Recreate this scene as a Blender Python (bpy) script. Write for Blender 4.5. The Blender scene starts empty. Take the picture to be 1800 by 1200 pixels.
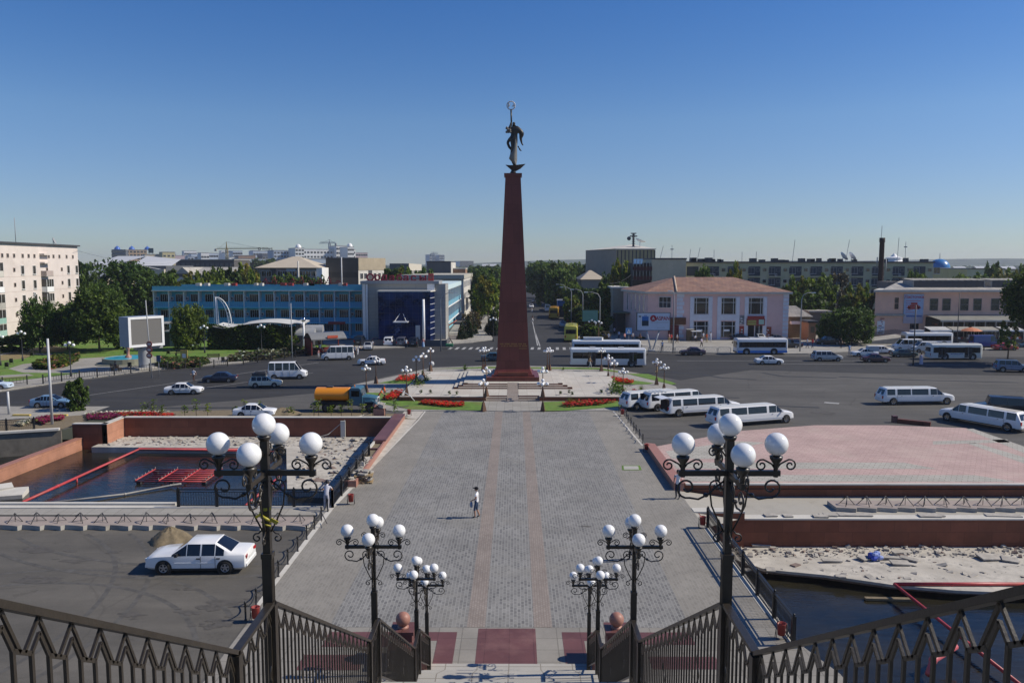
import bpy, bmesh, math, random
from math import sin, cos, tan, atan, atan2, pi, radians as R, sqrt, hypot
from mathutils import Vector, Matrix, Euler
from mathutils.geometry import tessellate_polygon

random.seed(7)
SC = bpy.context.scene
COL = SC.collection

# ------------------------------------------------------------------ camera
F = 1400.0; PITCH = R(5.5); YAW = R(0.2); CAMP = Vector((0.2, 0.0, 14.0))
cam = bpy.data.cameras.new('camera'); cam.lens = 28.0; cam.sensor_width = 36.0
cam.clip_start = 0.1; cam.clip_end = 12000
camo = bpy.data.objects.new('camera', cam); COL.objects.link(camo)
camo.location = CAMP; camo.rotation_euler = (R(90) - PITCH, 0, YAW)
SC.camera = camo

# ------------------------------------------------------------------ sky, sun, exposure
SUN_EL = R(40); SUN_DIR = Vector((cos(SUN_EL) * cos(R(3)), cos(SUN_EL) * sin(R(3)), sin(SUN_EL)))   # towards the sun
w = bpy.data.worlds.new('World'); SC.world = w; w.use_nodes = True
nt = w.node_tree; nt.nodes.clear()
sky = nt.nodes.new('ShaderNodeTexSky'); sky.sky_type = 'NISHITA'; sky.sun_disc = False
sky.sun_elevation = SUN_EL; sky.sun_rotation = R(87); sky.altitude = 500
sky.air_density = 1.0; sky.dust_density = 0.3; sky.ozone_density = 3.0
bg = nt.nodes.new('ShaderNodeBackground'); bg.inputs[1].default_value = 0.09
ow = nt.nodes.new('ShaderNodeOutputWorld')
hs = nt.nodes.new('ShaderNodeHueSaturation'); hs.inputs['Saturation'].default_value = 1.32; hs.inputs['Hue'].default_value = .512
gt = nt.nodes.new('ShaderNodeTexCoord'); gs = nt.nodes.new('ShaderNodeSeparateXYZ'); nt.links.new(gt.outputs['Generated'], gs.inputs[0])
gr = nt.nodes.new('ShaderNodeValToRGB'); nt.links.new(gs.outputs[2], gr.inputs[0])     # dusty lower air: paler, bluer horizon
gr.color_ramp.elements[0].position = 0.0; gr.color_ramp.elements[0].color = (.70, .76, .98, 1); gr.color_ramp.elements[1].position = .30; gr.color_ramp.elements[1].color = (1.0, 1.06, 1.09, 1)
for q_, c_ in ((.05, (.72, .76, .93, 1)), (.17, (1.17, 1.08, 1.03, 1))): gr.color_ramp.elements.new(q_).color = c_
gm = nt.nodes.new('ShaderNodeMix'); gm.data_type = 'RGBA'; gm.blend_type = 'MULTIPLY'; gm.inputs[0].default_value = 1.0
nt.links.new(sky.outputs[0], hs.inputs['Color']); nt.links.new(hs.outputs[0], gm.inputs[6]); nt.links.new(gr.outputs[0], gm.inputs[7]); nt.links.new(gm.outputs[2], bg.inputs[0]); nt.links.new(bg.outputs[0], ow.inputs[0])
sl = bpy.data.lights.new('sun', 'SUN'); sl.energy = 4.6; sl.angle = R(0.5); sl.color = (1.0, 0.915, 0.78)
so = bpy.data.objects.new('sun', sl); COL.objects.link(so)
so.rotation_euler = SUN_DIR.to_track_quat('Z', 'Y').to_euler()
SC.view_settings.view_transform = 'Standard'; SC.view_settings.look = 'None'
SC.view_settings.exposure = 0.12; SC.view_settings.gamma = 1.0
SC.cycles.max_bounces = 6; SC.cycles.diffuse_bounces = 3; SC.cycles.glossy_bounces = 3
SC.cycles.transparent_max_bounces = 8; SC.cycles.volume_bounces = 0

# ------------------------------------------------------------------ pixel helpers (photo coordinates 1800 x 1200)
ROT = Euler((R(90) - PITCH, 0, YAW)).to_matrix()
def ray(px, py): return ROT @ Vector(((px - 900) / F, -(py - 600) / F, -1.0))
def G(px, py, z=0.0):                       # point of the level z seen at the pixel
    d = ray(px, py); t = (z - CAMP.z) / d.z
    p = CAMP + d * t; return (p.x, p.y, z)
def PY(px, py, Y):                          # point of the frontal plane y=Y seen at the pixel -> (x, z)
    d = ray(px, py); t = (Y - CAMP.y) / d.y
    p = CAMP + d * t; return (p.x, p.z)
def GX(px, py, z=0.0): g = G(px, py, z); return (g[0], g[1])

# ------------------------------------------------------------------ mesh builder
class MB:
    def __init__(s): s.v = []; s.f = []; s.m = []; s.s = []
    def add(s, vs, fs, m=0, sm=False):
        o = len(s.v); s.v.extend(tuple(v) for v in vs)
        for f in fs: s.f.append([i + o for i in f]); s.m.append(m); s.s.append(sm)
        return s
    def box(s, x0, y0, z0, x1, y1, z1, m=0):
        return s.add([(x0,y0,z0),(x1,y0,z0),(x1,y1,z0),(x0,y1,z0),(x0,y0,z1),(x1,y0,z1),(x1,y1,z1),(x0,y1,z1)],
              [(0,3,2,1),(4,5,6,7),(0,1,5,4),(1,2,6,5),(2,3,7,6),(3,0,4,7)], m)
    def cbox(s, c, sz, m=0, rz=0.0, rx=0.0, ry=0.0):
        M_ = Matrix.Translation(c) @ Euler((rx, ry, rz)).to_matrix().to_4x4()
        a, b, d = sz[0]/2, sz[1]/2, sz[2]/2
        vs = [M_ @ Vector(p) for p in [(-a,-b,-d),(a,-b,-d),(a,b,-d),(-a,b,-d),(-a,-b,d),(a,-b,d),(a,b,d),(-a,b,d)]]
        return s.add(vs, [(0,3,2,1),(4,5,6,7),(0,1,5,4),(1,2,6,5),(2,3,7,6),(3,0,4,7)], m)
    def quad(s, a, b, c, d, m=0): return s.add([a,b,c,d], [(0,1,2,3)], m)
    def poly(s, pts, z, m=0):
        pts = [(p[0], p[1]) for p in pts]
        ar = sum(pts[i][0]*pts[(i+1)%len(pts)][1]-pts[(i+1)%len(pts)][0]*pts[i][1] for i in range(len(pts)))
        if ar < 0: pts = pts[::-1]
        vs = [(p[0], p[1], z) for p in pts]
        tris = tessellate_polygon([[Vector(v) for v in vs]])
        fs = []
        for t in tris:
            a, b, c = [vs[i] for i in t]
            cr = (b[0]-a[0])*(c[1]-a[1]) - (b[1]-a[1])*(c[0]-a[0])
            fs.append(t if cr > 0 else (t[0], t[2], t[1]))
        return s.add(vs, fs, m)
    def prism(s, pts, z0, z1, m=0, ms=None, bottom=False):
        pts = [(p[0], p[1]) for p in pts]
        ar = sum(pts[i][0]*pts[(i+1)%len(pts)][1]-pts[(i+1)%len(pts)][0]*pts[i][1] for i in range(len(pts)))
        if ar < 0: pts = pts[::-1]
        s.poly(pts, z1, m)
        n = len(pts); vs = [(p[0],p[1],z0) for p in pts] + [(p[0],p[1],z1) for p in pts]
        s.add(vs, [(i, (i+1)%n, (i+1)%n+n, i+n) for i in range(n)], m if ms is None else ms)
        if bottom: s.add([(p[0],p[1],z0) for p in pts], [tuple(range(n))[::-1]], m)
        return s
    def tube(s, pts, r, n=6, m=0, sm=True, cap=True):
        pts = [Vector(p) for p in pts]; k = len(pts)
        rs = r if isinstance(r, (list, tuple)) else [r]*k
        o = []; up = None
        for i in range(k):
            t = (pts[min(i+1,k-1)] - pts[max(i-1,0)])
            if t.length < 1e-9: t = Vector((0,0,1))
            t.normalize()
            if up is None:
                up = Vector((0,0,1)) if abs(t.z) < .9 else Vector((1,0,0))
            a = t.cross(up)
            if a.length < 1e-6: a = t.cross(Vector((0.3,1,0.2)))
            a.normalize(); b = a.cross(t).normalized(); up = b
            for j in range(n):
                an = 2*pi*j/n + pi/n
                o.append(pts[i] + a*(rs[i]*cos(an)) + b*(rs[i]*sin(an)))
        fs = []
        for i in range(k-1):
            for j in range(n):
                j2 = (j+1) % n
                fs.append((i*n+j, (i+1)*n+j, (i+1)*n+j2, i*n+j2))
        if cap: fs.append(tuple(range(n))); fs.append(tuple(range((k-1)*n, k*n))[::-1])
        return s.add(o, fs, m, sm and n > 4)
    def lathe(s, c, prof, n=12, m=0, sm=True, ax='z'):
        o = []
        for r, z in prof:
            for j in range(n):
                an = 2*pi*j/n
                p = (r*cos(an), r*sin(an), z)
                if ax == 'y': p = (p[0], p[2], p[1])
                if ax == 'x': p = (p[2], p[0], p[1])
                o.append((c[0]+p[0], c[1]+p[1], c[2]+p[2]))
        k = len(prof); fs = []
        for i in range(k-1):
            for j in range(n):
                j2 = (j+1) % n; q = (i*n+j, i*n+j2, (i+1)*n+j2, (i+1)*n+j)
                fs.append(q if ax != 'y' else q[::-1])
        return s.add(o, fs, m, sm)
    def disc(s, c, r, n=16, m=0, ax='z', flip=False):
        vs = []
        for j in range(n):
            a = 2*pi*j/n; p = (r*cos(a), r*sin(a), 0)
            if ax == 'y': p = (p[0], 0, p[1])
            if ax == 'x': p = (0, p[0], p[1])
            vs.append((c[0]+p[0], c[1]+p[1], c[2]+p[2]))
        f = tuple(range(n)); return s.add(vs, [f[::-1] if flip else f], m)
    def sph(s, c, r, nu=14, nv=9, m=0, sc=(1,1,1), sm=True):
        prof = [(max(1e-4, r*sin(pi*i/nv)), -r*cos(pi*i/nv)) for i in range(nv+1)]
        o = len(s.v); s.lathe((0,0,0), prof, nu, m, sm)
        for i in range(o, len(s.v)):
            v = s.v[i]; s.v[i] = (c[0]+v[0]*sc[0], c[1]+v[1]*sc[1], c[2]+v[2]*sc[2])
        return s
    def wall(s, a, b, z0, z1, t, m=0):        # wall between two xy points, t thick (centred)
        d = Vector((b[0]-a[0], b[1]-a[1])); L = d.length; rz = atan2(d.y, d.x)
        return s.cbox(((a[0]+b[0])/2, (a[1]+b[1])/2, (z0+z1)/2), (L, t, z1-z0), m, rz)
    def mesh(s, name, mats):
        me = bpy.data.meshes.new(name); me.from_pydata(s.v, [], s.f)
        if not isinstance(mats, (list, tuple)): mats = [mats]
        for m in mats: me.materials.append(m)
        if s.f:
            me.polygons.foreach_set('material_index', s.m)
            me.polygons.foreach_set('use_smooth', s.s)
        me.update(); return me
    def build(s, name, mats, parent=None, loc=(0,0,0), rz=0.0):
        return link(name, s.mesh(name, mats), parent, loc, rz)

def link(name, data, parent=None, loc=(0,0,0), rz=0.0, scale=None):
    o = bpy.data.objects.new(name, data); COL.objects.link(o)
    o.location = loc; o.rotation_euler = (0, 0, rz)
    if scale is not None: o.scale = scale
    if parent is not None: o.parent = parent
    return o
def tag(o, label=None, cat=None, group=None, kind=None):
    if label: o['label'] = label
    if cat: o['category'] = cat
    if group: o['group'] = group
    if kind: o['kind'] = kind
    return o
def thing(name, label, cat, loc=(0,0,0), rz=0.0, group=None, scale=None):
    return tag(link(name, None, None, loc, rz, scale), label, cat, group)
def struct(name, mb, mat, loc=(0,0,0)): return tag(mb.build(name, mat, None, loc), kind='structure')
def stuff(name, mb, mat, label, cat): return tag(mb.build(name, mat), label, cat, kind='stuff')
KIDS = {}
def dup(root, loc, rz=0.0, label=None, group=None, scale=None):
    r = root.copy(); COL.objects.link(r); r.location = loc; r.rotation_euler = (0, 0, rz)
    if label: r['label'] = label
    if group: r['group'] = group
    if scale is not None: r.scale = scale
    def rec(a, b):
        for ch in list(a.children):
            c = ch.copy(); COL.objects.link(c); c.parent = b; rec(ch, c)
    rec(root, r); return r
ORD = ['first','second','third','fourth','fifth','sixth','seventh','eighth','ninth','tenth','eleventh','twelfth','thirteenth','fourteenth','fifteenth','sixteenth','seventeenth','eighteenth','nineteenth','twentieth','twenty-first','twenty-second','twenty-third','twenty-fourth']

# ------------------------------------------------------------------ materials
def nm(name):
    m = bpy.data.materials.new(name); m.use_nodes = True
    n = m.node_tree.nodes; b = n['Principled BSDF']; return m, n, m.node_tree.links, b
def rgb(c): return (c[0], c[1], c[2], 1.0)
def mulc(c, k): return (min(1, c[0]*k), min(1, c[1]*k), min(1, c[2]*k), 1.0)
def ramp(n, l, src, stops):
    r = n.new('ShaderNodeValToRGB'); l.new(src, r.inputs[0]); e = r.color_ramp.elements
    e[0].position, e[0].color = stops[0]; e[1].position, e[1].color = stops[-1]
    for p, c in stops[1:-1]:
        x = e.new(p); x.color = c
    return r
def noise(n, l, vec, scale, detail=4, rough=.6):
    t = n.new('ShaderNodeTexNoise'); t.inputs['Scale'].default_value = scale
    t.inputs['Detail'].default_value = detail; t.inputs['Roughness'].default_value = rough
    if vec is not None: l.new(vec, t.inputs['Vector'])
    return t
def mixc(n, l, fac, a, b, mode='MIX'):
    x = n.new('ShaderNodeMix'); x.data_type = 'RGBA'; x.blend_type = mode
    if isinstance(fac, float): x.inputs[0].default_value = fac
    else: l.new(fac, x.inputs[0])
    for s_, i in ((a, 6), (b, 7)):
        if isinstance(s_, (tuple, list)): x.inputs[i].default_value = rgb(s_)
        else: l.new(s_, x.inputs[i])
    return x.outputs[2]
def bump(n, l, b, h, strength, dist=0.02):
    x = n.new('ShaderNodeBump'); x.inputs['Strength'].default_value = strength; x.inputs['Distance'].default_value = dist
    l.new(h, x.inputs['Height']); l.new(x.outputs[0], b.inputs['Normal'])
def M(name, c, rough=.75, var=.12, sc=2.0, bp=0.0, bs=25.0, metal=0.0, coat=0.0, spec=0.4, stain=None, ss=.5):
    m, n, l, b = nm(name)
    tc = n.new('ShaderNodeTexCoord'); v = tc.outputs['Object']
    t = noise(n, l, v, sc, 6, .65)
    r = ramp(n, l, t.outputs[0], [(.25, mulc(c, 1-var)), (.75, mulc(c, 1+var))])
    out = r.outputs[0]
    if stain:
        t2 = noise(n, l, v, ss, 5, .7); r2 = ramp(n, l, t2.outputs[0], [(.5, (0,0,0,1)), (.68, (.8,.8,.8,1))])
        out = mixc(n, l, r2.outputs[0], out, stain)
    l.new(out, b.inputs['Base Color'])
    b.inputs['Roughness'].default_value = rough; b.inputs['Metallic'].default_value = metal
    b.inputs['Coat Weight'].default_value = coat; b.inputs['Coat Roughness'].default_value = .05
    b.inputs['Specular IOR Level'].default_value = spec
    if bp: bump(n, l, b, noise(n, l, v, bs, 3).outputs[0], bp)
    return m
def brick(name, c1, c2, mortar, bw, bh, axis='xy', msize=.02, rough=.8, var=.25, sc=.35, off=.5, rot=0.0, bp=.3, stain=None, spec=.35):
    m, n, l, b = nm(name)
    tc = n.new('ShaderNodeTexCoord'); v = tc.outputs['Object']
    if axis == 'xy':
        mp = n.new('ShaderNodeMapping'); mp.inputs['Rotation'].default_value = (0, 0, rot); l.new(v, mp.inputs[0]); vv = mp.outputs[0]
    else:
        sp = n.new('ShaderNodeSeparateXYZ'); l.new(v, sp.inputs[0])
        ad = n.new('ShaderNodeMath'); l.new(sp.outputs[0], ad.inputs[0]); l.new(sp.outputs[1], ad.inputs[1])
        cb = n.new('ShaderNodeCombineXYZ'); l.new(ad.outputs[0], cb.inputs[0]); l.new(sp.outputs[2], cb.inputs[1]); vv = cb.outputs[0]
    t = n.new('ShaderNodeTexBrick'); l.new(vv, t.inputs['Vector'])
    t.inputs['Scale'].default_value = 1.0; t.inputs['Brick Width'].default_value = bw; t.inputs['Row Height'].default_value = bh
    t.inputs['Mortar Size'].default_value = msize; t.inputs['Mortar Smooth'].default_value = .2; t.offset = off
    t.inputs['Color1'].default_value = rgb(c1); t.inputs['Color2'].default_value = rgb(c2); t.inputs['Mortar'].default_value = rgb(mortar)
    t2 = noise(n, l, v, sc, 6, .7); r = ramp(n, l, t2.outputs[0], [(.25, (1-var,)*3+(1,)), (.75, (1+var,)*3+(1,))])
    out = mixc(n, l, 1.0, t.outputs[0], r.outputs[0], 'MULTIPLY')
    t3 = noise(n, l, v, 60, 2, .5); r3 = ramp(n, l, t3.outputs[0], [(.3, (.85,.85,.85,1)), (.7, (1.12,1.12,1.12,1))])
    out = mixc(n, l, 1.0, out, r3.outputs[0], 'MULTIPLY')
    if stain:
        t4 = noise(n, l, v, .22, 6, .72); r4 = ramp(n, l, t4.outputs[0], [(.52, (0,0,0,1)), (.7, (.7,.7,.7,1))])
        out = mixc(n, l, r4.outputs[0], out, stain)
    l.new(out, b.inputs['Base Color']); b.inputs['Roughness'].default_value = rough; b.inputs['Specular IOR Level'].default_value = spec
    if bp: bump(n, l, b, t.outputs['Fac'], -bp, .01)
    return m
def asphalt(name, c, patch, sc=.08, crack=.5):
    m, n, l, b = nm(name)
    tc = n.new('ShaderNodeTexCoord'); v = tc.outputs['Object']
    t = noise(n, l, v, sc, 8, .68); r = ramp(n, l, t.outputs[0], [(.3, rgb(c)), (.7, rgb(patch))])
    mp = n.new('ShaderNodeMapping'); mp.inputs['Scale'].default_value = (.05, .5, 1); l.new(v, mp.inputs[0])
    t2 = noise(n, l, mp.outputs[0], 1.0, 6, .7); r2 = ramp(n, l, t2.outputs[0], [(.3, (.78,.78,.78,1)), (.7, (1.15,1.15,1.15,1))])
    out = mixc(n, l, 1.0, r.outputs[0], r2.outputs[0], 'MULTIPLY')
    vo = n.new('ShaderNodeTexVoronoi'); vo.feature = 'DISTANCE_TO_EDGE'; vo.inputs['Scale'].default_value = .16
    nz = noise(n, l, v, .5, 5, .7); ds = mixc(n, l, .35, v, nz.outputs['Color']); l.new(ds, vo.inputs['Vector'])
    r3 = ramp(n, l, vo.outputs['Distance'], [(.002, (1-crack,)*3+(1,)), (.007, (1,1,1,1))])
    out = mixc(n, l, 1.0, out, r3.outputs[0], 'MULTIPLY')
    t4 = noise(n, l, v, .6, 5, .75); r4 = ramp(n, l, t4.outputs[0], [(.62, (1,1,1,1)), (.74, (.62,.62,.62,1))])
    out = mixc(n, l, 1.0, out, r4.outputs[0], 'MULTIPLY')
    t5 = noise(n, l, v, 45, 2, .5); r5 = ramp(n, l, t5.outputs[0], [(.3, (.8,.8,.8,1)), (.7, (1.18,1.18,1.18,1))])
    out = mixc(n, l, 1.0, out, r5.outputs[0], 'MULTIPLY')
    l.new(out, b.inputs['Base Color']); b.inputs['Roughness'].default_value = .85; b.inputs['Specular IOR Level'].default_value = .25
    bump(n, l, b, t5.outputs[0], .25, .01)
    return m
def leafmat(name, dark, light, trans=.42, yellow=None):
    m, n, l, b = nm(name)
    g = n.new('ShaderNodeNewGeometry'); oi = n.new('ShaderNodeObjectInfo'); tc = n.new('ShaderNodeTexCoord')
    r = ramp(n, l, g.outputs['Random Per Island'], [(.0, rgb(dark)), (1.0, rgb(light))])
    t = noise(n, l, tc.outputs['Object'], .55, 3, .6); r2 = ramp(n, l, t.outputs[0], [(.3, (.62,.66,.6,1)), (.72, (1.35,1.3,1.15,1))])
    out = mixc(n, l, 1.0, r.outputs[0], r2.outputs[0], 'MULTIPLY')
    r3 = ramp(n, l, oi.outputs['Random'], [(0, (.72,.82,.75,1)), (.5, (1,1,1,1)), (1, (1.3,1.12,.85,1))])
    out = mixc(n, l, 1.0, out, r3.outputs[0], 'MULTIPLY')
    l.new(out, b.inputs['Base Color']); b.inputs['Roughness'].default_value = .6; b.inputs['Specular IOR Level'].default_value = .25
    tr = n.new('ShaderNodeBsdfTranslucent'); l.new(out, tr.inputs[0])
    mx = n.new('ShaderNodeMixShader'); mx.inputs[0].default_value = trans
    l.new(b.outputs[0], mx.inputs[1]); l.new(tr.outputs[0], mx.inputs[2]); l.new(mx.outputs[0], n['Material Output'].inputs[0])
    return m
def glassmat(name, c, rough=.06, spec=.9, var=.5, sc=.6):
    m = M(name, c, rough, var, sc, spec=spec); return m
def watermat(name, deep, shallow):
    m, n, l, b = nm(name)
    tc = n.new('ShaderNodeTexCoord'); v = tc.outputs['Object']
    mp = n.new('ShaderNodeMapping'); mp.inputs['Scale'].default_value = (.5, 1.6, 1); l.new(v, mp.inputs[0])
    t = noise(n, l, v, .16, 6, .65); r = ramp(n, l, t.outputs[0], [(.35, rgb(deep)), (.7, rgb(shallow))])
    l.new(r.outputs[0], b.inputs['Base Color']); b.inputs['Roughness'].default_value = .05; b.inputs['IOR'].default_value = 1.33
    b.inputs['Specular IOR Level'].default_value = .5
    t2 = noise(n, l, mp.outputs[0], 2.2, 4, .6); bump(n, l, b, t2.outputs[0], .2, .12)
    return m
def roofmat(name, a, b_, c, pitch=.35, streak=True):
    m, n, l, b = nm(name)
    tc = n.new('ShaderNodeTexCoord'); v = tc.outputs['Object']
    t = noise(n, l, v, .5, 7, .75); r = ramp(n, l, t.outputs[0], [(.28, rgb(a)), (.52, rgb(b_)), (.75, rgb(c))])
    br = n.new('ShaderNodeTexBrick'); l.new(v, br.inputs['Vector']); br.inputs['Scale'].default_value = 1; br.inputs['Brick Width'].default_value = pitch*2; br.inputs['Row Height'].default_value = 1.6
    br.inputs['Color1'].default_value = (1,1,1,1); br.inputs['Color2'].default_value = (.72,.72,.75,1); br.inputs['Mortar'].default_value = (.5,.5,.5,1); br.inputs['Mortar Size'].default_value = .03
    out = mixc(n, l, 1.0, r.outputs[0], br.outputs[0], 'MULTIPLY')
    l.new(out, b.inputs['Base Color']); b.inputs['Roughness'].default_value = .75
    return m

m_asph = asphalt('asphalt_square', (.074,.071,.066), (.114,.109,.100), .08, .2)
m_road = asphalt('asphalt_road', (.030,.030,.031), (.050,.0495,.0495), .05, .2)
m_lot = asphalt('asphalt_lot', (.072,.069,.063), (.14,.129,.111), .10, .14)
m_earth = M('earth', (.16,.13,.085), .95, .35, .25, .3, 6)
m_citygr = M('city_ground', (.10,.105,.07), .95, .4, .03)
m_paver = brick('grey_pavers', (.128,.126,.122), (.225,.220,.206), (.255,.25,.235), .30, .15, msize=.022, var=.24, sc=.3, stain=(.22,.21,.185), rot=pi/2, bp=.4)
m_paverw = brick('warm_pavers', (.200,.186,.160), (.248,.231,.200), (.25,.238,.212), .30, .15, msize=.02, var=.2, sc=.3, rot=pi/2)
m_pstripe = brick('pink_pavers', (.225,.192,.168), (.268,.233,.205), (.19,.155,.13), .21, .105, msize=.012, var=.18, sc=.5, rot=pi/2)
m_slab = brick('stone_slabs', (.36,.345,.31), (.40,.385,.35), (.22,.20,.17), 1.1, 1.1, msize=.02, var=.14, sc=.4, off=0, bp=.1)
m_mono = brick('light_granite_slabs', (.44,.415,.365), (.50,.475,.42), (.33,.30,.26), 1.5, 1.5, msize=.02, var=.14, sc=.25, off=0, bp=.1, stain=(.45,.37,.31))
m_redslab = brick('red_granite_slabs', (.125,.054,.049), (.15,.066,.06), (.09,.04,.035), .9, .9, msize=.015, var=.2, sc=.6, off=0, rough=.45, bp=.05, stain=(.26,.14,.12))
m_tpink = brick('terrace_pink_pavers', (.41,.29,.262), (.465,.335,.302), (.33,.23,.205), .62, .30, msize=.022, var=.2, sc=.25, rot=.55, stain=(.46,.36,.31))
m_tgrey = brick('terrace_grey_pavers', (.36,.345,.30), (.42,.40,.35), (.22,.20,.17), .62, .30, msize=.022, var=.18, sc=.3, rot=.55)
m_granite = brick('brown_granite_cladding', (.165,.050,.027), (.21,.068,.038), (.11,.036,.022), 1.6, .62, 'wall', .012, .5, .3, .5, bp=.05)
m_obelisk = brick('dark_red_granite', (.135,.032,.022), (.165,.042,.030), (.085,.022,.016), 1.1, 2.2, 'wall', .016, .38, .18, .35, bp=.05)
m_plinth = M('plinth_stone', (.315,.265,.235), .9, .16, 1.2, .2, 20, stain=(.26,.225,.20))
m_pinkgran = M('pink_granite', (.33,.16,.12), .5, .2, 6, .1, 40)
m_sidewalk = brick('sidewalk_slabs', (.29,.275,.245), (.33,.315,.28), (.2,.19,.165), .8, .8, msize=.02, var=.2, sc=.15, off=0, bp=.1, stain=(.24,.22,.185))
m_apron = brick('apron_slabs', (.225,.21,.185), (.265,.25,.22), (.16,.15,.13), .9, .9, msize=.02, var=.2, sc=.5, off=0, bp=.1, stain=(.30,.275,.24))
m_ledge = M('ledge_screed', (.36,.34,.295), .9, .2, .5, .3, 14, stain=(.27,.25,.21))
m_conc = M('concrete', (.36,.345,.31), .9, .2, 1.2, .3, 20, stain=(.25,.23,.2))
m_concw = M('pale_concrete', (.52,.50,.45), .9, .15, 1.0, .2, 20, stain=(.38,.355,.31))
m_rubble = M('rubble_bed', (.44,.41,.355), .95, .35, 1.6, .6, 8, stain=(.34,.31,.26), ss=.4)
m_stone = M('broken_stone', (.36,.335,.295), .9, .35, 3, .3, 12)
m_stoned = M('dark_broken_stone', (.20,.15,.13), .9, .4, 3, .3, 12)
m_sand = M('sand', (.17,.135,.085), .95, .3, 4, .8, 14)
m_grass = M('lawn', (.10,.185,.025), .95, .4, 1.2, .6, 40, stain=(.17,.17,.05), ss=.2)
m_drygrass = M('dry_grass', (.22,.17,.085), .95, .35, .5, .5, 20, stain=(.09,.115,.03))
m_water = watermat('pool_water', (.003,.006,.009), (.034,.028,.014))
m_fount = M('fountain_blue', (.06,.42,.58), .2, .1, 2)
m_white = M('white_paint', (.78,.78,.77), .45, .05, 2)
m_worn = M('worn_road_paint', (.33,.33,.32), .8, .3, 3)
m_yell = M('yellow_paint', (.55,.40,.10), .7, .2, 3)
m_black = M('black_iron', (.012,.012,.013), .45, .3, 8, spec=.5)
m_bronze = M('dark_brown_iron', (.027,.022,.016), .38, .3, 9, .1, 40, spec=.6)
m_lampbrown = M('brown_lamp_iron', (.12,.06,.032), .5, .2, 5)
m_globe = M('opal_globe', (.80,.80,.79), .14, .05, 5, spec=.5, coat=.3)
m_canal = M('canal_stone', (.17,.15,.12), .9, .35, 1.2, .4, 10)
m_grey = M('grey_metal', (.30,.31,.32), .5, .12, 2)
m_lgrey = M('light_grey_metal', (.48,.49,.50), .5, .1, 2)
m_dkgrey = M('dark_grey', (.06,.06,.065), .6, .2, 2)
m_redp = M('red_paint', (.25,.035,.03), .5, .2, 3)
m_redpipe = M('red_pipe_paint', (.42,.05,.055), .45, .25, 3, stain=(.25,.07,.05))
m_bark = M('bark', (.085,.062,.045), .95, .35, 5, .6, 18)
m_leaf = leafmat('leaves', (.033,.070,.013), (.145,.22,.038))
m_leaf2 = leafmat('leaves_bright', (.05,.10,.013), (.205,.28,.04))
m_leaf3 = leafmat('leaves_dark', (.022,.054,.012), (.10,.16,.032))
m_leafy = leafmat('leaves_yellowing', (.08,.085,.012), (.22,.21,.035))
m_twig = leafmat('dry_twigs', (.05,.04,.022), (.13,.105,.06), .1)
m_needle = leafmat('dark_needles', (.008,.020,.007), (.030,.050,.018), .1)
m_flred = leafmat('red_flowers', (.30,.012,.008), (.62,.035,.015), .2)
m_flpur = leafmat('purple_flowers', (.13,.008,.045), (.30,.03,.12), .2)
m_flwhite = leafmat('white_flowers', (.45,.45,.40), (.8,.8,.76), .2)
m_glass = glassmat('dark_glass', (.012,.014,.017))
m_glassc = glassmat('curtained_glass', (.045,.042,.038), .15, .6, .7, .9)
m_frame = M('white_frame', (.62,.62,.60), .5, .08, 2)
m_carg = glassmat('car_glass', (.008,.009,.011), .03, .8, .2)
m_tyre = M('rubber', (.012,.012,.012), .85, .2, 5)
m_rim = M('alloy', (.45,.45,.46), .3, .1, 5, metal=.7)
m_trim = M('black_plastic', (.02,.02,.021), .6, .2, 5)
m_head = M('headlight_glass', (.6,.62,.65), .1, .1, 5, spec=.9)
m_tail = M('tail_light', (.35,.01,.012), .15, .1, 5, spec=.8)
m_plate = M('number_plate', (.6,.6,.58), .5, .1, 30)
m_chrome = M('chrome', (.6,.6,.6), .15, .1, 5, metal=1.0)
m_skin = M('skin', (.36,.20,.13), .6, .08, 8)
m_hair = M('black_hair', (.012,.010,.009), .6, .2, 20)
PAINT = {}
def paint(name, c, coat=.6, rough=.35):
    if name not in PAINT: PAINT[name] = M('paint_' + name, c, rough, .04, 1.5, coat=coat, spec=.5)
    return PAINT[name]
CLOTH = {}
def cloth(name, c):
    if name not in CLOTH: CLOTH[name] = M('cloth_' + name, c, .9, .18, 7, .3, 30, spec=.15)
    return CLOTH[name]

def textmesh(s, size, mat, parent, name, loc, rx=pi/2, rz=0.0, ext=.01, align='LEFT', squash=1.0, bold=0.0):
    cu = bpy.data.curves.new(name, 'FONT'); cu.body = s; cu.size = size; cu.extrude = ext; cu.align_x = align
    cu.resolution_u = 3; cu.offset = bold
    t = bpy.data.objects.new(name, cu); COL.objects.link(t)
    dg = bpy.context.evaluated_depsgraph_get(); me = bpy.data.meshes.new_from_object(t.evaluated_get(dg))
    bpy.data.objects.remove(t); bpy.data.curves.remove(cu)
    me.materials.clear(); me.materials.append(mat)
    o = bpy.data.objects.new(name, me); COL.objects.link(o); o.parent = parent
    o.location = loc; o.rotation_euler = (rx, 0, rz); o.scale = (squash, 1, 1); return o
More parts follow.
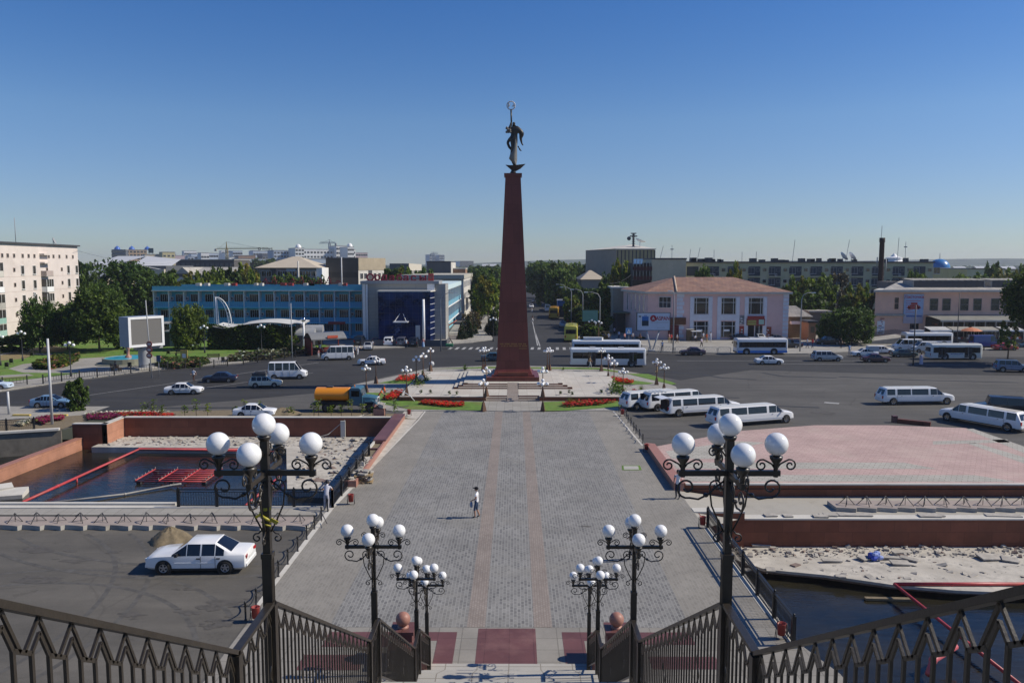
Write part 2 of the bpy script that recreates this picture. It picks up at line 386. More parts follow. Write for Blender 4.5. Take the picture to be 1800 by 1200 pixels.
# ================================================================== SETTING: ground, roads, pavements, water
PLX = 10.3
m_granite_lit = brick('sun_toned_granite_cladding', (.36,.175,.11), (.41,.205,.135), (.25,.12,.075), 1.6, .62, 'wall', .012, .5, .25, .5, bp=.05)  # brown granite brightened to orange: sunlight put into the colour of sun-facing walls
POOL_L = [(-62, 45.2), (-10.6, 45.2), (-10.6, 71.0), (-38.3, 71.0), (-38.3, 66.9), (-62, 58.8)]
POOL_R = [(10.55, 28.1), (11.2, 26.0), (11.2, 18.0), (70, 18.0), (70, 48.9), (10.3, 48.9), (10.3, 44.9), (10.55, 41.6)]
def holed(name, outer, holes, z, mat):
    loops = [[Vector((p[0], p[1], z)) for p in L] for L in [outer] + holes]
    tris = tessellate_polygon(loops); vs = [v for L in loops for v in L]
    fs = []
    for t in tris:
        a, b, c = [vs[i] for i in t]
        cr = (b.x-a.x)*(c.y-a.y) - (b.y-a.y)*(c.x-a.x)
        fs.append(tuple(t) if cr > 0 else (t[0], t[2], t[1]))
    mb = MB(); mb.add(vs, fs); return struct(name, mb, mat)
holed('ground', [(-4500,-60),(4500,-60),(4500,7000),(-4500,7000)], [POOL_L, POOL_R], -.012, m_asph)
# dark road sweeping round the square, and the avenue
road_far = [(-60,700),(0,690),(150,668),(290,650),(420,640),(560,619),(700,612),(830,603)]
road_near = [(1900,662),(1500,655),(1320,650),(1195,668),(1140,657),(1060,645),(870,641),(757,645),(700,657),(625,674),(560,690),(420,703),(200,722),(0,732),(-60,737)]
mb = MB(); mb.poly([GX(*p) for p in road_far] + [(-4.6,158),(8.5,520),(20,520),(10.4,158)] + [GX(*p) for p in [(1005,612),(1130,621),(1400,627),(1900,627)]] + [GX(*p) for p in road_near], -.004)
struct('road', mb, m_road)
mb = MB(); mb.poly([(-120,8),(-10.4,8),(-10.4,43.2),(-120,43.2)], -.006); struct('parking_lot', mb, m_lot)
# far ground beyond the streets
mb = MB(); mb.poly([(-4500,205),(-16,205),(-5,520),(-5,7000),(-4500,7000)], .01); mb.poly([(18,205),(4500,205),(4500,7000),(24,7000),(24,520)], .01)
struct('city_ground', mb, m_citygr)

# plaza: dark central pavers, warm margins, pink bands
mb = MB()
mb.poly([(-10.3,29.7),(10.4,29.7),(10.4,79.3),(-8.3,79.3),(-8.6,71),(-10.3,45)], .004)
struct('plaza_paving', mb, m_paverw)
mb = MB(); mb.poly([(-7.0,29.7),(7.0,29.7),(7.3,79.0),(-6.6,79.0)], .008); struct('plaza_dark_paving', mb, m_paver)
mb = MB()
for s in (-1, 1): mb.poly([(s*.95,29.7),(s*1.66,29.7),(s*1.66,79.2),(s*.95,79.2)], .012)
struct('plaza_pink_bands', mb, m_pstripe)
mb = MB(); mb.poly([(-10.3,20),(11.4,20),(11.4,26.2),(11.0,27.6),(10.4,29.7),(-10.3,29.7)], .005); struct('stair_apron', mb, m_apron)
mb = MB()
for q in [(-1.2,26.7,1.0,29.6),(-3.3,28.6,-2.0,29.3),(-2.7,26.7,-2.0,28.6),(2.0,28.6,3.3,29.3),(2.0,26.9,2.8,28.6),(-6.9,28.1,-4.5,29.3),(4.7,28.3,6.9,29.3),(-7.4,26.4,-5.2,27.5),(5.0,26.5,7.4,27.4)]:
    mb.poly([(q[0],q[1]),(q[2],q[1]),(q[2],q[3]),(q[0],q[3])], .010)
struct('apron_red_slabs', mb, m_redslab)
mb = MB(); mb.poly([(-10.55,44.9),(-8.62,71),(-8.35,79.3),(-8.2,79.3),(-8.47,71),(-10.25,45),(-10.3,31),(-10.5,31)], .014)
mb.poly([(10.28,31),(10.42,31),(10.42,41.5),(10.28,41.5)], .014); mb.poly([(10.05,61),(10.2,61),(9.75,75.5),(9.6,75.5)], .014)
struct('plaza_edging', mb, m_concw)
# dirt strip between the pool wall and the plaza
mb = MB(); mb.poly([(-10.4,49),(-9.9,49),(-8.7,71),(-8.4,79),(-10.4,79)], .0165); struct('dirt_strip', mb, m_rubble)

# left pool ------------------------------------------------------------
mb = MB(); mb.poly([(-66,44),(-10,44),(-10,72),(-66,72)], -2.0); struct('pool_water_left', mb, m_water)
mb = MB()
tl = [(-36,71),(-36,66.8),(-19.2,66.4),(-15.6,54),(-10.6,53.2),(-10.6,71)]
mb.prism(tl, -2.3, -1.5); struct('pool_terrace_left', mb, m_rubble)
mb = MB(); mb.poly([(-62.5,43.6),(-10.5,43.6),(-10.5,45.2),(-62.5,45.2)], .006); mb.poly([(-60,71),(-40,71),(-40,78),(-60,78)],.006); struct('pool_walk_left', mb, m_sidewalk)
for nm_, a, b, t, lab, mt, z0, z1 in [
    ('pool_wall', (-35.4,71.2), (-10.6,71.2), .5, 'long brown granite wall along the far side of the left pool', m_granite, -2.3, .22),
    ('pool_wall', (-38.2,68.2), (-35.2,68.2), .5, 'short brown granite wall stepping forward at the left pool corner', m_granite, -2.3, .22),
    ('pool_wall', (-35.4,67.95), (-35.4,71.45), .45, 'granite return wall painted in sunlit orange at the left pool corner', m_granite_lit, -2.3, .22),
    ('pool_wall', (-37.6,68.4), (-38.6,46), .5, 'low granite parapet painted in sunlit orange running towards the viewer across the left pool', m_granite_lit, -2.3, -1.0),
    ('pool_wall', (-62,45.0), (-11.0,45.0), .4, 'near side wall of the left pool under the railing', m_granite, -2.3, -.02)]:
    t_ = thing(nm_, lab, 'wall'); mb = MB(); mb.wall(a, b, z0, z1, t); mb.build('wall_body', mt, t_)
    mb = MB(); mb.wall(a, b, z1+.001, z1+.07, t+.08); mb.build('coping', m_concw if z1 > -.1 else m_pinkgran, t_)
t_ = thing('canal_bank', 'worn concrete bank of the channel at far left', 'wall')
mb = MB(); mb.wall((-62,58.7),(-38.5,66.8),-2.3,-.015,.3); mb.build('bank_face', m_canal, t_); mb = MB(); mb.wall((-62,58.6),(-38.6,66.7),-.012,.16,.5); mb.build('kerb', m_concw, t_)
# plaza-side pool wall with missing slabs
t_ = thing('pool_wall', 'pink wall along the plaza with coping slabs missing and rubble inside', 'wall')
mb = MB(); mb.box(-10.75,49.2,-2.3,-10.6,71.6,.42); mb.build('inner_face', m_concw, t_)
mb = MB(); mb.box(-9.95,49.2,-.02,-9.82,71.6,.42); mb.box(-10.6,49.2,-.02,-9.95,49.35,.42); mb.build('outer_face', m_pinkgran, t_)
mb = MB(); mb.box(-10.6,49.35,-.02,-9.95,71.6,.2); mb.build('fill', m_rubble, t_)
mb = MB(); mb.box(-10.78,60.6,.42,-9.78,71.6,.5); mb.box(-10.6,58.2,.2,-9.95,58.4,.40); mb.box(-10.6,60.4,.2,-9.95,60.6,.41); mb.build('coping', m_redslab, t_)
mb = MB(); mb.box(-10.59,55.2,.2,-9.96,60.3,.27); mb.build('soil', m_sand, t_)
rg = random.Random(3); mb = MB()
for i in range(60):
    mb.cbox((rg.uniform(-10.5,-10.05), rg.uniform(49.6,55.1), .24+rg.random()*.2), (.5*rg.random()+.15,.4*rg.random()+.15,.1), 0, rg.random()*3, rg.uniform(-.6,.6), rg.uniform(-.6,.6))
mb.build('loose_slabs', m_stone, t_)
mb = MB(); mb.box(-55.0,45.25,-.02,-19.6,45.55,.16)
tag(mb.build('kerb_beam', m_concw), 'long pale concrete kerb on the near edge of the left pool', 'kerb')

# right terrace and cascade --------------------------------------------
TZ = .35
terr = [(10.9,49.0),(66,49.0),(66,56),GX(1800,790,TZ),GX(1698,752,TZ),GX(1560,747,TZ),GX(1432,747,TZ),GX(1300,757,TZ),(10.9,59.2)]
t_ = thing('raised_terrace', 'raised terrace of pink and grey pavers right of the plaza', 'terrace')
mb = MB(); mb.prism(terr, -.6, TZ, 0, 1); mb.build('terrace_paving', [m_tpink, m_granite], t_)
mb = MB()
for pl in [[(11.1,49.4),(32,49.4),(30.2,51.0),(11.1,51.0)],[(11.1,52.6),(28.6,52.6),(27.2,54.3),(11.1,54.3)],[(11.3,55.3),(17,55.3),(15.6,57.5),(19.5,60.5),(17.5,61.0),(11.3,57.6)],
           [GX(1640,775,TZ),GX(1770,772,TZ),GX(1775,777,TZ),GX(1640,781,TZ)],[GX(1700,779,TZ),GX(1715,778,TZ),GX(1830,812,TZ),GX(1800,814,TZ)],[GX(1698,754,TZ),GX(1710,753,TZ),GX(1825,793,TZ),GX(1800,796,TZ)]]:
    mb.poly(pl, TZ+.004)
mb.build('grey_bands', m_tgrey, t_)
mb = MB(); mb.wall((10.9,48.86),(66,48.86), TZ-.06, TZ+.03, .28); mb.build('coping', m_concw, t_)
mb = MB(); mb.prism([(10.12,48.6),(10.78,48.6),(10.86,59.6),(10.2,59.9)], -.1, .47, 0); mb.build('kerb', m_pinkgran, t_)
t_ = thing('broken_kerb', 'short dark red kerb stub at the far edge of the terrace', 'kerb')
g = GX(1580,742,0); mb = MB(); mb.wall((g[0]-.3,g[1]),(g[0]+2.0,g[1]-1.6),-.02,.35,.28); mb.build('kerb_stone', m_granite, t_); mb = MB(); mb.box(g[0]-.6,g[1]-.2,-.02,g[0]-.2,g[1]+.2,.6); mb.build('end_post', m_redslab, t_)
mb = MB(); mb.poly([(10.3,44.85),(70,44.85),(70,49),(10.3,49)], -.5); struct('cascade_ledge', mb, m_ledge)
# sloping paving from plaza to ledge
mb = MB(); mb.add([(10.25,41.4,.0),(10.25,48.6,.0),(13.4,48.85,-.49),(13.4,44.7,-.49)], [(0,3,2,1)]); struct('plaza_ramp', mb, m_ledge)
t_ = thing('cascade_wall', 'tall brown granite retaining wall below the pale ledge on the right', 'wall')
mb = MB(); mb.box(13.3,44.45,-2.6,70,44.8,-.52); mb.box(10.4,44.25,-2.6,13.3,44.7,-.06); mb.box(10.45,41.3,-2.6,10.7,44.25,-.06); mb.build('wall_body', m_granite, t_)
mb = MB(); mb.box(13.3,44.4,-.52,70,45.15,-.44); mb.box(10.4,44.2,-.06,13.3,44.95,.03); mb.build('coping', m_concw, t_)
mb = MB(); rg = random.Random(5)
for i in range(26):
    x = rg.uniform(14,44); mb.cbox((x,44.75+rg.random()*.35,-.41+rg.random()*.03),(rg.uniform(.5,2.0),.5,.06),0,rg.uniform(-.1,.1))
mb.build('loose_coping_slabs', m_stone, t_)
mb = MB()
rb = [GX(1300,955,-2.1),(10.5,44.5),(70,44.5),(70,38.0),GX(1800,1042,-2.1),GX(1680,1037,-2.1),GX(1575,1028,-2.1),GX(1450,1010,-2.1),GX(1345,1000,-2.1)]
mb.prism(rb[1:] , -2.24, -2.1); struct('cascade_bed', mb, m_rubble)
mb = MB(); mb.prism([(x, y+(.75 if y < 44 else 0)) for x, y in [q[:2] for q in rb[1:]]], -2.9, -2.25); struct('cascade_bed_base', mb, m_stoned)
mb = MB(); mb.poly([(10.2,17),(70,17),(70,45),(10.2,45)], -2.6); struct('pool_water_right', mb, m_water)
t_ = thing('pool_wall', 'side wall of the right pool under the ornate railing', 'wall')
mb = MB(); mb.box(10.45,28.1,-2.9,10.62,41.3,-.02); mb.build('wall_body', m_conc, t_)
mb = MB(); mb.box(10.40,28.0,-.02,10.66,41.5,.05); mb.build('coping', m_concw, t_)
t_ = thing('apron_wall', 'concrete side wall of the stair apron above the right pool', 'wall')
mb = MB(); mb.wall((11.3,18),(11.3,26.2),-2.9,-.01,.16); mb.wall((11.3,26.2),(10.55,28.1),-2.9,-.01,.16); mb.build('wall_body', m_conc, t_)

# rubble scatter: loose stones, stuff
def scatter(mb, poly, z, n, smin, smax, seed, flat=.35):
    rg = random.Random(seed); xs = [p[0] for p in poly]; ys = [p[1] for p in poly]; k = 0
    while k < n:
        x, y = rg.uniform(min(xs),max(xs)), rg.uniform(min(ys),max(ys)); c = False; j = len(poly)-1
        for i in range(len(poly)):
            if (poly[i][1] > y) != (poly[j][1] > y) and x < (poly[j][0]-poly[i][0])*(y-poly[i][1])/(poly[j][1]-poly[i][1])+poly[i][0]: c = not c
            j = i
        if not c: continue
        s = smin + (smax-smin)*rg.random()**3
        mb.cbox((x,y,z+s*flat*.4),(s,s*rg.uniform(.4,.9),s*flat),rg.randrange(2) if rg.random()<.4 else 0,rg.random()*3.1,rg.uniform(-.4,.4),rg.uniform(-.4,.4)); k += 1
mb = MB()
scatter(mb, [(-35.5,67.4),(-11,67.0),(-11,70.8),(-35.5,70.8)], -1.5, 900, .05, .46, 11, .14)
scatter(mb, [(-18.5,66),(-15,55),(-11.5,54),(-11,70),(-18.5,70)], -1.5, 420, .06, .8, 12, .13)
scatter(mb, [(-12.8,54),(-11,54),(-11,66),(-12.8,66)], -1.5, 110, .2, 1.0, 13, .15)
stuff('broken_stones', mb, [m_stone, m_stoned], 'broken stone slabs strewn over the drained left pool terrace', 'rubble')
mb = MB()
scatter(mb, [(10.8,42.8),(64,42.8),(64,44.4),(10.8,44.4)], -2.1, 1500, .05, .30, 21, .45)
scatter(mb, [(12,40.5),(20,39.6),(60,39),(60,43),(12,43.2)], -2.1, 420, .05, .55, 22, .14)
stuff('broken_stones', mb, [m_stone, m_stoned], 'grey stone chips heaped along the foot of the cascade wall', 'rubble')
for (px, py, sx, sy, rz, lab) in [(1745,982,1.6,.7,.1,'pale slab lying on the rubble bed at far right'),(1775,986,.8,.6,-.4,'tilted grey slab beside the pale slab at far right'),
     (1582,992,1.0,.5,.0,'flat pale slab right of the blue bag'),(1598,985,.9,.3,-.6,'narrow leaning slab right of the blue bag'),(1570,983,1.3,.25,0,'long thin slab just behind the blue bag'),(1462,988,1.1,.25,.05,'thin reddish slab at the left of the rubble bed'),(1520,983,.8,.55,.5,'broken slab left of the blue bag'),(1335,958,1.1,.7,.1,'stacked slab at the left end of the rubble bed'),(1585,973,1.2,.3,.25,'slanting slab against the stone chips')]:
    g = G(px,py,-2.1); mb = MB(); mb.cbox((0,0,.12),(sx,sy,.07),0,0,.12,.05)
    tag(mb.build('stone_slab', m_stone, None, g, rz), lab, 'slab', 'slabs lying on the rubble bed')
g = G(1540,984,-2.1); mb = MB(); rg = random.Random(4)
for i in range(16): mb.sph((rg.uniform(-.25,.25),rg.uniform(-.2,.2),.12+rg.random()*.22), .13+.06*rg.random(), 7, 5, rg.randrange(2), (1.2,.9,.8), False)
tag(mb.build('plastic_bag', [M('blue_plastic',(.03,.07,.42),.4), M('pale_plastic',(.25,.32,.6),.4)], None, g), 'crumpled blue plastic bag lying on the rubble bed', 'bag')

# pipes in the pools ----------------------------------------------------
def pipe(lab, segs, r, mat=m_redpipe, legs=(), zl=-2.2):
    t = thing('water_pipe', lab, 'pipe'); mb = MB(); mb.tube(segs, r, 8); mb.build('pipe_run', mat, t)
    for q in legs:
        mb = MB(); mb.cyl = None; mb.tube([q,(q[0],q[1],zl)], r*.8, 6); mb.build('leg', mat, t)
    for k in range(1, len(segs)-1):
        mb = MB(); mb.sph(segs[k], r*1.35, 8, 6); mb.build('elbow', mat, t)
    return t
a, b = G(40,882,-1.65), G(245,789,-1.65)
pipe('long red pipe slanting across the water of the left pool', [a, tuple(a[i]*.75+b[i]*.25 for i in range(3)), b, G(420,790,-1.6)], .1, legs=[tuple(a[i]*.6+b[i]*.4 for i in range(3))])
pipe('red pipe behind the left foreground lamp in the pool', [G(430,890,-1.7), G(528,806,-1.6)], .1)
pipe('thin red pipe along the far ledge of the left pool', [G(245,790,-1.55), G(480,793,-1.5)], .05)
pipe('pale hose lying across the left pool to the grid', [G(80,884,-1.75), G(220,868,-1.9), G(300,853,-1.85), G(318,850,-1.7)], .07, m_conc)
pipe('pale hose hanging over the far wall of the left pool', [G(655,725,.3), (-15.2,70.9,.0), (-16.6,70.6,-1.2), (-17.8,69.8,-1.42)], .03, m_concw)
pipe('red pipe running level along the edge of the right rubble bed', [G(1572,1026,-2.0), G(1830,1026,-2.0)], .09, legs=[G(1673,1026,-2.0)])
pipe('red pipe slanting into the right pool water', [G(1572,1026,-2.0), G(1800,1208,-2.3)], .08)
pipe('thick pink pipe nozzle rising from the right pool', [G(1632,1185,-2.3), G(1640,1160,-2.0), G(1680,1135,-1.8)], [.05,.14,.22][0:3] if False else .13, M('pink_pipe',(.45,.10,.12),.5,.2))
g = G(316,840,-2.0); t_ = thing('pipe_grid', 'red pipe grid platform standing in the left pool', 'grid', g)
mb = MB()
for i in range(4): mb.tube([(-2.6+i*1.73,-1.6,.25),(-2.6+i*1.73+.0,1.7,.25)], .06, 6)
for i in range(7): mb.tube([(-2.6,-1.6+i*.55,.18),(2.6,-1.6+i*.55,.18)], .05, 6)
mb.build('pipes', m_redpipe, t_)
for i in range(4):
    for j in range(7): mb = MB(); mb.tube([(-2.6+i*1.73,-1.6+j*.55,.25),(-2.6+i*1.73,-1.6+j*.55,.42)], .025, 5); mb.build('nozzle', m_stone, t_)
for x in (-2.4,0,2.4):
    for y in (-1.4,1.4): mb = MB(); mb.box(x-.15,y-.15,-.3,x+.15,y+.15,.16); mb.build('support', m_dkgrey, t_)
g = G(8,873,-2.0); mb = MB(); mb.cbox((0,0,.15),(2.6,1.6,.4),0,.3,.1); mb.cbox((-.6,.6,.45),(1.4,.8,.3),0,.7,.2)
tag(mb.build('concrete_block', m_concw, None, g), 'broken concrete blocks in the near left corner of the pool', 'block')
g = G(1560,1055,-2.6); mb = MB(); mb.cbox((0,0,.08),(2.2,.25,.12),0,-.05); tag(mb.build('wooden_plank', m_sand, None, g), 'wooden plank floating in the right pool', 'plank')
g = (-15.3, 70.75, -1.5); mb = MB(); mb.cbox((0,0,.75),(.42,.14,1.5)); tag(mb.build('concrete_post', m_concw, None, g), 'white post leaning on the far wall of the left pool', 'post')

# monument island: paved ring, lawns, flower beds ------------------------
isl = [(598,704),(625,676),(705,659),(757,647),(870,643),(1060,646),(1140,660),(1188,680),(1197,697),(1150,700),(1105,712),(1100,722),(955,722),(905,724),(850,722),(690,723),(640,716)]
mb = MB(); mb.prism([GX(*p) for p in isl], -.1, .06); struct('monument_pavement', mb, m_sidewalk)
LAWNS = [[(850,706),(850,721),(720,719),(655,706),(650,701),(700,704)],[(955,706),(955,722),(1000,721),(1095,714),(1104,702)],[(628,690),(700,690),(706,697),(690,703),(640,700)],[(664,673),(735,660),(741,664),(722,674)],
         [(1075,663),(1150,673),(1140,675),(1082,676),(1070,668)],[(1095,687),(1165,690),(1130,700),(1105,703)],[(1140,657),(1189,674),(1182,676),(1100,656)],[(1196,688),(1212,688),(1212,696),(1197,696)],[(757,648),(860,644),(1050,646),(1100,654),(1090,655),(1050,649),(860,647)]]
mb = MB()
for L in LAWNS: mb.poly([GX(*p, .08) for p in L], .08)
struct('monument_lawn', mb, m_grass)
def flowers(mb, poly, n, seed, z=.08, h=.35, s=.22, mats=1):
    rg = random.Random(seed); P_ = [GX(*p, z) for p in poly]; xs = [p[0] for p in P_]; ys = [p[1] for p in P_]; k = 0
    while k < n:
        x, y = rg.uniform(min(xs),max(xs)), rg.uniform(min(ys),max(ys)); c = False; j = len(P_)-1
        for i in range(len(P_)):
            if (P_[i][1] > y) != (P_[j][1] > y) and x < (P_[j][0]-P_[i][0])*(y-P_[i][1])/(P_[j][1]-P_[i][1])+P_[i][0]: c = not c
            j = i
        if not c: continue
        a = rg.random()*6.28; zz = z+h*(.3+.7*rg.random()); q = s*(.6+.8*rg.random()); tl = rg.uniform(-.5,.5)
        ca, sa = cos(a)*q*.5, sin(a)*q*.5
        mb.add([(x-ca,y-sa,zz-tl*q*.5),(x+sa,y-ca,zz),(x+ca,y+sa,zz+tl*q*.5),(x-sa,y+ca,zz)],[(0,1,2,3)],1 if rg.random()<.12 else 0)
        k += 1
for i, (pl, n_, lab) in enumerate([
    ([(736,711),(745,707),(816,711),(816,715),(790,716)],800,'bed of red flowers in the lawn left of the monument steps'),
    ([(985,714),(1000,708),(1085,706),(1060,712),(1000,716)],800,'bed of red flowers in the lawn right of the monument steps'),
    ([(693,670),(705,662),(738,660),(736,666),(720,671)],600,'red flower bed at the far left of the monument terrace'),
    ([(672,703),(700,686),(708,690),(706,698),(690,704)],600,'red flower bed beside the workers in orange'),
    ([(1073,665),(1115,671),(1112,675),(1082,673)],600,'red flower bed at the far right of the monument terrace'),
    ([(1105,693),(1113,688),(1140,690),(1112,698)],500,'red flower bed behind the rear limousines')]):
    mb = MB(); flowers(mb, pl, n_, 40+i); tag(mb.build('flower_bed', [m_flred, m_leaf2]), lab, 'flower bed', kind='stuff')
# left garden bed beyond the pool
mb = MB(); mb.poly([GX(*p, .02) for p in [(-40,742),(60,735),(220,724),(420,720),(560,724),(700,727),(718,735)]] + [(-8.4,71.5),(-38.5,71.5),(-38.5,67.0),(-62,59.0),(-75,59.0)], .02); struct('garden_soil', mb, m_sand)
for i, (pl, n_, mt, lab) in enumerate([
    ([(52,741),(75,735),(112,733),(112,739),(85,742),(78,748)],1100,[m_flpur,m_leaf2],'patch of purple flowers left of the round bush'),
    ([(152,731),(205,728),(215,735),(180,739),(152,739)],800,[m_flpur,m_leaf2],'patch of purple flowers right of the round bush'),
    ([(205,728),(260,727),(310,731),(300,736),(215,735)],800,[m_flred,m_leaf2],'patch of red and purple flowers behind the pool wall'),
    ([(25,748),(52,738),(60,740),(40,750)],450,[m_flwhite,m_leaf2],'white flowers at the left tip of the garden bed'),
    ([(150,728),(250,724.5),(300,726),(250,727),(150,731)],500,[m_flwhite,m_leaf2],'thin row of white flowers along the road edge')]):
    mb = MB(); flowers(mb, pl, n_, 60+i, .02, .3, .2); tag(mb.build('flower_bed', mt), lab, 'flower bed', kind='stuff')

# faint tyre tracks on the car park
mb = MB()
for k_, (cx, cy, r, a0, a1) in enumerate([(-20,25,9,.4,2.0),(-20,25,10.5,.4,2.0),(-30,30,13,-.3,1.1),(-30,30,14.5,-.3,1.1),(-15,52,16,4.0,5.2),(-15,52,17.5,4.0,5.2),(-34,24,8,.2,1.6),(-34,24,9.4,.2,1.6)]):
    for i in range(24):
        a, b = a0+(a1-a0)*i/24, a0+(a1-a0)*(i+1)/24
        q = [(cx+(r+d)*cos(t), cy+(r+d)*sin(t)) for t, d in ((a,-.11),(b,-.11),(b,.11),(a,.11))]
        if all(x < -10.6 and y < 40.8 for x, y in q): mb.poly(q, -.0045+.0006*k_)
struct('tyre_tracks', mb, M('tyre_track',(.084,.080,.073),.85,.4,2))
# road markings -----------------------------------------------------------
def strip(mb, a, b, wd, z=.003):
    a, b = GX(*a), GX(*b); d = Vector((b[0]-a[0], b[1]-a[1])).normalized(); nx, ny = -d.y*wd/2, d.x*wd/2
    mb.poly([(a[0]+nx,a[1]+ny),(b[0]+nx,b[1]+ny),(b[0]-nx,b[1]-ny),(a[0]-nx,a[1]-ny)], z)
mb = MB()
for i in range(14): x = -11+i*1.15; mb.poly([(x,131.5),(x+.5,131.5),(x+.7,135),(x+.2,135)], .003)
for i in range(9): x = 7+i*1.15; mb.poly([(x,131),(x+.5,131),(x+.7,135),(x+.2,135)], .003)
strip(mb,(936,565),(945,607),.2); strip(mb,(941,585),(949,608),.2)
strip(mb,(130,698),(560,637),.12); strip(mb,(300,690),(550,655),.12); strip(mb,(1190,634),(1560,634),.15); strip(mb,(1330,639),(1700,641),.15)
strip(mb,(1449,707),(1475,709),.7)
struct('road_markings', mb, m_worn)

mb = MB()
for pl in [[(1125,655),(1180,654),(1235,658),(1270,664),(1330,667)],[(1340,655),(1375,661),(1470,664)],[(1240,708),(1330,712),(1440,716)],[(1130,690),(1230,697),(1300,699)],[(1475,662),(1620,668),(1790,672)],[(0,708),(150,703),(330,695)],[(150,718),(410,716),(470,714)]]:
    for a, b in zip(pl[:-1], pl[1:]): strip(mb, a, b, .5, -.001)
struct('tar_seams', mb, M('tar',(.028,.028,.03),.7,.2,3))
rgb_ = random.Random(14); mb = MB()
for px, py, rx, ry in [(205,925,2.0,.55),(262,921,.7,.2),(203,970,.28,.2),(470,1040,.55,.75),(395,1060,.9,.5),(440,1055,.5,.3),(330,1075,.5,.25),(390,1095,.8,.35),(60,965,1.2,.4),(130,985,.8,.3),(250,1010,.7,.2),(60,1020,1.5,.5),(375,1100,.7,.3),(230,1080,.6,.25),(330,1035,.4,.15),(1030,925,.4,.2),(700,985,.35,.2),(1160,770,1.0,.6),(1200,768,.8,.3),(1450,725,1.4,.4),(1250,690,1.6,.3)]:
    c = G(px,py); zq = .001 if px < 500 or px > 1100 else .011
    for q in range(9 if px not in (700,1030) else 1):
        k_ = rgb_.uniform(.12,.5) if q else .6; n_ = 18; f1, f2, f3 = rgb_.random()*6, rgb_.random()*6, rgb_.random()*6; cx, cy = c[0]+(rgb_.gauss(0,.7)*rx if q else 0), c[1]+(rgb_.gauss(0,.7)*ry if q else 0)
        mb.poly([(cx+rx*k_*(1+.25*sin(2*a+f1)+.18*sin(3*a+f2)+.1*sin(5*a+f3))*cos(a), cy+ry*k_*(1+.25*sin(2*a+f1)+.18*sin(3*a+f2)+.1*sin(5*a+f3))*sin(a)) for a in [2*pi*i/n_ for i in range(n_)]], zq+.00025*q)
struct('oil_stains', mb, M('oil_stain',(.085,.078,.068),.75,.3,3))
# park: lawns, paths, sidewalk -----------------------------------------------
park_edge = [(-80,684),(0,672),(150,655),(280,640),(330,636),(420,638),(560,617),(585,612)]
mb = MB(); mb.poly([GX(*p) for p in park_edge] + [(-38,149),(-70,149),(-72,175),(-118,175),(-118,100)], .02); struct('park_lawn', mb, m_grass)
mb = MB(); mb.prism([GX(*p) for p in [(-80,702),(0,688),(150,666),(290,648),(420,638),(560,616.5),(700,611),(830,602),(868,597)]] + [(-4.6,158),(-8,170),(-30,152)] + [GX(*p) for p in [(600,607),(560,612),(420,632),(330,637),(280,641),(150,656),(0,674),(-80,687)]], -.08, .1); struct('sidewalk_left', mb, m_sidewalk)
mb = MB(); mb.prism([GX(*p) for p in [(600,607),(640,604),(830,601),(868,596)]] + [(-4.8,158),(-3.5,190),(-14,190),(-13,147.5),(-60,147.5)], -.08, .104); struct('hotel_forecourt', mb, m_sidewalk)
mb = MB(); mb.prism([(-9,160),(-5.2,160),(-1,330),(-5,330)], 0, .11); struct('avenue_sidewalk_left', mb, m_sidewalk)
mb = MB()
mb.poly([GX(*p) for p in [(15,648),(40,640),(140,630),(240,625),(330,630),(300,641),(200,650),(140,656),(40,655)]], .026)
mb.poly([GX(*p) for p in [(0,660),(50,657),(60,660),(0,664)]], .026); mb.poly([GX(*p) for p in [(55,678),(100,667),(120,667),(75,678)]], .026)
mb.poly([GX(*p) for p in [(300,641),(330,630),(440,625),(445,630),(350,640)]], .026); mb.poly([GX(*p) for p in [(0,622),(40,614),(60,612),(60,615),(0,626)]], .026)
mb.poly([GX(*p) for p in [(20,614),(60,620),(130,624),(130,626),(50,623)]], .026); mb.poly([GX(*p) for p in [(440,607),(480,604),(520,600),(560,612),(480,620)]], .026)
struct('park_path', mb, m_sidewalk)
mb = MB(); mb.poly([GX(*p) for p in [(0,625),(40,617),(65,620),(45,630),(0,634)]], .028); mb.poly([GX(*p) for p in [(45,614),(90,607),(120,612),(110,619),(70,618)]], .028); struct('dry_slope', mb, m_drygrass)
# right pavement in front of the shops
mb = MB(); mb.prism([GX(*p) for p in [(1010,606),(1115,617),(1290,622),(1420,622),(1560,616),(1900,613)]] + [(130,175),(20,175),(11.5,158)], -.08, .1); struct('sidewalk_right', mb, m_sidewalk)
mb = MB(); mb.poly([GX(*p, .004) for p in [(1093,818),(1125,818),(1128,826),(1094,826)]], .017); struct('grass_tuft_patch', mb, m_grass)
mb = MB(); mb.poly([GX(*p, .004) for p in [(1096,819),(1122,819),(1123,825),(1097,825)]], .019); struct('inspection_cover', mb, m_slab)
mb = MB()
for q in [(25,706,45),(90,703,28)]: a = GX(q[0],730,0); mb.box(a[0],a[1]-.3,-.01,a[0]+1.6,a[1],.14)
tag(mb.build('painted_kerb', m_yell), 'yellow painted kerb stones by the road at far left', 'kerb')

# haze goes in at the end; distant hills
mb = MB(); rg = random.Random(8); n_ = 60
for (y0, h0, x0, x1) in [(2600, 30, -3400, 3400)]:
    pts = []
    for i in range(n_+1):
        x = x0+(x1-x0)*i/n_; z = h0*(.55+.3*sin(x*.0016+1)+.25*sin(x*.0047)) + (14 if x > 900 else 0)
        pts.append((x, y0+200*sin(x*.002), max(6, z)))
    for i in range(n_):
        a, b = pts[i], pts[i+1]
        mb.add([(a[0],a[1]-400,0),(b[0],b[1]-400,0),b,a],[(0,1,2,3)],0,True); mb.add([a,b,(b[0],b[1]+900,0),(a[0],a[1]+900,0)],[(0,1,2,3)],0,True)
struct('hills', mb, M('far_hills',(.06,.08,.05),.95,.75,.012))
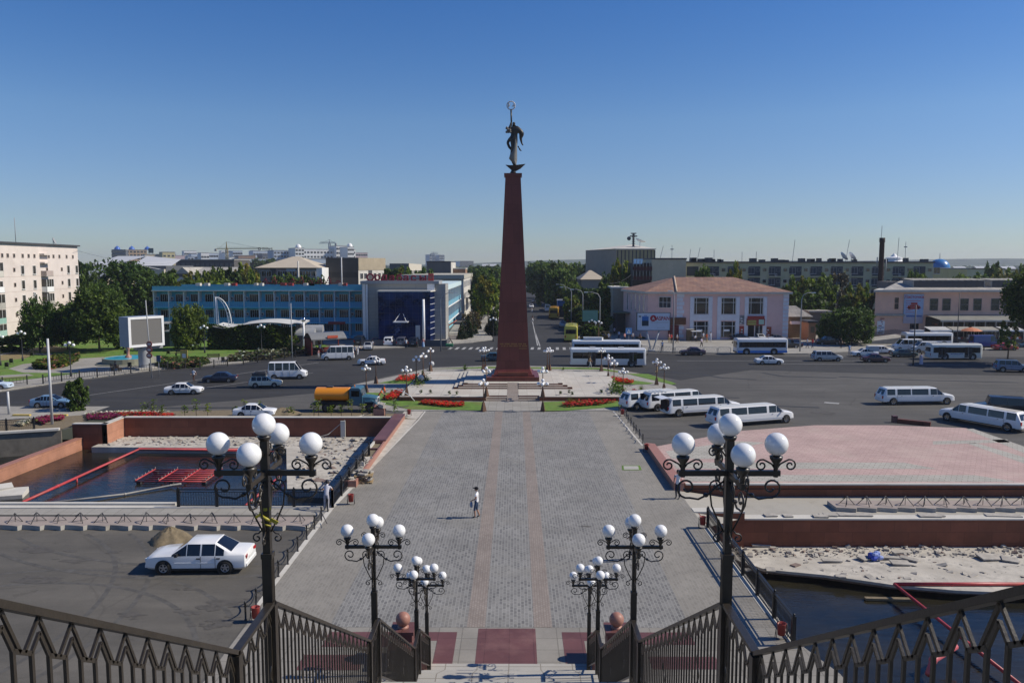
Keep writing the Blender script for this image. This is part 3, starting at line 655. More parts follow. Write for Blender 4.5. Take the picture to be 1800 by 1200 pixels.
# ================================================================== STAIRCASE, RAILINGS, LAMPS
# levels: landings (y0,y1,z)
LAND = [(-2.0,1.75,12.2),(8.0,9.25,8.55),(15.4,16.4,5.05),(22.2,23.4,1.5)]
ENDY, ENDZ = 26.15, .16
RX = 2.78
def floor_segments():
    seg = []
    for i, (a, b, z) in enumerate(LAND):
        seg.append(('L', a, b, z, z))
        nxt = (LAND[i+1][0], LAND[i+1][2]) if i+1 < len(LAND) else (ENDY, ENDZ)
        seg.append(('F', b, nxt[0], z, nxt[1]))
    return seg
SEG = floor_segments()
t_ = thing('stone_staircase', 'pale stone staircase descending between iron railings to the plaza', 'staircase')
mbt = MB()
for k, a, b, z0, z1 in SEG:
    if k == 'L': mbt.box(-RX-.25, a, z0-.4, RX+.25, b, z0)
    else:
        n_ = max(2, round((z0-z1)/.155)); dz = (z0-z1)/n_; dy = (b-a)/n_
        for i in range(n_-1 if b != ENDY else n_):
            mbt.box(-RX-.25, a+i*dy, z0-(i+1)*dz-.35, RX+.25, a+(i+1)*dy+.02, z0-(i+1)*dz)
mbt.box(-RX-.9, ENDY, -.1, RX+.9, ENDY+.45, .15)
mbt.build('steps', m_slab, t_)
for s in (-1, 1):
    mb = MB()
    for k, a, b, z0, z1 in SEG:
        x0, x1 = s*(RX+.25), s*(RX+.40); x0, x1 = min(x0,x1), max(x0,x1)
        vs = [(x0,a,0-.05),(x1,a,-.05),(x1,b,-.05),(x0,b,-.05),(x0,a,z0+.02),(x1,a,z0+.02),(x1,b,z1+.02),(x0,b,z1+.02)]
        mb.add(vs, [(4,5,6,7),(0,1,5,4),(1,2,6,5),(2,3,7,6),(3,0,4,7)])
    mb.build('stringer', m_conc, t_)
RH = 1.4
def rz_at(y):
    for k, a, b, z0, z1 in SEG:
        if a <= y <= b: return z0 + (z1-z0)*(y-a)/(b-a)
    return ENDZ
def zrail(y): return rz_at(y) + (RH if y < 26.0 else 1.15)
def railing(s, lab):
    t = thing('stair_railing', lab, 'railing', (s*2.73, 0, 0))
    brk = [-.5, 1.75] + [q for a, b, z in LAND[1:] for q in (a, b)] + [ENDY]
    mb = MB()
    for a, b in zip(brk[:-1], brk[1:]):
        za, zb = zrail(a+.001), zrail(b-.001)
        A = Vector((0, a, za)); B = Vector((0, b, zb)); L = (B-A).length; ang = atan2(zb-za, b-a)
        mb.cbox((A+B)/2, (.088, L+.05, .046), 0, 0, ang)
    mb.build('handrail', m_bronze, t)
    for y in brk[1:]:
        mb = MB(); z = rz_at(min(y, 26.1)); mb.box(-.055, y-.055, z-.05, .055, y+.055, zrail(y-.001)-.02); mb.build('post', m_bronze, t)
    P_ = .34
    for a, b in zip(brk[:-1], brk[1:]):
        za, zb = zrail(a+.001), zrail(b-.001); sl = (zb-za)/(b-a); n_ = max(1, round((b-a)/P_)); p = (b-a)/n_
        m1 = MB()
        def zt(y): return za + sl*(y-a)
        def bar(y0, d0, y1, d1, wd=.023, th=.018):   # bar between (y, depth below rail)
            A = Vector((0, y0, zt(y0)-d0)); B = Vector((0, y1, zt(y1)-d1)); L = (B-A).length
            m1.cbox((A+B)/2, (th, L, wd), 0, 0, atan2(B.z-A.z, B.y-A.y))
        lo = RH-.14
        for i in range(n_):
            c = a + (i+.5)*p; h = p*.44; hi = p*.25
            if b > 26: lo = 1.0
            bar(c, .03, c-h, .27); bar(c, .03, c+h, .27)
            bar(c, .13, c-hi, .27, .024); bar(c, .13, c+hi, .27, .024)
            m1.box(-.011, c-hi-.013, zt(c-hi)-lo, .011, c-hi+.013, zt(c-hi)-.27)
            m1.box(-.011, c+hi-.013, zt(c+hi)-lo, .011, c+hi+.013, zt(c+hi)-.27)
            if i < n_-1: bar(c+hi, .27, c+p-hi, .27, .03)
            if i % 7 == 3:
                m1.tube([(0, c+hi+.05*sin(q*.8), zt(c+hi)-.55-q*.05) for q in range(10)], .012, 5)
        bar(a, lo, b, lo, .035, .035)
        m1.build('panel', m_bronze, t)
    return t
railing(-1, 'dark brown iron railing down the left side of the staircase')
railing(1, 'dark brown iron railing down the right side of the staircase')

def spiral(c, r0, turns, dirx, ux, n=16, start=0.0):       # flat scroll in the plane (ux, z)
    out = []
    for i in range(n+1):
        q = i/n; a = start + dirx*turns*2*pi*q; r = r0*(1-.75*q)
        out.append((c[0]+ux[0]*r*cos(a), c[1]+ux[1]*r*cos(a), c[2]+r*sin(a)))
    return out
def scrolls(mb, base, ux, sc, r=.011):                     # curved scroll leaving a stem to one side
    b = Vector(base); u = Vector((ux[0], ux[1], 0))
    c = b + u*(.17*sc) + Vector((0,0,.06*sc))
    sp = spiral(c, .075*sc, 1.35, -1, ux, 16, pi*.75)
    sp = [tuple(b)] + [tuple(b + u*(.05*sc) + Vector((0,0,.075*sc)))] + sp
    mb.tube(sp, r*sc, 5)
def ornate_lamp(loc, lab, tapeyes=False):
    t = thing('globe_lamp', lab, 'street lamp', loc, 0, 'five globe lamps along the stair railings')
    mb = MB()
    mb.box(-.058,-.058,0,.058,.058,2.0); mb.box(-.066,-.066,1.96,.066,.066,2.02); mb.box(-.044,-.044,2.02,.044,.044,3.38)
    for s in (-1,1):
        for q in (-1,1): mb.box(s*.059-.004, q*.03-.006, .02, s*.059+.004, q*.03+.006, 1.95)
    mb.lathe((0,0,3.38), [(.05,0),(.075,.03),(.085,.06),(.02,.07)], 10)
    mb.build('pole', m_bronze, t)
    mb = MB(); mb.box(-.6,-.028,2.965,.6,.028,3.03); mb.box(-.026,-.6,2.968,.026,.6,3.027); mb.build('crossarm', m_bronze, t)
    for ux in ((1,0),(-1,0),(0,1),(0,-1)):
        e = (ux[0]*.55, ux[1]*.55)
        mb = MB(); mb.lathe((e[0],e[1],2.95), [(.03,0),(.028,.12),(.035,.16),(.075,.22),(.08,.25),(.03,.26)], 10)
        px_ = (ux[1], ux[0])
        for d in (ux, (-ux[0],-ux[1])): scrolls(mb, (e[0],e[1],3.03), d, 1.0)
        # big lower bracket
        pts = []
        for i in range(15):
            q = i/14; rr = .08+.42*q; zz = 2.42+.42*(q**.6)*(1-.35*q)+.02
            pts.append((ux[0]*(.06+.44*q), ux[1]*(.06+.44*q), 2.40+.50*sin(pi*.5*q)-.22*sin(pi*q)*q))
        c = (ux[0]*.50, ux[1]*.50, 2.82)
        big = spiral(c, .13, 1.25, 1, ux, 18, -pi*.6)
        mb.tube([(ux[0]*.06,ux[1]*.06,2.9),(ux[0]*.14,ux[1]*.14,2.84),(ux[0]*.24,ux[1]*.24,2.74),(ux[0]*.36,ux[1]*.36,2.68)]+big, .013, 5)
        mb.tube([(ux[0]*.05,ux[1]*.05,2.28),(ux[0]*.12,ux[1]*.12,2.42),(ux[0]*.2,ux[1]*.2,2.6),(ux[0]*.22,ux[1]*.22,2.75)]+spiral((ux[0]*.15,ux[1]*.15,2.84), .08, 1.1, 1, ux, 12, 0), .011, 5)
        mb.sph((ux[0]*.27,ux[1]*.27,2.73), .035, 6, 5, 0, (1,1,.8), False)
        mb.tube([(ux[0]*.06,ux[1]*.06,2.3)]+spiral((ux[0]*.12,ux[1]*.12,2.2), .06, 1.1, -1, ux, 10, pi*.6), .010, 5)
        scrolls(mb, (ux[0]*.05,ux[1]*.05,3.2), ux, .85)
        mb.build('bracket', m_bronze, t)
    for (x, y, z) in ((.55,0,3.345),(-.55,0,3.345),(0,.55,3.345),(0,-.55,3.345),(0,0,3.575)):
        mb = MB(); mb.sph((x,y,z), .137, 24, 16); mb.build('globe', m_globe, t)
    return t
LY = [9.25, 16.4, 23.4, ENDY]
LZ = [8.55, 5.05, 1.5, .16]
which = ['nearest', 'second nearest', 'third nearest', 'farthest']
L0 = ornate_lamp((-2.76, LY[0], LZ[0]), 'nearest ornate five globe lamp on the left stair railing')
mb = MB(); rg = random.Random(1)
mb.lathe((0,0,2.52),[(.085,0),(.088,.03),(.085,.06)],8); mb.tube([(-.12,-.02,2.48),(-.05,-.1,2.42),(.05,-.1,2.36),(.1,-.05,2.3)],[.02,.035,.03,.02],6)
mb.cbox((.17,-.1,2.33),(.16,.02,.07),0,.3,.2,.6); mb.tube([(-.08,-.05,2.3),(0,-.1,2.26),(.09,-.06,2.22)],.018,5); mb.cbox((-.12,-.09,2.44),(.14,.02,.05),0,.2,0,-.6)
mb.v = [(x*.62,y*.62,(z-2.45)*.62) for x,y,z in mb.v]
tag(mb.build('plastic_tape', M('yellow_tape',(.34,.30,.03),.4,.4,9), None, (-2.76,LY[0],LZ[0]+2.5)), 'yellow tape knotted round the nearest left lamp pole', 'tape')
for i in range(1, 4): dup(L0, (-2.80, LY[i], LZ[i]), 0, which[i]+' ornate five globe lamp on the left stair railing')
for i in range(4): dup(L0, (2.74, LY[i], LZ[i]), 0, which[i]+' ornate five globe lamp on the right stair railing')
for s, lab in ((-1,'red granite pedestal with a stone ball at the left foot of the stairs'),(1,'red granite pedestal with a stone ball at the right foot of the stairs')):
    t = thing('ball_pedestal', lab, 'pedestal', (s*3.78+(.05 if s>0 else 0), 27.3, 0))
    mb = MB(); mb.box(-.36,-.36,-.05,.36,.36,1.02); mb.box(-.42,-.42,1.02,.42,.42,1.14); mb.box(-.42-(.0),-.95,-.05,.42,-.36,.75); mb.build('plinth', m_redslab, t)
    mb = MB(); mb.lathe((0,0,1.14),[(.2,0),(.2,.04),(.12,.08)],14); mb.sph((0,0,1.44), .26, 24, 14); mb.build('ball', m_pinkgran, t)
    mb = MB(); mb.box(s*-.72-.25,-1.25,-.05,s*-.72+.25,-.1,.62); mb.build('wing_wall', m_pinkgran, t)

# ornate plaza balustrades ---------------------------------------------------
def balustrade(a, b, lab, z=0.0, cat='railing'):
    d = Vector((b[0]-a[0], b[1]-a[1])); L = d.length
    t = thing('iron_balustrade', lab, cat, (a[0], a[1], z), atan2(d.y, d.x))
    n_ = max(1, round(L/2.2)); p = L/n_
    mb = MB(); mb.box(0,-.05,1.04,L,.05,1.10); mb.box(0,-.025,.90,L,.025,.935); mb.box(0,-.025,.10,L,.025,.14); mb.build('rails', m_black, t)
    for i in range(n_+1):
        mb = MB(); x = i*p; mb.box(x-.07,-.07,0,x+.07,.07,1.12); mb.sph((x,0,1.17),.055,8,6); mb.build('post', m_black, t)
    for i in range(n_):
        mb = MB(); k = 14
        for j in range(k):
            x = i*p+.07+(p-.14)*(j+.5)/k
            mb.tube([(x+.035*sin(q/8*2*pi),0,.14+.76*q/8) for q in range(9)], .010, 4, 0, False)
            mb.tube([(x-.035*sin(q/8*2*pi),0,.14+.76*q/8) for q in range(9)], .008, 4, 0, False)
        mb.build('panel', m_black, t)
    return t
balustrade((-19.3,45.0),(-10.35,45.0),'ornate black iron railing along the near side of the left pool')
balustrade((-10.35,45.0),(-10.35,56.6),'ornate black iron railing turning along the plaza beside the left pool')
balustrade((10.5,28.3),(10.5,41.4),'long ornate black iron railing between plaza and right pool')
g = GX(-20,775,0); balustrade((-52,62.3),(-40.5,66.3),'black railing on the channel bank at far left',0)

# chain bollards -----------------------------------------------------------
def bollard(loc, lab, grp, chain):
    t = thing('chain_bollard', lab, 'bollard', loc, 0, grp)
    mb = MB(); mb.lathe((0,0,0),[(.055,0),(.055,.05),(.04,.06),(.04,.68),(.05,.69),(.05,.74),(.02,.79),(.001,.8)],8); mb.build('post', m_black, t)
    if chain:
        d = Vector(chain); n_ = 9
        mb = MB(); mb.tube([(d.x*q/n_, d.y*q/n_, .62-.9*(q/n_)*(1-q/n_)) for q in range(n_+1)], .028, 5); mb.build('chain', m_black, t)
    return t
ys = [30.3, 31.6, 33.2, 34.7, 36.2, 37.9, 39.6, 41.2, 42.7, 44.2]
for i, y in enumerate(ys):
    bollard((-10.45, y, 0), ORD[i]+' chain bollard from the stairs along the left edge of the plaza', 'chain bollards on the left plaza edge', (0, ys[i+1]-y, 0) if i < len(ys)-1 else None)
pb = [GX(*p) for p in [(1130,779),(1124,770),(1118,762),(1114,757),(1109,748),(1104,743),(1101,735),(1092,725),(1088,724)]]
for i, p in enumerate(pb):
    bollard((p[0], p[1], 0), ORD[i]+' chain bollard from the red bin beside the parked limousines', 'chain bollards beside the limousines', (pb[i+1][0]-p[0], pb[i+1][1]-p[1], 0) if i < len(pb)-1 else None)

# bins ------------------------------------------------------------------
def bin_(p, lab, mat=m_redp, k=1.0):
    t = thing('litter_bin', lab, 'bin', p, 0, 'litter bins', (k,k,k))
    mb = MB()
    for s in (-1,1): mb.tube([(s*.24,-.12,0),(s*.24,-.12,.02),(s*.24,0,.45),(s*.24,0,.72)], .018, 5); mb.tube([(s*.24,.12,0),(s*.24,.0,.45)], .016, 5)
    mb.tube([(-.24,-.12,.02),(.24,-.12,.02)],.014,5); mb.build('stand', m_dkgrey, t)
    mb = MB(); mb.lathe((0,0,.2),[(.001,0),(.17,0),(.2,.5),(.21,.52),(.18,.52),(.16,.05),(.001,.05)],12); mb.build('bucket', mat, t)
for px, py, lab in [(617,886,'red litter bin beside the railing corner of the left pool'),(1235,927,'red litter bin at the head of the long right railing'),(1373,1122,'red litter bin at the near end of the right railing'),
      (1136,794,'red litter bin at the corner of the pink terrace'),(1094,731,'small red litter bin behind the rear limousine'),(719,731,'red litter bin at the far end of the pool wall'),(450,1092,'red litter bin half hidden by the nearest left lamp')]:
    bin_(G(px,py), lab, m_redp, .85)
# wavy kerb benches with tripod stands ------------------------------------------
def wavy(x0, x1, y, z, lab, ph=0.0):
    t = thing('wavy_plinth', lab, 'plinth'); n_ = int((x1-x0)/.12); front = []
    for i in range(n_+1):
        x = x0+(x1-x0)*i/n_; u = ((x-x0)/1.17+ph) % 1; front.append((x, y-.45-.24*(u**1.7)))
    mb = MB(); mb.prism(front+[(x1,y+.95),(x0,y+.95)], z-.02, z+.24, 0, 1); mb.build('plinth_body', [m_plinth, m_conc], t)
wavy(-60,-10.75,41.6,0,'low plinth with a scalloped front along the left car park')
wavy(19.2,66,46.4,-.5,'low plinth with a scalloped front on the right ledge')
def stand(loc, lab, grp, sc, rz):
    t = thing('tripod_stand', lab, 'stand', loc, rz, grp, (sc,sc,sc))
    mb = MB()
    for a in (0, 2.1, 4.2): mb.tube([(0,0,.62),(.55*cos(a),.55*sin(a),0)], .028, 5)
    mb.tube([(.55,0,.0),(.55*cos(2.1),.55*sin(2.1),.0)],.02,5); mb.tube([(0,0,.62),(0,0,.0)],.02,5); mb.tube([(0,0,.62),(-.2,.25,.38)],.03,5)
    mb.build('frame', m_dkgrey, t)
xl = [(25+i*38.6) for i in range(15)]
for i, px in enumerate(xl):
    p = GX(px, 917, .24); stand((p[0], 41.7, .24), ORD[i]+' black tripod stand from the left edge on the car park plinth', 'tripod stands on the left plinth', .76+.08*sin(i*2.3), .4*i)
for i in range(10):
    p = GX(1482+i*33.7, 882, -.26); stand((p[0], 46.5, -.26), ORD[i]+' black tripod stand from the left on the right ledge plinth', 'tripod stands on the right plinth', .86, .5*i)
# sand heap, pallets, rubble heaps -------------------------------------------
def heap(name, loc, r, h, mat, lab, cat, seed=0):
    rg = random.Random(seed); mb = MB(); nr, na = 14, 36; vs = []
    for i in range(nr+1):
        for j in range(na):
            a = 2*pi*j/na; q = i/nr; rr = r*q*(1+.12*sin(3*a+seed)+.08*sin(7*a+2)); z = h*(1-q**1.4)*(1+.05*rg.uniform(-1,1)) + (.06*rg.uniform(-1,1)*h if 0<i<nr else 0)
            vs.append((rr*cos(a), rr*.8*sin(a), z if i < nr else -.03))
    mb.add(vs, [(i*na+j, i*na+(j+1)%na, (i+1)*na+(j+1)%na, (i+1)*na+j) for i in range(nr) for j in range(na)][::-1], 0, True)
    mb.f = [f[::-1] for f in mb.f]
    tag(mb.build(name, mat, None, loc), lab, cat)
heap('sand_heap', G(300,949,0), 1.12, .68, m_sand, 'heap of brown sand beside the white parked car', 'heap', 1)
heap('soil_heap', (-21.5,73.2,.2), 1.7, .55, m_sand, 'low heap of soil beyond the left pool wall', 'heap', 2)
g = G(640,847,0)
t_ = thing('pallet_stack', 'stack of wooden pallets loaded with stone slabs by the pool wall', 'pallets', (g[0],g[1],0), .1)
for k in range(2):
    mb = MB(); z = k*.42
    for x in (-.5,0,.5): mb.box(x-.06,-.5,z,x+.06,.5,z+.09)
    for y in (-.42,-.2,0,.2,.42): mb.box(-.6,y-.05,z+.09,.6,y+.05,z+.115)
    mb.build('pallet', M('pallet_wood',(.42,.31,.17),.9,.2,4), t_)
    mb = MB(); rg = random.Random(k)
    for i in range(12): mb.cbox((rg.uniform(-.4,.4),rg.uniform(-.35,.35),z+.16+rg.random()*.22),(.35,.3,.1),0,rg.random()*3,rg.uniform(-.3,.3))
    mb.build('stones', m_stone, t_)
g = (-12.3,72.6,.1); mb = MB(); rg = random.Random(6)
for i in range(9): mb.cbox((rg.uniform(-.5,.5),rg.uniform(-.3,.3),.3+.75*rg.random()),(.5,.35,.3),rg.randrange(2),rg.random()*3,rg.random()*.6)
mb.cbox((0,0,.35),(1.0,.8,.7),1); tag(mb.build('stone_pile', [m_stone,m_pinkgran], None, g), 'pile of pink stone blocks beside the water truck', 'stones')
# ================================================================== VEHICLES
def ring(st):
    x, zb, zl, zt, wv, wt = st
    h = [(wv*.86, zb), (wv*.985, zb+.10), (wv, zb+(zl-zb)*.55), (wv*.965, zl), (wt, zt-min(.06,(zt-zl)*.4)), (wt*.80, zt), (0, zt+.02)]
    return [(x, -y, z) for y, z in h] + [(x, y, z) for y, z in h[-2::-1]]
def wheel_part(t, x, y, r, wd, rimm=None):
    s = -1 if y < 0 else 1
    mb = MB(); mb.lathe((x,y,r), [(r*.62,-wd/2),(r*.93,-wd/2),(r,-wd*.3),(r,wd*.3),(r*.93,wd/2),(r*.62,wd/2)], 20, 0, True, 'y')
    wh = mb.build('wheel', m_tyre, t)
    mb = MB(); f = s*wd/2
    mb.disc((x,y+f*.55,r), r*.64, 18, 1, 'y', s > 0)
    for k in range(5):
        a = 2*pi*k/5+.3; mb.cbox((x+cos(a)*r*.32, y+f*.8, r+sin(a)*r*.32), (r*.6, .03, r*.2), 0, 0, 0, -a)
    mb.lathe((x,y,r), [(r*.55,f*.6),(r*.56,f*.98),(r*.65,f*.98),(r*.66,f*.6)], 18, 0, True, 'y')
    mb.build('rim', [rimm or m_rim, m_dkgrey], wh)
def finish(me, ang=35):
    try: me.set_sharp_from_angle(angle=R(ang))
    except Exception: pass
CARK = {
 'sedan':  dict(L=4.45,W=.86,H=1.41,hood=1.22,ws=.66,rg=.66,deck=.62,belt=.86,hz=.92,dz=.97,wr=.31,nw=2),
 'hatch':  dict(L=4.35,W=.86,H=1.38,hood=1.35,ws=.72,rg=.95,deck=.18,belt=.88,hz=.90,dz=.98,wr=.31,nw=3),
 'estate': dict(L=4.20,W=.82,H=1.46,hood=1.25,ws=.55,rg=.30,deck=.02,belt=.90,hz=.93,dz=.90,wr=.30,nw=3),
 'suv':    dict(L=4.75,W=.93,H=1.82,hood=1.25,ws=.62,rg=.30,deck=.04,belt=1.12,hz=1.16,dz=1.12,wr=.38,nw=3),
 'minivan':dict(L=4.85,W=.95,H=1.72,hood=.95,ws=.95,rg=.30,deck=.03,belt=1.06,hz=1.05,dz=1.06,wr=.33,nw=3),
 'van':    dict(L=5.60,W=.98,H=2.45,hood=.75,ws=.75,rg=.10,deck=.02,belt=1.30,hz=1.25,dz=1.30,wr=.34,nw=4),
 'jeep':   dict(L=4.50,W=.88,H=1.90,hood=1.2,ws=.22,rg=.12,deck=.02,belt=1.22,hz=1.15,dz=1.22,wr=.38,nw=2),
 'limo':   dict(L=8.90,W=1.0,H=1.93,hood=1.30,ws=.85,rg=.35,deck=.05,belt=1.18,hz=1.22,dz=1.16,wr=.40,nw=4),
}
def car(lab, kind, col, p, heading, cat='car', name=None, group=None, glass=None, opens=(), **kw):
    k = dict(CARK[kind]); k.update(kw)
    L,W,H,belt = k['L'],k['W'],k['H'],k['belt']; h = L/2; zb = .20 if kind in ('sedan','hatch','estate') else .30
    if kind == 'limo': zb = .34
    glass = glass or m_carg
    VS = k.get('sc', .87)
    t = thing(name or ('limousine' if kind == 'limo' else 'van' if kind == 'van' else 'car'), lab, cat, (p[0],p[1],0.0 if len(p)<3 else p[2]), heading, group, (VS,)*3)
    xc = h-k['hood']; xf = xc-k['ws']; xd = -h+k['deck']+.08; xr = xd+k['rg']
    st = []; fl = []
    def S(x, b, l, z, wv, wt, flag=''): st.append((x,b,l,z,wv,wt)); fl.append(flag)
    dz = k['dz']
    S(-h, zb+.12, dz*.62, dz*.70, W*.90, W*.84)
    S(-h+.05, zb+.05, dz*.86, dz*.94 if k['deck']>.3 else dz, W*.96, W*.90)
    if k['deck'] > .3: S(-h+.25, zb, dz*.88, dz*.985, W*.985, W*.88)
    S(xd, zb, belt*.985, dz+.012, W, W*.88, 'r')                    # rear glass starts
    if kind in ('sedan','hatch'): q_ = .42; S(xd+k['rg']*q_, zb, belt*.99, dz+(H-.03-dz)*q_*1.08, W, W*(.88-.12*q_), 'q'); 
    S(xr, zb, belt, H-.03, W, W*.76 if kind not in ('van','jeep','limo','suv') else W*.85, '')
    wr_ = W*.76 if kind not in ('van','jeep','limo','suv') else W*.85
    cab = xf-xr; pl = .07
    wins = k.get('wins')
    if not wins:
        n_ = k['nw']; wins = [((i+.0)/n_, (i+1.)/n_) for i in range(n_)]
    for (a, b) in wins:
        x0, x1 = xr+cab*a+pl*.5, xr+cab*b-pl*.5
        if abs(x0-st[-1][0]) > .01: S(x0, zb, belt, H, W, wr_, 'w')
        else: fl[-1] = 'w'
        S(x1, zb, belt, H, W, wr_, '')
    S(xf, zb, belt, H-.015, W, wr_, 'f')
    S(xc, zb, belt*.985, k['hz']+.02, W, W*.90, '')
    S(h-.50, zb+.01, k['hz']*.88, k['hz']*.965, W*.985, W*.86)
    S(h-.14, zb+.03, k['hz']*.80, k['hz']*.88, W*.93, W*.80)
    S(h-.02, zb+.06, k['hz']*.66, k['hz']*.76, W*.87, W*.74)
    S(h, zb+.12, k['hz']*.56, k['hz']*.62, W*.84, W*.72)
    rg = [ring(s_) for s_ in st]; N = 13
    vs = [v for r_ in rg for v in r_]
    bf, wf, rf, sf = [], [], [], {}
    for i in range(len(st)-1):
        for j in range(N-1):
            f = (i*N+j, (i+1)*N+j, (i+1)*N+j+1, i*N+j+1)
            if fl[i] == 'f' and j in (5,6): wf.append(f)
            elif fl[i] in 'rq' and fl[i] and j in (5,6) and 'tailgate' not in opens: rf.append(f)
            elif fl[i] in ('w','q') and j in (3,8): sf.setdefault((i,j), []).append(f)
            elif fl[i] == 'f' and j in (3,8) and kind != 'jeep': sf.setdefault((i,j), []).append(f)
            else: bf.append(f)
        bf.append((i*N, i*N+N-1, (i+1)*N+N-1, (i+1)*N))
    bf.append(tuple(range(N))[::-1]); bf.append(tuple((len(st)-1)*N+j for j in range(N)))
    def sub(name, fs, m, sm=True):
        idx = sorted({i for f in fs for i in f}); mp = {a: b for b, a in enumerate(idx)}
        mb = MB(); mb.add([vs[i] for i in idx], [tuple(mp[i] for i in f) for f in fs], 0, sm)
        o = mb.build(name, m, t); finish(o.data); return o
    body = sub('body', bf, col)
    if kind in ('van','minivan','suv','limo','jeep') and 'tailgate' not in opens:
        mb = MB(); zz0, zz1 = (dz+.03, H-.18)
        # upright rear pane
        a0 = st[[i for i,f in enumerate(fl) if f=='r'][0]]; x0 = a0[0]; x1 = st[[i for i,f in enumerate(fl) if f=='r'][0]+1][0]
        def rx(z): return x0+(x1-x0)*(z-dz)/(H-.03-dz)-.012
        ww = W*.72
        mb.quad((rx(zz0),ww,zz0),(rx(zz0),-ww,zz0),(rx(zz1),-ww*.92,zz1),(rx(zz1),ww*.92,zz1))
        mb.build('rear_window', glass, t)
    elif rf: sub('rear_window', rf, glass)
    if rf and kind in ('van','minivan','suv','limo','jeep'): sub('tailgate', rf, col)
    if wf: sub('windscreen', wf, glass)
    for q in sf.values(): sub('side_window', q, glass)
    # sills, bumpers, seams
    mb = MB()
    for s in (-1,1): mb.box(-h+.5, s*W*.99-.012 if s>0 else s*W*.99-.012, zb+.0, h-.5, s*W*.99+.012, zb+.09)
    for i in range(1, len(st)-1):
        if fl[i] == 'w' and (kind != 'limo' or i in (6,)):
            for s in (-1,1): mb.box(st[i][0]-pl*.5-.008, s*W-.012, zb+.1, st[i][0]-pl*.5+.008, s*W+.004, belt-.02)
    mb.build('trim', m_trim, t)
    if kind in ('sedan','limo','suv','minivan'):
        for s in (-1,1): mb = MB(); mb.box(-h+1.4, s*W-.015, zb+.30, h-1.35, s*W+.014, zb+.36); mb.build('side_moulding', k.get('bumper', col), t)
    for s in (-1,1):
        mb = MB(); mb.cbox((h-.09, s*W*.62, k['hz']*.70), (.16, W*.36, .13), 0, -s*.25); mb.build('headlight', m_head, t)
        mb = MB(); zt_ = dz*.78
        if k['deck'] > .3: mb.cbox((-h+.015, s*W*.68, zt_), (.05, W*.34, .14), 0, s*.12)
        else: mb.cbox((-h+.03, s*W*.86, zt_+.02), (.09, W*.17, .34))
        mb.build('tail_light', m_tail, t)
        mb = MB(); mb.cbox((xc-.25, s*(W+.07), belt+.07), (.12,.17,.13)); mb.build('mirror', k.get('mirror', col), t)
        if kind in ('sedan','limo','suv'):
            for xx in (([xf-.55, xf-1.45]) if kind != 'limo' else [xf-.5, -h+2.2]):
                mb = MB(); mb.cbox((xx, s*(W-.005), belt-.12), (.16,.05,.045)); mb.build('door_handle', m_trim if kind == 'sedan' else m_chrome, t)
    mb = MB(); mb.box(h-.02,-.26,zb+.12,h+.012,.26,zb+.23); mb.build('number_plate', m_plate, t)
    mb = MB(); mb.box(-h-.012,-.26,dz*.56,-h+.03,.26,dz*.56+.12); mb.build('number_plate', m_plate, t)
    mb = MB(); mb.box(h-.07,-W*.36,k['hz']*.56,h+.008,W*.36,k['hz']*.68); mb.build('grille', m_trim, t)
    mb = MB(); mb.box(-h-.03,-W*.86,zb+.12,-h+.12,W*.86,zb+.26); mb.build('rear_bumper', k.get('bumper', col), t)
    mb = MB(); mb.box(h-.16,-W*.84,zb+.10,h+.02,W*.84,zb+.22); mb.build('front_bumper', k.get('bumper', col), t)
    r = k['wr']
    for x in (h-k.get('fo',.86), -h+k.get('ro',.92)):
        for s in (-1,1):
            mb = MB(); mb.disc((x, s*(W+.004), r*1.02), r*1.22, 20, 0, 'y', s > 0)
            o = mb.build('wheel_arch', m_trim, t)
            wheel_part(t, x, s*(W-.075), r, .20, k.get('rim'))
    if 'rack' in opens:
        mb = MB()
        for s in (-1,1): mb.box(xr+.1, s*W*.6-.02, H+.04, xf-.1, s*W*.6+.02, H+.08)
        mb.build('roof_rails', m_trim, t)
    return t
def at(px, py, z=0.0): return G(px, py, z)
W1 = paint('white', (.78,.78,.77)); W2 = paint('cream', (.66,.62,.50)); BK = paint('black', (.012,.012,.014)); NV = paint('navy', (.012,.018,.045))
SV = paint('silver', (.42,.43,.44), .5); BL = paint('light_blue', (.13,.24,.38)); TG = paint('dark_teal', (.02,.06,.09)); RD = paint('red', (.42,.02,.02)); MR = paint('maroon', (.06,.012,.018)); DG = paint('dark_green', (.03,.055,.055)); GY = paint('grey', (.10,.10,.11)); DB = paint('deep_blue', (.02,.05,.22)); CR = paint('dark_red', (.13,.012,.015)); PB = paint('pale_blue', (.48,.58,.68))
# --- left side
car('white saloon car parked alone in the lower left car park', 'sedan', W1, at(355,997), pi+.03, L=4.55, mirror=m_trim, sc=1.0)
car('light blue hatchback driving by the pool at far left', 'hatch', BL, at(93,715), .06, bumper=paint('blue_dark',(.09,.16,.26)))
car('white saloon car on the left road with a black bumper line', 'sedan', W1, at(324,692), .10, bumper=m_trim)
car('dark navy saloon car on the left road behind a pedestrian', 'sedan', NV, at(387,671), pi+.13)
t_ = car('cream estate car carrying a load on its roof rack', 'estate', W2, at(467,679.5), .13, opens=('rack',), bumper=m_chrome)
g = at(457,679.5); mb = MB(); mb.cbox((0,0,0),(1.5,1.0,.3)); mb.cbox((.1,.1,.2),(1.1,.7,.18)); tag(mb.build('roof_load', m_dkgrey, None, (g[0],g[1],1.48), .13), 'dark bundle tied on the roof of the cream estate car', 'load')
car('white minibus with a dark window band driving right on the left road', 'van', W1, at(506,665), .11, 'van', 'minibus', L=5.3, H=2.4, wins=[(0,.22),(.24,.52),(.54,.78),(.80,1.0)])
v = car('white minibus with its black bonnet raised at the bus stop', 'van', W1, at(594,632), pi+.22, 'van', 'minibus', L=5.5, H=2.35)
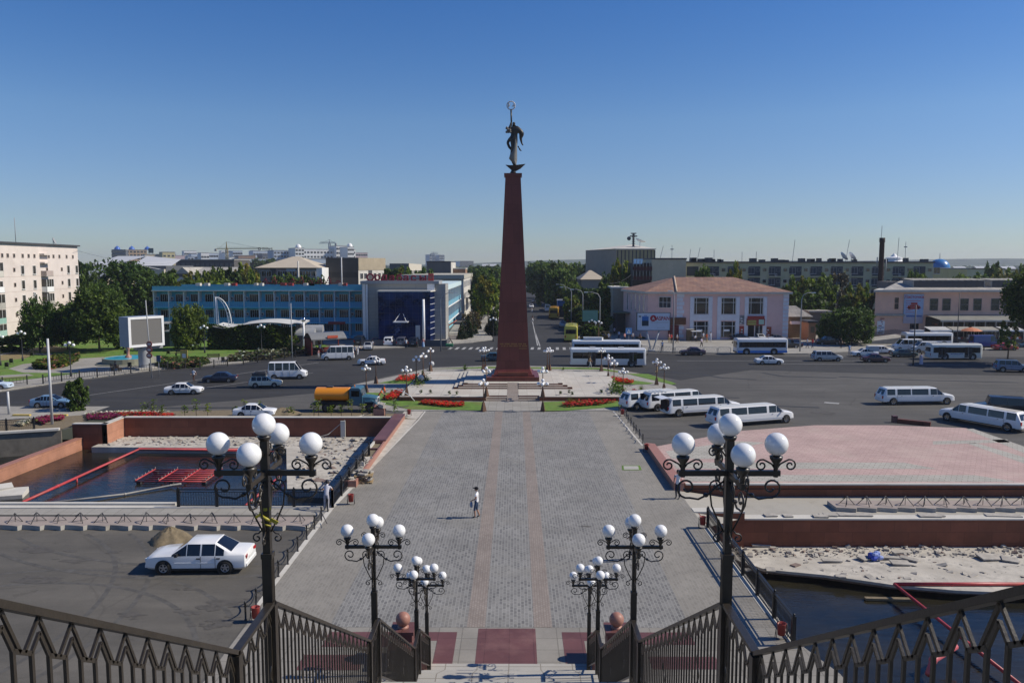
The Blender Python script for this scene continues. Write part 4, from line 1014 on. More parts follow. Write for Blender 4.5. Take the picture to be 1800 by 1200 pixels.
mb = MB(); mb.cbox((2.35,0,1.55),(.07,1.5,1.2),0,0,0,.5); mb.cbox((2.6,0,.95),(.5,1.6,.5)); mb.build('raised_bonnet', m_trim, v)
v = car('white and pale blue patrol car with a roof light bar', 'sedan', W1, at(653,641), pi+.16, 'patrol car', 'patrol_car')
mb = MB(); mb.box(.05,-.5,1.42,.28,.5,1.53); mb.build('light_bar', M('blue_beacon',(.03,.05,.2),.2), v)
mb = MB(); mb.box(.95,-.80,.84,2.0,.80,.875)
for s in (-1,1): mb.box(-.2,s*.867-.004,.55,1.0,s*.867+.004,.8)
mb.build('blue_panels', paint('patrol_blue',(.10,.27,.55)), v)
car('white saloon car by the garden behind the left foreground lamp', 'sedan', W1, at(450,732), -.02)
car('pale blue car cut off at the left edge of the picture', 'sedan', PB, at(-12,684), .1)
# --- hotel forecourt
car('silver hatchback leaving the hotel car park beside the bus stop', 'hatch', SV, at(647,614), -.35-pi/2+.5, L=3.9)
car('dark jeep parked nearest the blue wing of the hotel', 'jeep', BK, at(633,606), pi/2)
car('dark red saloon car parked between jeep and white estate', 'sedan', CR, at(661,606), pi/2+.1)
car('white off-road estate car parked second in the hotel row', 'suv', W1, at(684,607), pi/2+.06)
car('grey off-road estate car parked between white and black ones', 'suv', GY, at(707,607.5), pi/2)
car('black off-road estate car parked last in the hotel row', 'suv', BK, at(728,608), pi/2)
# --- behind the monument and right
car('dark teal saloon car half hidden behind the obelisk', 'sedan', TG, at(869,634), .05)
car('dark purple saloon car by the kerb left of the blue striped bus', 'sedan', paint('purple_black',(.03,.010,.022)), at(1217,624), pi+.02)
car('small white saloon car in the middle of the right road', 'sedan', W1, at(1351,640), .0, bumper=paint('grey_bumper',(.25,.25,.26)))
car('silver people carrier on the right road', 'minivan', SV, at(1453,634), -.03)
car('dark maroon saloon car on the right road', 'sedan', MR, at(1538,636), -.03)
car('dark green saloon car beside the white bus', 'sedan', DG, at(1588,627), -.02)
v = car('white pickup car with a grey canvas box behind the maroon saloon', 'sedan', W1, at(1519,626), pi)
mb = MB(); mb.cbox((-1.4,0,1.35),(1.7,1.5,1.0)); mb.build('canvas_box', m_lgrey, v)
car('white saloon car partly hidden behind the pickup', 'sedan', W1, at(1548,621), 0)
car('white van with a blue nose between the two white buses', 'van', W1, at(1594,616), pi, 'van', 'van', L=5.2, H=2.2)
car('white van parked tight behind the blue nosed van', 'van', paint('off_white',(.6,.61,.6)), at(1624,619), pi, 'van', 'van', L=4.6, H=2.0)
car('deep blue box van in front of the market stalls', 'van', DB, at(1731,611), 0, 'van', 'van', L=5.6, H=2.5, wins=[(.8,1.0)])
car('bright red hatchback beyond the white bus', 'hatch', RD, at(1766,615), 0)
car('dark teal saloon car at the far right edge', 'sedan', TG, at(1808,612), 0)
v = car('blue and silver off-road car at the far right of the square', 'suv', paint('slate_blue',(.10,.16,.27)), at(1778,653), -.25, opens=('rack',), bumper=SV)
car('black car in the shade of the pink shop corner', 'suv', BK, at(1382,612), .2)
car('blue saloon car parked behind the striped bus', 'sedan', NV, at(1398,609), pi/2)
car('dark car parked under the trees by the gatehouse', 'suv', BK, at(1455,606), pi)
car('black car parked against the pink shop front', 'sedan', BK, at(1302,598), 0)
car('white car parked beside the shop doorway', 'sedan', W1, at(1335,598), pi/2)
car('dark parked car right of the shop doorway', 'sedan', GY, at(1365,599), 0)
# --- limousines
WL = [(0,.17),(.20,.48),(.49,.83),(.86,1.0)]
SUNROOF = paint('cream_roof', (.72,.67,.56))
def limo(lab, p, hd, **kw):
    kk = dict(wins=WL, rim=m_chrome, ro=1.25, fo=1.0); kk.update(kw)
    opens = kk.pop('opens', ())
    v_ = car(lab, 'limo', W1, p, hd, 'limousine', None, 'white stretch limousines', None, opens, **kk); h_ = kk.get('L',8.9)/2; H0 = kk.get('H',1.93)
    mb_ = MB(); mb_.box(-h_+.75,-.62,H0-.01,h_-2.45,.62,H0+.035); mb_.build('roof_panel', SUNROOF, v_); return v_
limo('white stretch limousine farthest back in the row of four', at(1152,715), .40, L=8.6)
v = limo('white stretch limousine second in the row, with silver roof bars', at(1190,717), .38, H=2.0, L=8.8)
mb = MB()
for i in range(5): mb.box(-3.8+i*.45,-.75,2.02,-3.7+i*.45,.75,2.07)
mb.build('roof_bars', m_chrome, v)
v = limo('white stretch limousine with its tailgate open', at(1232,727), .30, opens=('tailgate',))
mb = MB(); mb.cbox((-4.75,0,2.03),(.95,1.7,.06),0,0,0,-.12); mb.build('open_tailgate', W1, v)
mb = MB(); mb.box(-4.46,-.80,.62,-4.28,.80,1.85); mb.box(-4.47,-.8,.75,-4.40,.8,.95); mb.build('boot_interior', [M('dark_interior',(.02,.012,.010),.9)], v)
limo('white stretch limousine nearest the pink terrace', at(1318,744), .33, L=9.3)
limo('white stretch limousine standing alone on the open square', at(1607,709), .06, L=8.6)
limo('white stretch limousine turned away beside the black jeep at far right', at(1728,747), pi-1.08, L=8.4)
car('black square jeep behind the turned limousine', 'jeep', BK, at(1755,728), pi-.4, W=1.0, H=2.0, L=4.8)
car('black saloon car cut off at the far right edge', 'sedan', BK, at(1815,744), pi-.5)
# --- avenue traffic
for i, (px, py, hd, lab, kd, c) in enumerate([(989,574,pi/2-.05,'silver car stopped behind the orange bus on the avenue','sedan',SV),(962,547,pi/2,'pale van far up the avenue under the trees','van',W1),(938,532,-pi/2,'dark car coming down the avenue far away','sedan',GY),(946,527,pi/2,'silver car farthest up the avenue','sedan',SV),
     (1000,566,pi/2,'red car parked by the kiosk on the avenue','hatch',RD),(934,541,-pi/2,'white car coming down the avenue far away','sedan',W1)]):
    car(lab, kd, c, at(px,py), hd)

# ------------------------------------------------------------------ buses
def bus(lab, p, hd, L, H, W, col, *, sc=.87, band=None, lower=None, nwin=6, doors=(), hump=None, front=None, name='bus', group=None, roof=None, dark=False):
    t = thing(name, lab, 'bus', (p[0],p[1],0), hd, group, (sc,)*3); h = L/2
    mb = MB(); zb = .32
    prof = [(W*.97,zb),(W,zb+.15),(W,1.1),(W*.99,H-.45),(W*.95,H-.2),(W*.82,H-.06),(0,H)]
    pts = [(-y,z) for y,z in prof]+[(y,z) for y,z in prof[-2::-1]]; n_ = len(pts); xs = [(-h,.9,.12),(-h+.12,.99,0),(-h+.4,1,0),(h-.5,1,0),(h-.14,.985,0),(h,.9,.12)]
    vs = []
    for x, k, dz in xs:
        for y, z in pts: vs.append((x, y*k, z if z < H*.6 else z-dz*(z-H*.6)))
    fs = [(i*n_+j,(i+1)*n_+j,(i+1)*n_+j+1,i*n_+j+1) for i in range(len(xs)-1) for j in range(n_-1)]
    fs += [(i*n_,i*n_+n_-1,(i+1)*n_+n_-1,(i+1)*n_) for i in range(len(xs)-1)] + [tuple(range(n_))[::-1], tuple((len(xs)-1)*n_+j for j in range(n_))]
    mb.add(vs, fs, 0, True); o = mb.build('body', col, t); finish(o.data)
    z0, z1 = H*.46, H*.46+H*.30
    for s in (-1,1):
        a, b = -h+.35, h-.9; dd = sorted(doors) if s < 0 else []
        mb = MB(); mb.box(a, s*W-.02, z0-.04, b+.5, s*W+.008, z1+.04); mb.build('window_band', m_trim if dark else (band or m_trim), t)
        for i in range(nwin):
            x0 = a+(b-a)*i/nwin+.05; x1 = a+(b-a)*(i+1)/nwin-.05
            mb = MB(); mb.box(x0, s*W-.02, z0, x1, s*W+.016, z1); mb.build('window', m_carg, t)
        for dx in dd:
            mb = MB(); mb.box(dx-.62, s*W-.03, .42, dx+.62, s*W+.024, H*.80, 0); mb.box(dx-.03, s*W-.03, .42, dx+.03, s*W+.034, H*.80, 1)
            mb.box(dx-.55, s*W-.03, .9, dx-.08, s*W+.030, H*.76, 2); mb.box(dx+.08, s*W-.03, .9, dx+.55, s*W+.030, H*.76, 2)
            mb.build('door', [m_dkgrey, col, m_carg], t)
        if lower:
            mb = MB(); mb.box(-h+.1, s*W-.02, .34, h-.15, s*W+.010, .34+H*.14); mb.build('lower_stripe', lower, t)
    mb = MB(); mb.box(h-.06,-W*.82,H*.42,h+.012,W*.82,H*.80); mb.build('windscreen', m_carg, t)
    mb = MB(); mb.box(-h-.012,-W*.75,H*.50,-h+.06,W*.75,H*.76); mb.build('rear_window', m_carg, t)
    if front: mb = MB(); mb.box(h-.05,-W*.8,H*.82,h+.02,W*.8,H*.95); mb.build('destination_board', front, t)
    for s in (-1,1):
        mb = MB(); mb.cbox((h+.0,s*W*.72,.72),(.06,.3,.18)); mb.build('headlight', m_head, t)
        mb = MB(); mb.cbox((-h-.0,s*W*.8,.9),(.06,.16,.4)); mb.build('tail_light', m_tail, t)
        mb = MB(); mb.cbox((h+.1,s*(W+.12),H*.68),(.12,.16,.42)); mb.build('mirror', m_trim, t)
    mb = MB(); mb.box(h-.1,-W*.9,.36,h+.05,W*.9,.58); mb.box(-h-.05,-W*.9,.36,-h+.1,W*.9,.58); mb.build('bumpers', m_trim if dark else col, t)
    for x in (h-L*.19, -h+L*.27):
        for s in (-1,1):
            mb = MB(); mb.disc((x,s*(W+.018),.55),.66,20,0,'y',s>0); mb.build('wheel_arch', m_trim, t)
            wheel_part(t, x, s*(W-.10), .48, .26, m_lgrey)
    for x in (-L*.2, L*.18):
        mb = MB(); mb.box(x-.5,-.35,H-.02,x+.4,.35,H+.1); mb.build('roof_hatch', roof or col, t)
    if hump:
        mb = MB(); mb.prism([(hump[0],-W*.75),(hump[1],-W*.75),(hump[1]+.3,0),(hump[1],W*.75),(hump[0],W*.75)], H-.05, H+.42); mb.build('roof_tank', col, t)
    return t
g1 = paint('bus_white', (.66,.67,.68)); CAL = paint('bus_yellow', (.50,.46,.07)); ORG = paint('bus_orange', (.50,.27,.02))
bus('long white city bus with two doors crossing behind the monument lamps', at(1068,643), -.04, 11.9, 2.95, 1.22, g1, nwin=7, doors=(-2.6,3.9), front=paint('yellow_board',(.6,.5,.03)), roof=m_lgrey)
bus('white city bus with a roof tank behind the front white bus', at(1065,626), -.03, 12.0, 2.95, 1.22, g1, nwin=6, hump=(-4.0,-.8), dark=True)
bus('yellow minibus driving away where the avenue leaves the square', at(1004,598), pi/2-.09, 6.6, 2.7, 1.1, CAL, nwin=4, sc=1.12)
bus('orange minibus farther up the avenue', at(974,559), pi/2-.08, 7.0, 2.8, 1.15, ORG, nwin=4, sc=1.1)
bus('white bus with a blue lower stripe at the right kerb', at(1336,622), pi+.02, 9.2, 2.95, 1.2, g1, nwin=6, lower=paint('stripe_blue',(.03,.20,.62)), dark=True)
v = bus('old white bus with two doors on the right road', at(1675,631), -.02, 8.6, 2.75, 1.2, paint('bus_grey_white',(.60,.62,.61)), nwin=5, doors=(-2.5,1.9), roof=paint('roof_white',(.7,.7,.66)))
mb = MB()
for i in range(6): mb.cbox((-.9+i*.35, -1.215, 1.02+.05*sin(i*1.5)), (.3,.02,.10),0,0,0,.3*sin(i))
mb.build('side_emblem', [M('emblem_blue',(.05,.08,.3),.5)], v)
bus('white bus with black windows parked behind the vans', at(1628,609), .0, 9.2, 2.9, 1.2, g1, nwin=6, hump=(-3.0,-1.0), dark=True)

# ------------------------------------------------------------------ water truck
p = at(611,722); t_ = thing('water_truck', 'blue cabbed water truck with an orange tank', 'truck', (p[0],p[1],0), -.02, None, (.96,)*3)
TB = paint('truck_blue', (.035,.115,.17), .3, .5); TO = paint('tank_orange', (.66,.235,.008), .4, .45)
mb = MB(); mb.lathe((0,0,0),[(.001,-3.1),(.70,-3.1),(.78,-3.02),(.78,.25),(.70,.33),(.001,.33)],24,0,True,'x')
for i, q in enumerate(mb.v): mb.v[i] = (q[0], q[1]*1.25, q[2]*.88+1.72)
o = mb.build('tank', TO, t_); finish(o.data)
mb = MB(); mb.box(-2.0,-.25,2.38,-1.4,.25,2.5); mb.build('tank_hatch', m_dkgrey, o)
mb = MB(); mb.box(-3.3,-.42,.62,3.0,-.3,.85); mb.box(-3.3,.3,.62,3.0,.42,.85); mb.box(-2.6,-.9,.75,.3,.9,1.05); mb.box(-3.5,-.9,.75,-3.0,.9,.82); mb.build('chassis', m_trim, t_)
prof = [(.42,.75),(.42,2.35),(.55,2.48),(1.35,2.46),(1.50,2.38),(1.72,1.62),(1.72,.75)]
mb = MB(); n_ = len(prof)
for wv in (1.0,): mb.add([(x,-wv,z) for x,z in prof]+[(x,wv,z) for x,z in prof], [tuple(range(n_)), tuple(range(n_,2*n_))[::-1]]+[(i,i+n_,(i+1)%n_+n_,(i+1)%n_) for i in range(n_)])
o = mb.build('cab', TB, t_)
mb = MB(); mb.quad((1.525,-.85,2.28),(1.70,-.9,1.68),(1.70,.9,1.68),(1.525,.85,2.28)); mb.v = [(x+.02,y,z) for x,y,z in mb.v]; mb.build('windscreen', glassmat('truck_glass',(.10,.12,.14)), t_)
for s in (-1,1):
    mb = MB(); mb.box(.62,s*1.0-.015,1.62,1.42,s*1.0+.015,2.2); mb.build('side_window', m_carg, t_)
    mb = MB(); mb.box(.5,s*1.0-.008,.8,.52,s*1.0+.012,2.3); mb.box(1.58,s*1.0-.008,.8,1.6,s*1.0+.012,1.6); mb.build('door_seam', m_trim, t_)
    mb = MB(); mb.cbox((3.02,s*.82,1.18),(.12,.24,.24)); mb.build('headlight', m_head, t_)
    mb = MB(); mb.cbox((1.75,s*1.2,1.9),(.06,.2,.3)); mb.build('mirror', m_trim, t_)
    mb = MB(); pf = [(1.75,.95),(1.95,1.16),(2.7,1.22),(3.05,1.02),(3.12,.80),(2.98,.80),(2.75,1.06),(2.0,1.02),(1.85,.8),(1.75,.8)]
    y0, y1 = (s*.62, s*1.05); n2 = len(pf); mb.add([(x,y0,z) for x,z in pf]+[(x,y1,z) for x,z in pf],[tuple(range(n2)),tuple(range(n2,2*n2))[::-1]]+[(i,i+n2,(i+1)%n2+n2,(i+1)%n2) for i in range(n2)])
    mb.build('mudguard', TB, t_)
    for x in (2.45,-1.85): wheel_part(t_, x, s*.88, .50, .3, m_dkgrey)
mb = MB(); hp = [(1.7,-.82,1.0,1.66),(2.4,-.72,1.0,1.62),(3.0,-.55,1.0,1.50),(3.1,-.5,.9,1.4)]
vs = []
for x, wv, za, zb_ in hp: vs += [(x,wv,za),(x,wv,zb_-.12),(x,wv*.6,zb_),(x,-wv*.6,zb_),(x,-wv,zb_-.12),(x,-wv,za)]
mb.add(vs,[(i*6+j,(i+1)*6+j,(i+1)*6+j+1,i*6+j+1) for i in range(3) for j in range(5)]+[(18,19,20,21,22,23)]); mb.build('bonnet', TB, t_)
mb = MB(); mb.box(3.08,-.48,.85,3.14,.48,1.45,0)
for i in range(6): mb.box(3.13,-.4+i*.15,.92,3.155,-.34+i*.15,1.38,1)
mb.build('grille', [m_white, m_trim], t_)
mb = MB(); mb.box(3.05,-1.05,.48,3.3,1.05,.72); mb.tube([(3.3,-.3,.6),(3.75,-.25,.75),(3.75,.3,.75),(3.3,.3,.6)],.04,6); mb.build('bumper', m_lgrey, t_)
mb = MB(); mb.lathe((.75,0,2.47),[(.07,0),(.07,.14),(.01,.18)],8); mb.build('beacon', M('orange_beacon',(.6,.15,.01),.3), t_)
mb = MB(); mb.tube([(3.7,.2,.75),(4.3,.6,.5),(5.0,1.4,.12),(5.6,2.2,.12)],.04,6); tag(mb.build('water_hose', m_dkgrey, None, (p[0],p[1],0)), 'dark hose running from the truck bumper across the lawn', 'hose')

# ================================================================== PEOPLE
POSES = {}
def person(lab, p, heading, shirt, trousers, pose='stand', hgt=1.74, hair=m_hair, shorts=False, fingers=False, skirt=None, skin=None, cap=None):
    k = hgt/1.74; skin = skin or m_skin
    # joints: name -> (x fwd, y left, z, radius)
    J = {'pel':(0,0,.94,.135),'spi':(0,0,1.12,.125),'che':(.01,0,1.32,.15),'nec':(0,0,1.47,.058),'hd0':(.015,0,1.54,.072),'hd1':(.02,0,1.64,.095),'hd2':(.01,0,1.705,.07)}
    for s, q in ((1,'l'),(-1,'r')):
        J.update({'sh'+q:(0,.17*s,1.41,.062),'el'+q:(-.03,.235*s,1.14,.044),'wr'+q:(.06,.24*s,.90,.032),'ha'+q:(.08,.235*s,.83,.036),
                  'hi'+q:(0,.085*s,.90,.098),'kn'+q:(.02,.10*s,.50,.066),'an'+q:(-.03,.10*s,.09,.045),'to'+q:(.13,.115*s,.035,.036)})
    if pose == 'walk':
        J.update({'knl':(.16,.09,.51,.066),'anl':(.20,.09,.10,.045),'tol':(.36,.10,.06,.036),'knr':(-.02,-.09,.50,.066),'anr':(-.30,-.09,.16,.045),'tor':(-.18,-.10,.045,.036),
                  'ell':(-.16,.22,1.16,.044),'wrl':(-.12,.23,.92,.032),'hal':(-.09,.23,.86,.036),'elr':(.08,-.22,1.14,.044),'wrr':(.26,-.18,1.02,.032),'har':(.32,-.17,.99,.036)})
    if pose == 'bag':      # strides slowly, both hands low in front
        J.update({'knl':(.10,.09,.50,.066),'anl':(.06,.09,.09,.045),'tol':(.22,.10,.04,.036),'knr':(.02,-.09,.50,.066),'anr':(-.14,-.09,.12,.045),'tor':(.01,-.10,.04,.036),
                  'ell':(-.02,.24,1.15,.044),'wrl':(.20,.16,1.02,.032),'hal':(.26,.13,.99,.036),'elr':(.0,-.24,1.14,.044),'wrr':(.18,-.18,.98,.032),'har':(.24,-.16,.95,.036)})
    if pose == 'lean':     # leaning forward on a rail
        for n_ in ('spi','che','nec','hd0','hd1','hd2'):
            x, y, z, r = J[n_]; d = z-.94; J[n_] = (x+d*.42, y, z-d*.10, r)
        J['hd1'] = (.36,0,1.50,.095); J['hd2'] = (.40,0,1.56,.075); J['hd0'] = (.30,0,1.42,.072)
        for s, q in ((1,'l'),(-1,'r')): J.update({'sh'+q:(.21,.17*s,1.33,.062),'el'+q:(.30,.30*s,1.12,.044),'wr'+q:(.42,.10*s,1.13,.032),'ha'+q:(.43,.02*s,1.13,.036)})
        J['knr'] = (-.03,-.11,.5,.066); J['anr'] = (-.18,-.13,.14,.045); J['tor'] = (-.05,-.14,.04,.036)
    if pose == 'bend':     # bending over work, arms forward
        for n_ in ('spi','che','nec','hd0','hd1','hd2'):
            x, y, z, r = J[n_]; d = z-.94; J[n_] = (x+d*.55, y, z-d*.16, r)
        for s, q in ((1,'l'),(-1,'r')): J.update({'sh'+q:(.26,.17*s,1.30,.062),'el'+q:(.42,.22*s,1.08,.044),'wr'+q:(.62,.15*s,1.02,.032),'ha'+q:(.68,.13*s,1.0,.036)})
    if pose == 'sit':
        for n_ in list(J):
            x, y, z, r = J[n_]
            if n_[:2] in ('kn','an','to'): continue
            J[n_] = (x-.02, y, z-.46, r)
        for s, q in ((1,'l'),(-1,'r')): J.update({'hi'+q:(.02,.09*s,.47,.095),'kn'+q:(.44,.12*s,.50,.066),'an'+q:(.46,.12*s,.09,.045),'to'+q:(.6,.12*s,.035,.036),'el'+q:(.05,.25*s,.70,.044),'wr'+q:(.28,.14*s,.58,.032),'ha'+q:(.33,.12*s,.56,.036)})
    if pose == 'look':     # standing, arms up to the head
        J.update({'ell':(.10,.28,1.36,.044),'wrl':(.12,.16,1.56,.032),'hal':(.11,.11,1.60,.036)})
    B = [('pel','spi','s'),('spi','che','s'),('che','nec','s'),('nec','hd0','k'),('hd0','hd1','k'),('hd1','hd2','h')]
    for q in 'lr': B += [('che','sh'+q,'s'),('sh'+q,'el'+q,'s'),('el'+q,'wr'+q,'k' if not skirt else 's'),('wr'+q,'ha'+q,'k'),('pel','hi'+q,'t'),('hi'+q,'kn'+q,'t'),('kn'+q,'an'+q,'k' if shorts else 't'),('an'+q,'to'+q,'b')]
    names = list(J); 
    if fingers:
        for q, s in (('l',1),('r',-1)):
            w0, h0 = Vector(J['wr'+q][:3]), Vector(J['ha'+q][:3]); d = (h0-w0).normalized(); sd = d.cross(Vector((0,0,1))); sd = sd.normalized() if sd.length > .1 else Vector((1,0,0))
            for i in range(4):
                ln = (.07,.08,.075,.06)[i]; a_ = h0+d*.02+sd*(.018*(i-1.5)); b_ = a_+d*ln*.6+Vector((0,0,-.008)); c_ = b_+d*ln*.4+Vector((0,0,-.022))
                J['f%s%da'%(q,i)] = (*b_,.009); J['f%s%db'%(q,i)] = (*c_,.008); B += [('ha'+q,'f%s%da'%(q,i),'k'),('f%s%da'%(q,i),'f%s%db'%(q,i),'k')]
            th = w0+(h0-w0)*.5+sd*.05*(-s)+Vector((0,0,-.01)); J['th'+q] = (*th,.011); B.append(('wr'+q,'th'+q,'k'))
        J['nos'] = (J['hd1'][0]+.105, 0, J['hd1'][2]-.025, .016); B.append(('hd1','nos','k'))
        for s, q in ((1,'l'),(-1,'r')): J['ear'+q] = (J['hd1'][0]-.005, .092*s, J['hd1'][2]-.01, .02); B.append(('hd1','ear'+q,'k'))
    names = list(J); ix = {n_: i for i, n_ in enumerate(names)}
    me = bpy.data.meshes.new('person_body'); me.from_pydata([Vector(J[n_][:3])*k for n_ in names], [(ix[a],ix[b]) for a,b,_ in B], [])
    o = bpy.data.objects.new('tmp', me); COL.objects.link(o)
    md = o.modifiers.new('s', 'SKIN'); md.use_smooth_shade = True; md.branch_smoothing = .6
    for i, n_ in enumerate(names):
        r = J[n_][3]*k; me.skin_vertices[0].data[i].radius = (r, r*.78 if n_ in ('che','spi') else r)
        me.skin_vertices[0].data[i].use_root = (n_ == 'pel')
    ms = o.modifiers.new('d', 'SUBSURF'); ms.levels = 1 if fingers else 1; ms.render_levels = 1
    dg = bpy.context.evaluated_depsgraph_get(); bm_ = bpy.data.meshes.new_from_object(o.evaluated_get(dg))
    bpy.data.objects.remove(o); bpy.data.meshes.remove(me)
    bm_.materials.clear()
    for m in (shirt, trousers, skin, hair, m_trim): bm_.materials.append(m)
    MI = {'s':0,'t':1,'k':2,'h':3,'b':4}
    seg = [(Vector(J[a][:3])*k, Vector(J[b][:3])*k, MI[c], a, (J[a][3]+J[b][3])*.5*k) for a,b,c in B]
    for pl in bm_.polygons:
        c = pl.center; best = 9; mi = 0
        for A, B_, m, nm_, r in seg:
            d = B_-A; t = max(0, min(1, (c-A).dot(d)/max(1e-9,d.length_squared))); q = (A+d*t-c).length - r
            if q < best: best = q; mi = m if not (nm_[:2] == 'sh' and t > .62 and not skirt) else 2
            if q <= best and nm_ == 'pel' and m == 0: mi = 0 if c.z > J['pel'][2]*k-.02 else 1
        pl.material_index = mi
    t = thing('person', lab, 'person', (p[0],p[1],p[2] if len(p) > 2 else 0), heading)
    link('body', bm_, t)
    hx, hz = J['hd1'][0]*k, J['hd1'][2]*k
    mb = MB(); mb.sph((hx-.018*k,0,hz+.03*k), .108*k, 12, 8, 0, (1.0,.92,.95)); mb.v = [q for q in mb.v]
    keep = [f for f in mb.f if sum(mb.v[i][2] for i in f)/len(f) > hz+.01*k or sum(mb.v[i][0] for i in f)/len(f) < hx-.06*k]
    mb.f = keep; mb.m = [0]*len(keep); mb.s = [True]*len(keep); mb.build('hair', hair, t)
    if fingers:
        mb = MB()
        for s in (-1,1): mb.sph((hx+.088*k,.033*s*k,hz+.0*k), .012*k, 6, 5)
        mb.build('eyes', m_hair, t); mb = MB(); mb.cbox((hx+.088*k,0,hz-.062*k),(.014,.045,.010)); mb.build('mouth', M('lips',(.25,.09,.07),.6), t)
    if cap:
        mb = MB(); mb.sph((hx-.01*k,0,hz+.045*k), .115*k, 12, 8, 0, (1.05,.95,.72)); mb.cbox((hx+.13*k,0,hz+.045*k),(.13,.15,.018),0); mb.build('cap', cap, t)
    if skirt:
        mb = MB(); mb.lathe((0,0,0),[(.15*k,1.0*k),(.18*k,.85*k),(.22*k,.5*k),(.25*k,.18*k)],12); mb.build('skirt', skirt, t)
    return t
wht = cloth('white', (.72,.72,.74)); gry = cloth('grey', (.36,.36,.40)); jns = cloth('blue_denim', (.05,.075,.13)); blk = cloth('black', (.02,.02,.024)); org = cloth('hi_vis_orange', (.75,.16,.045)); lbl = cloth('light_blue', (.28,.40,.58)); dbl = cloth('dark_blue', (.03,.035,.08)); red_ = cloth('red', (.5,.05,.05)); pnk = cloth('pink', (.6,.30,.28)); lil = cloth('lilac', (.50,.45,.55)); brn = cloth('brown', (.09,.05,.035)); tan_ = cloth('tan', (.5,.36,.18))
p = at(838,909.5); person('man in white shirt and denim shorts with black cap crossing the plaza', p, pi-.25, wht, jns, 'bag', 1.74, shorts=True, fingers=True, cap=blk)
mb = MB(); mb.lathe((0,0,-.36),[(.02,0),(.13,.02),(.15,.12),(.12,.26),(.03,.34),(.02,.36)],8); mb.v = [(x*.55,y,z) for x,y,z in mb.v]
tag(mb.build('carrier_bag', M('bag_plastic',(.16,.22,.34),.4,.3,6), None, (p[0]-.30,p[1]+.02,.95), .3), 'blue grey carrier bag in the hand of the man crossing the plaza', 'bag')
person('man in white t-shirt and dark jeans standing by the terrace corner', at(1191,876), -2.2, wht, cloth('dark_denim',(.018,.024,.05)), 'look', 1.76, fingers=True)
person('man in grey clothes leaning over the left pool railing', (G(577,893)[0], 44.45, 0.0), pi/2, cloth('pale_grey',(.5,.5,.55)), gry, 'lean', 1.76, fingers=True)
person('person in dark brown clothes hidden behind the second right lamp', at(1113,984), pi, cloth('dark_brown',(.08,.035,.022)), blk, 'walk', 1.72)
person('worker in orange vest and dark trousers bending by the truck', at(666,710), .2, org, dbl, 'bend', 1.72)
person('worker in orange vest and white cap holding the hose', at(676,704), -.1, org, cloth('dark_green',(.03,.05,.04)), 'stand', 1.74, cap=wht)
mb = MB(); g = at(678,704); mb.tube([(0,0,1.05),(.5,-.1,1.25),(1.2,-.3,1.22),(1.9,-.5,1.0),(2.6,-.7,.65),(3.1,-.8,.1)],[.03,.03,.035,.04,.05,.05],6); tag(mb.build('water_jet', M('spray',(.6,.6,.62),.3), None, g), 'arching pale jet of water over the flower bed', 'water')
person('pedestrian in white top and dark trousers walking on the left road', at(341,672), -2.0, wht, brn, 'walk', 1.7)
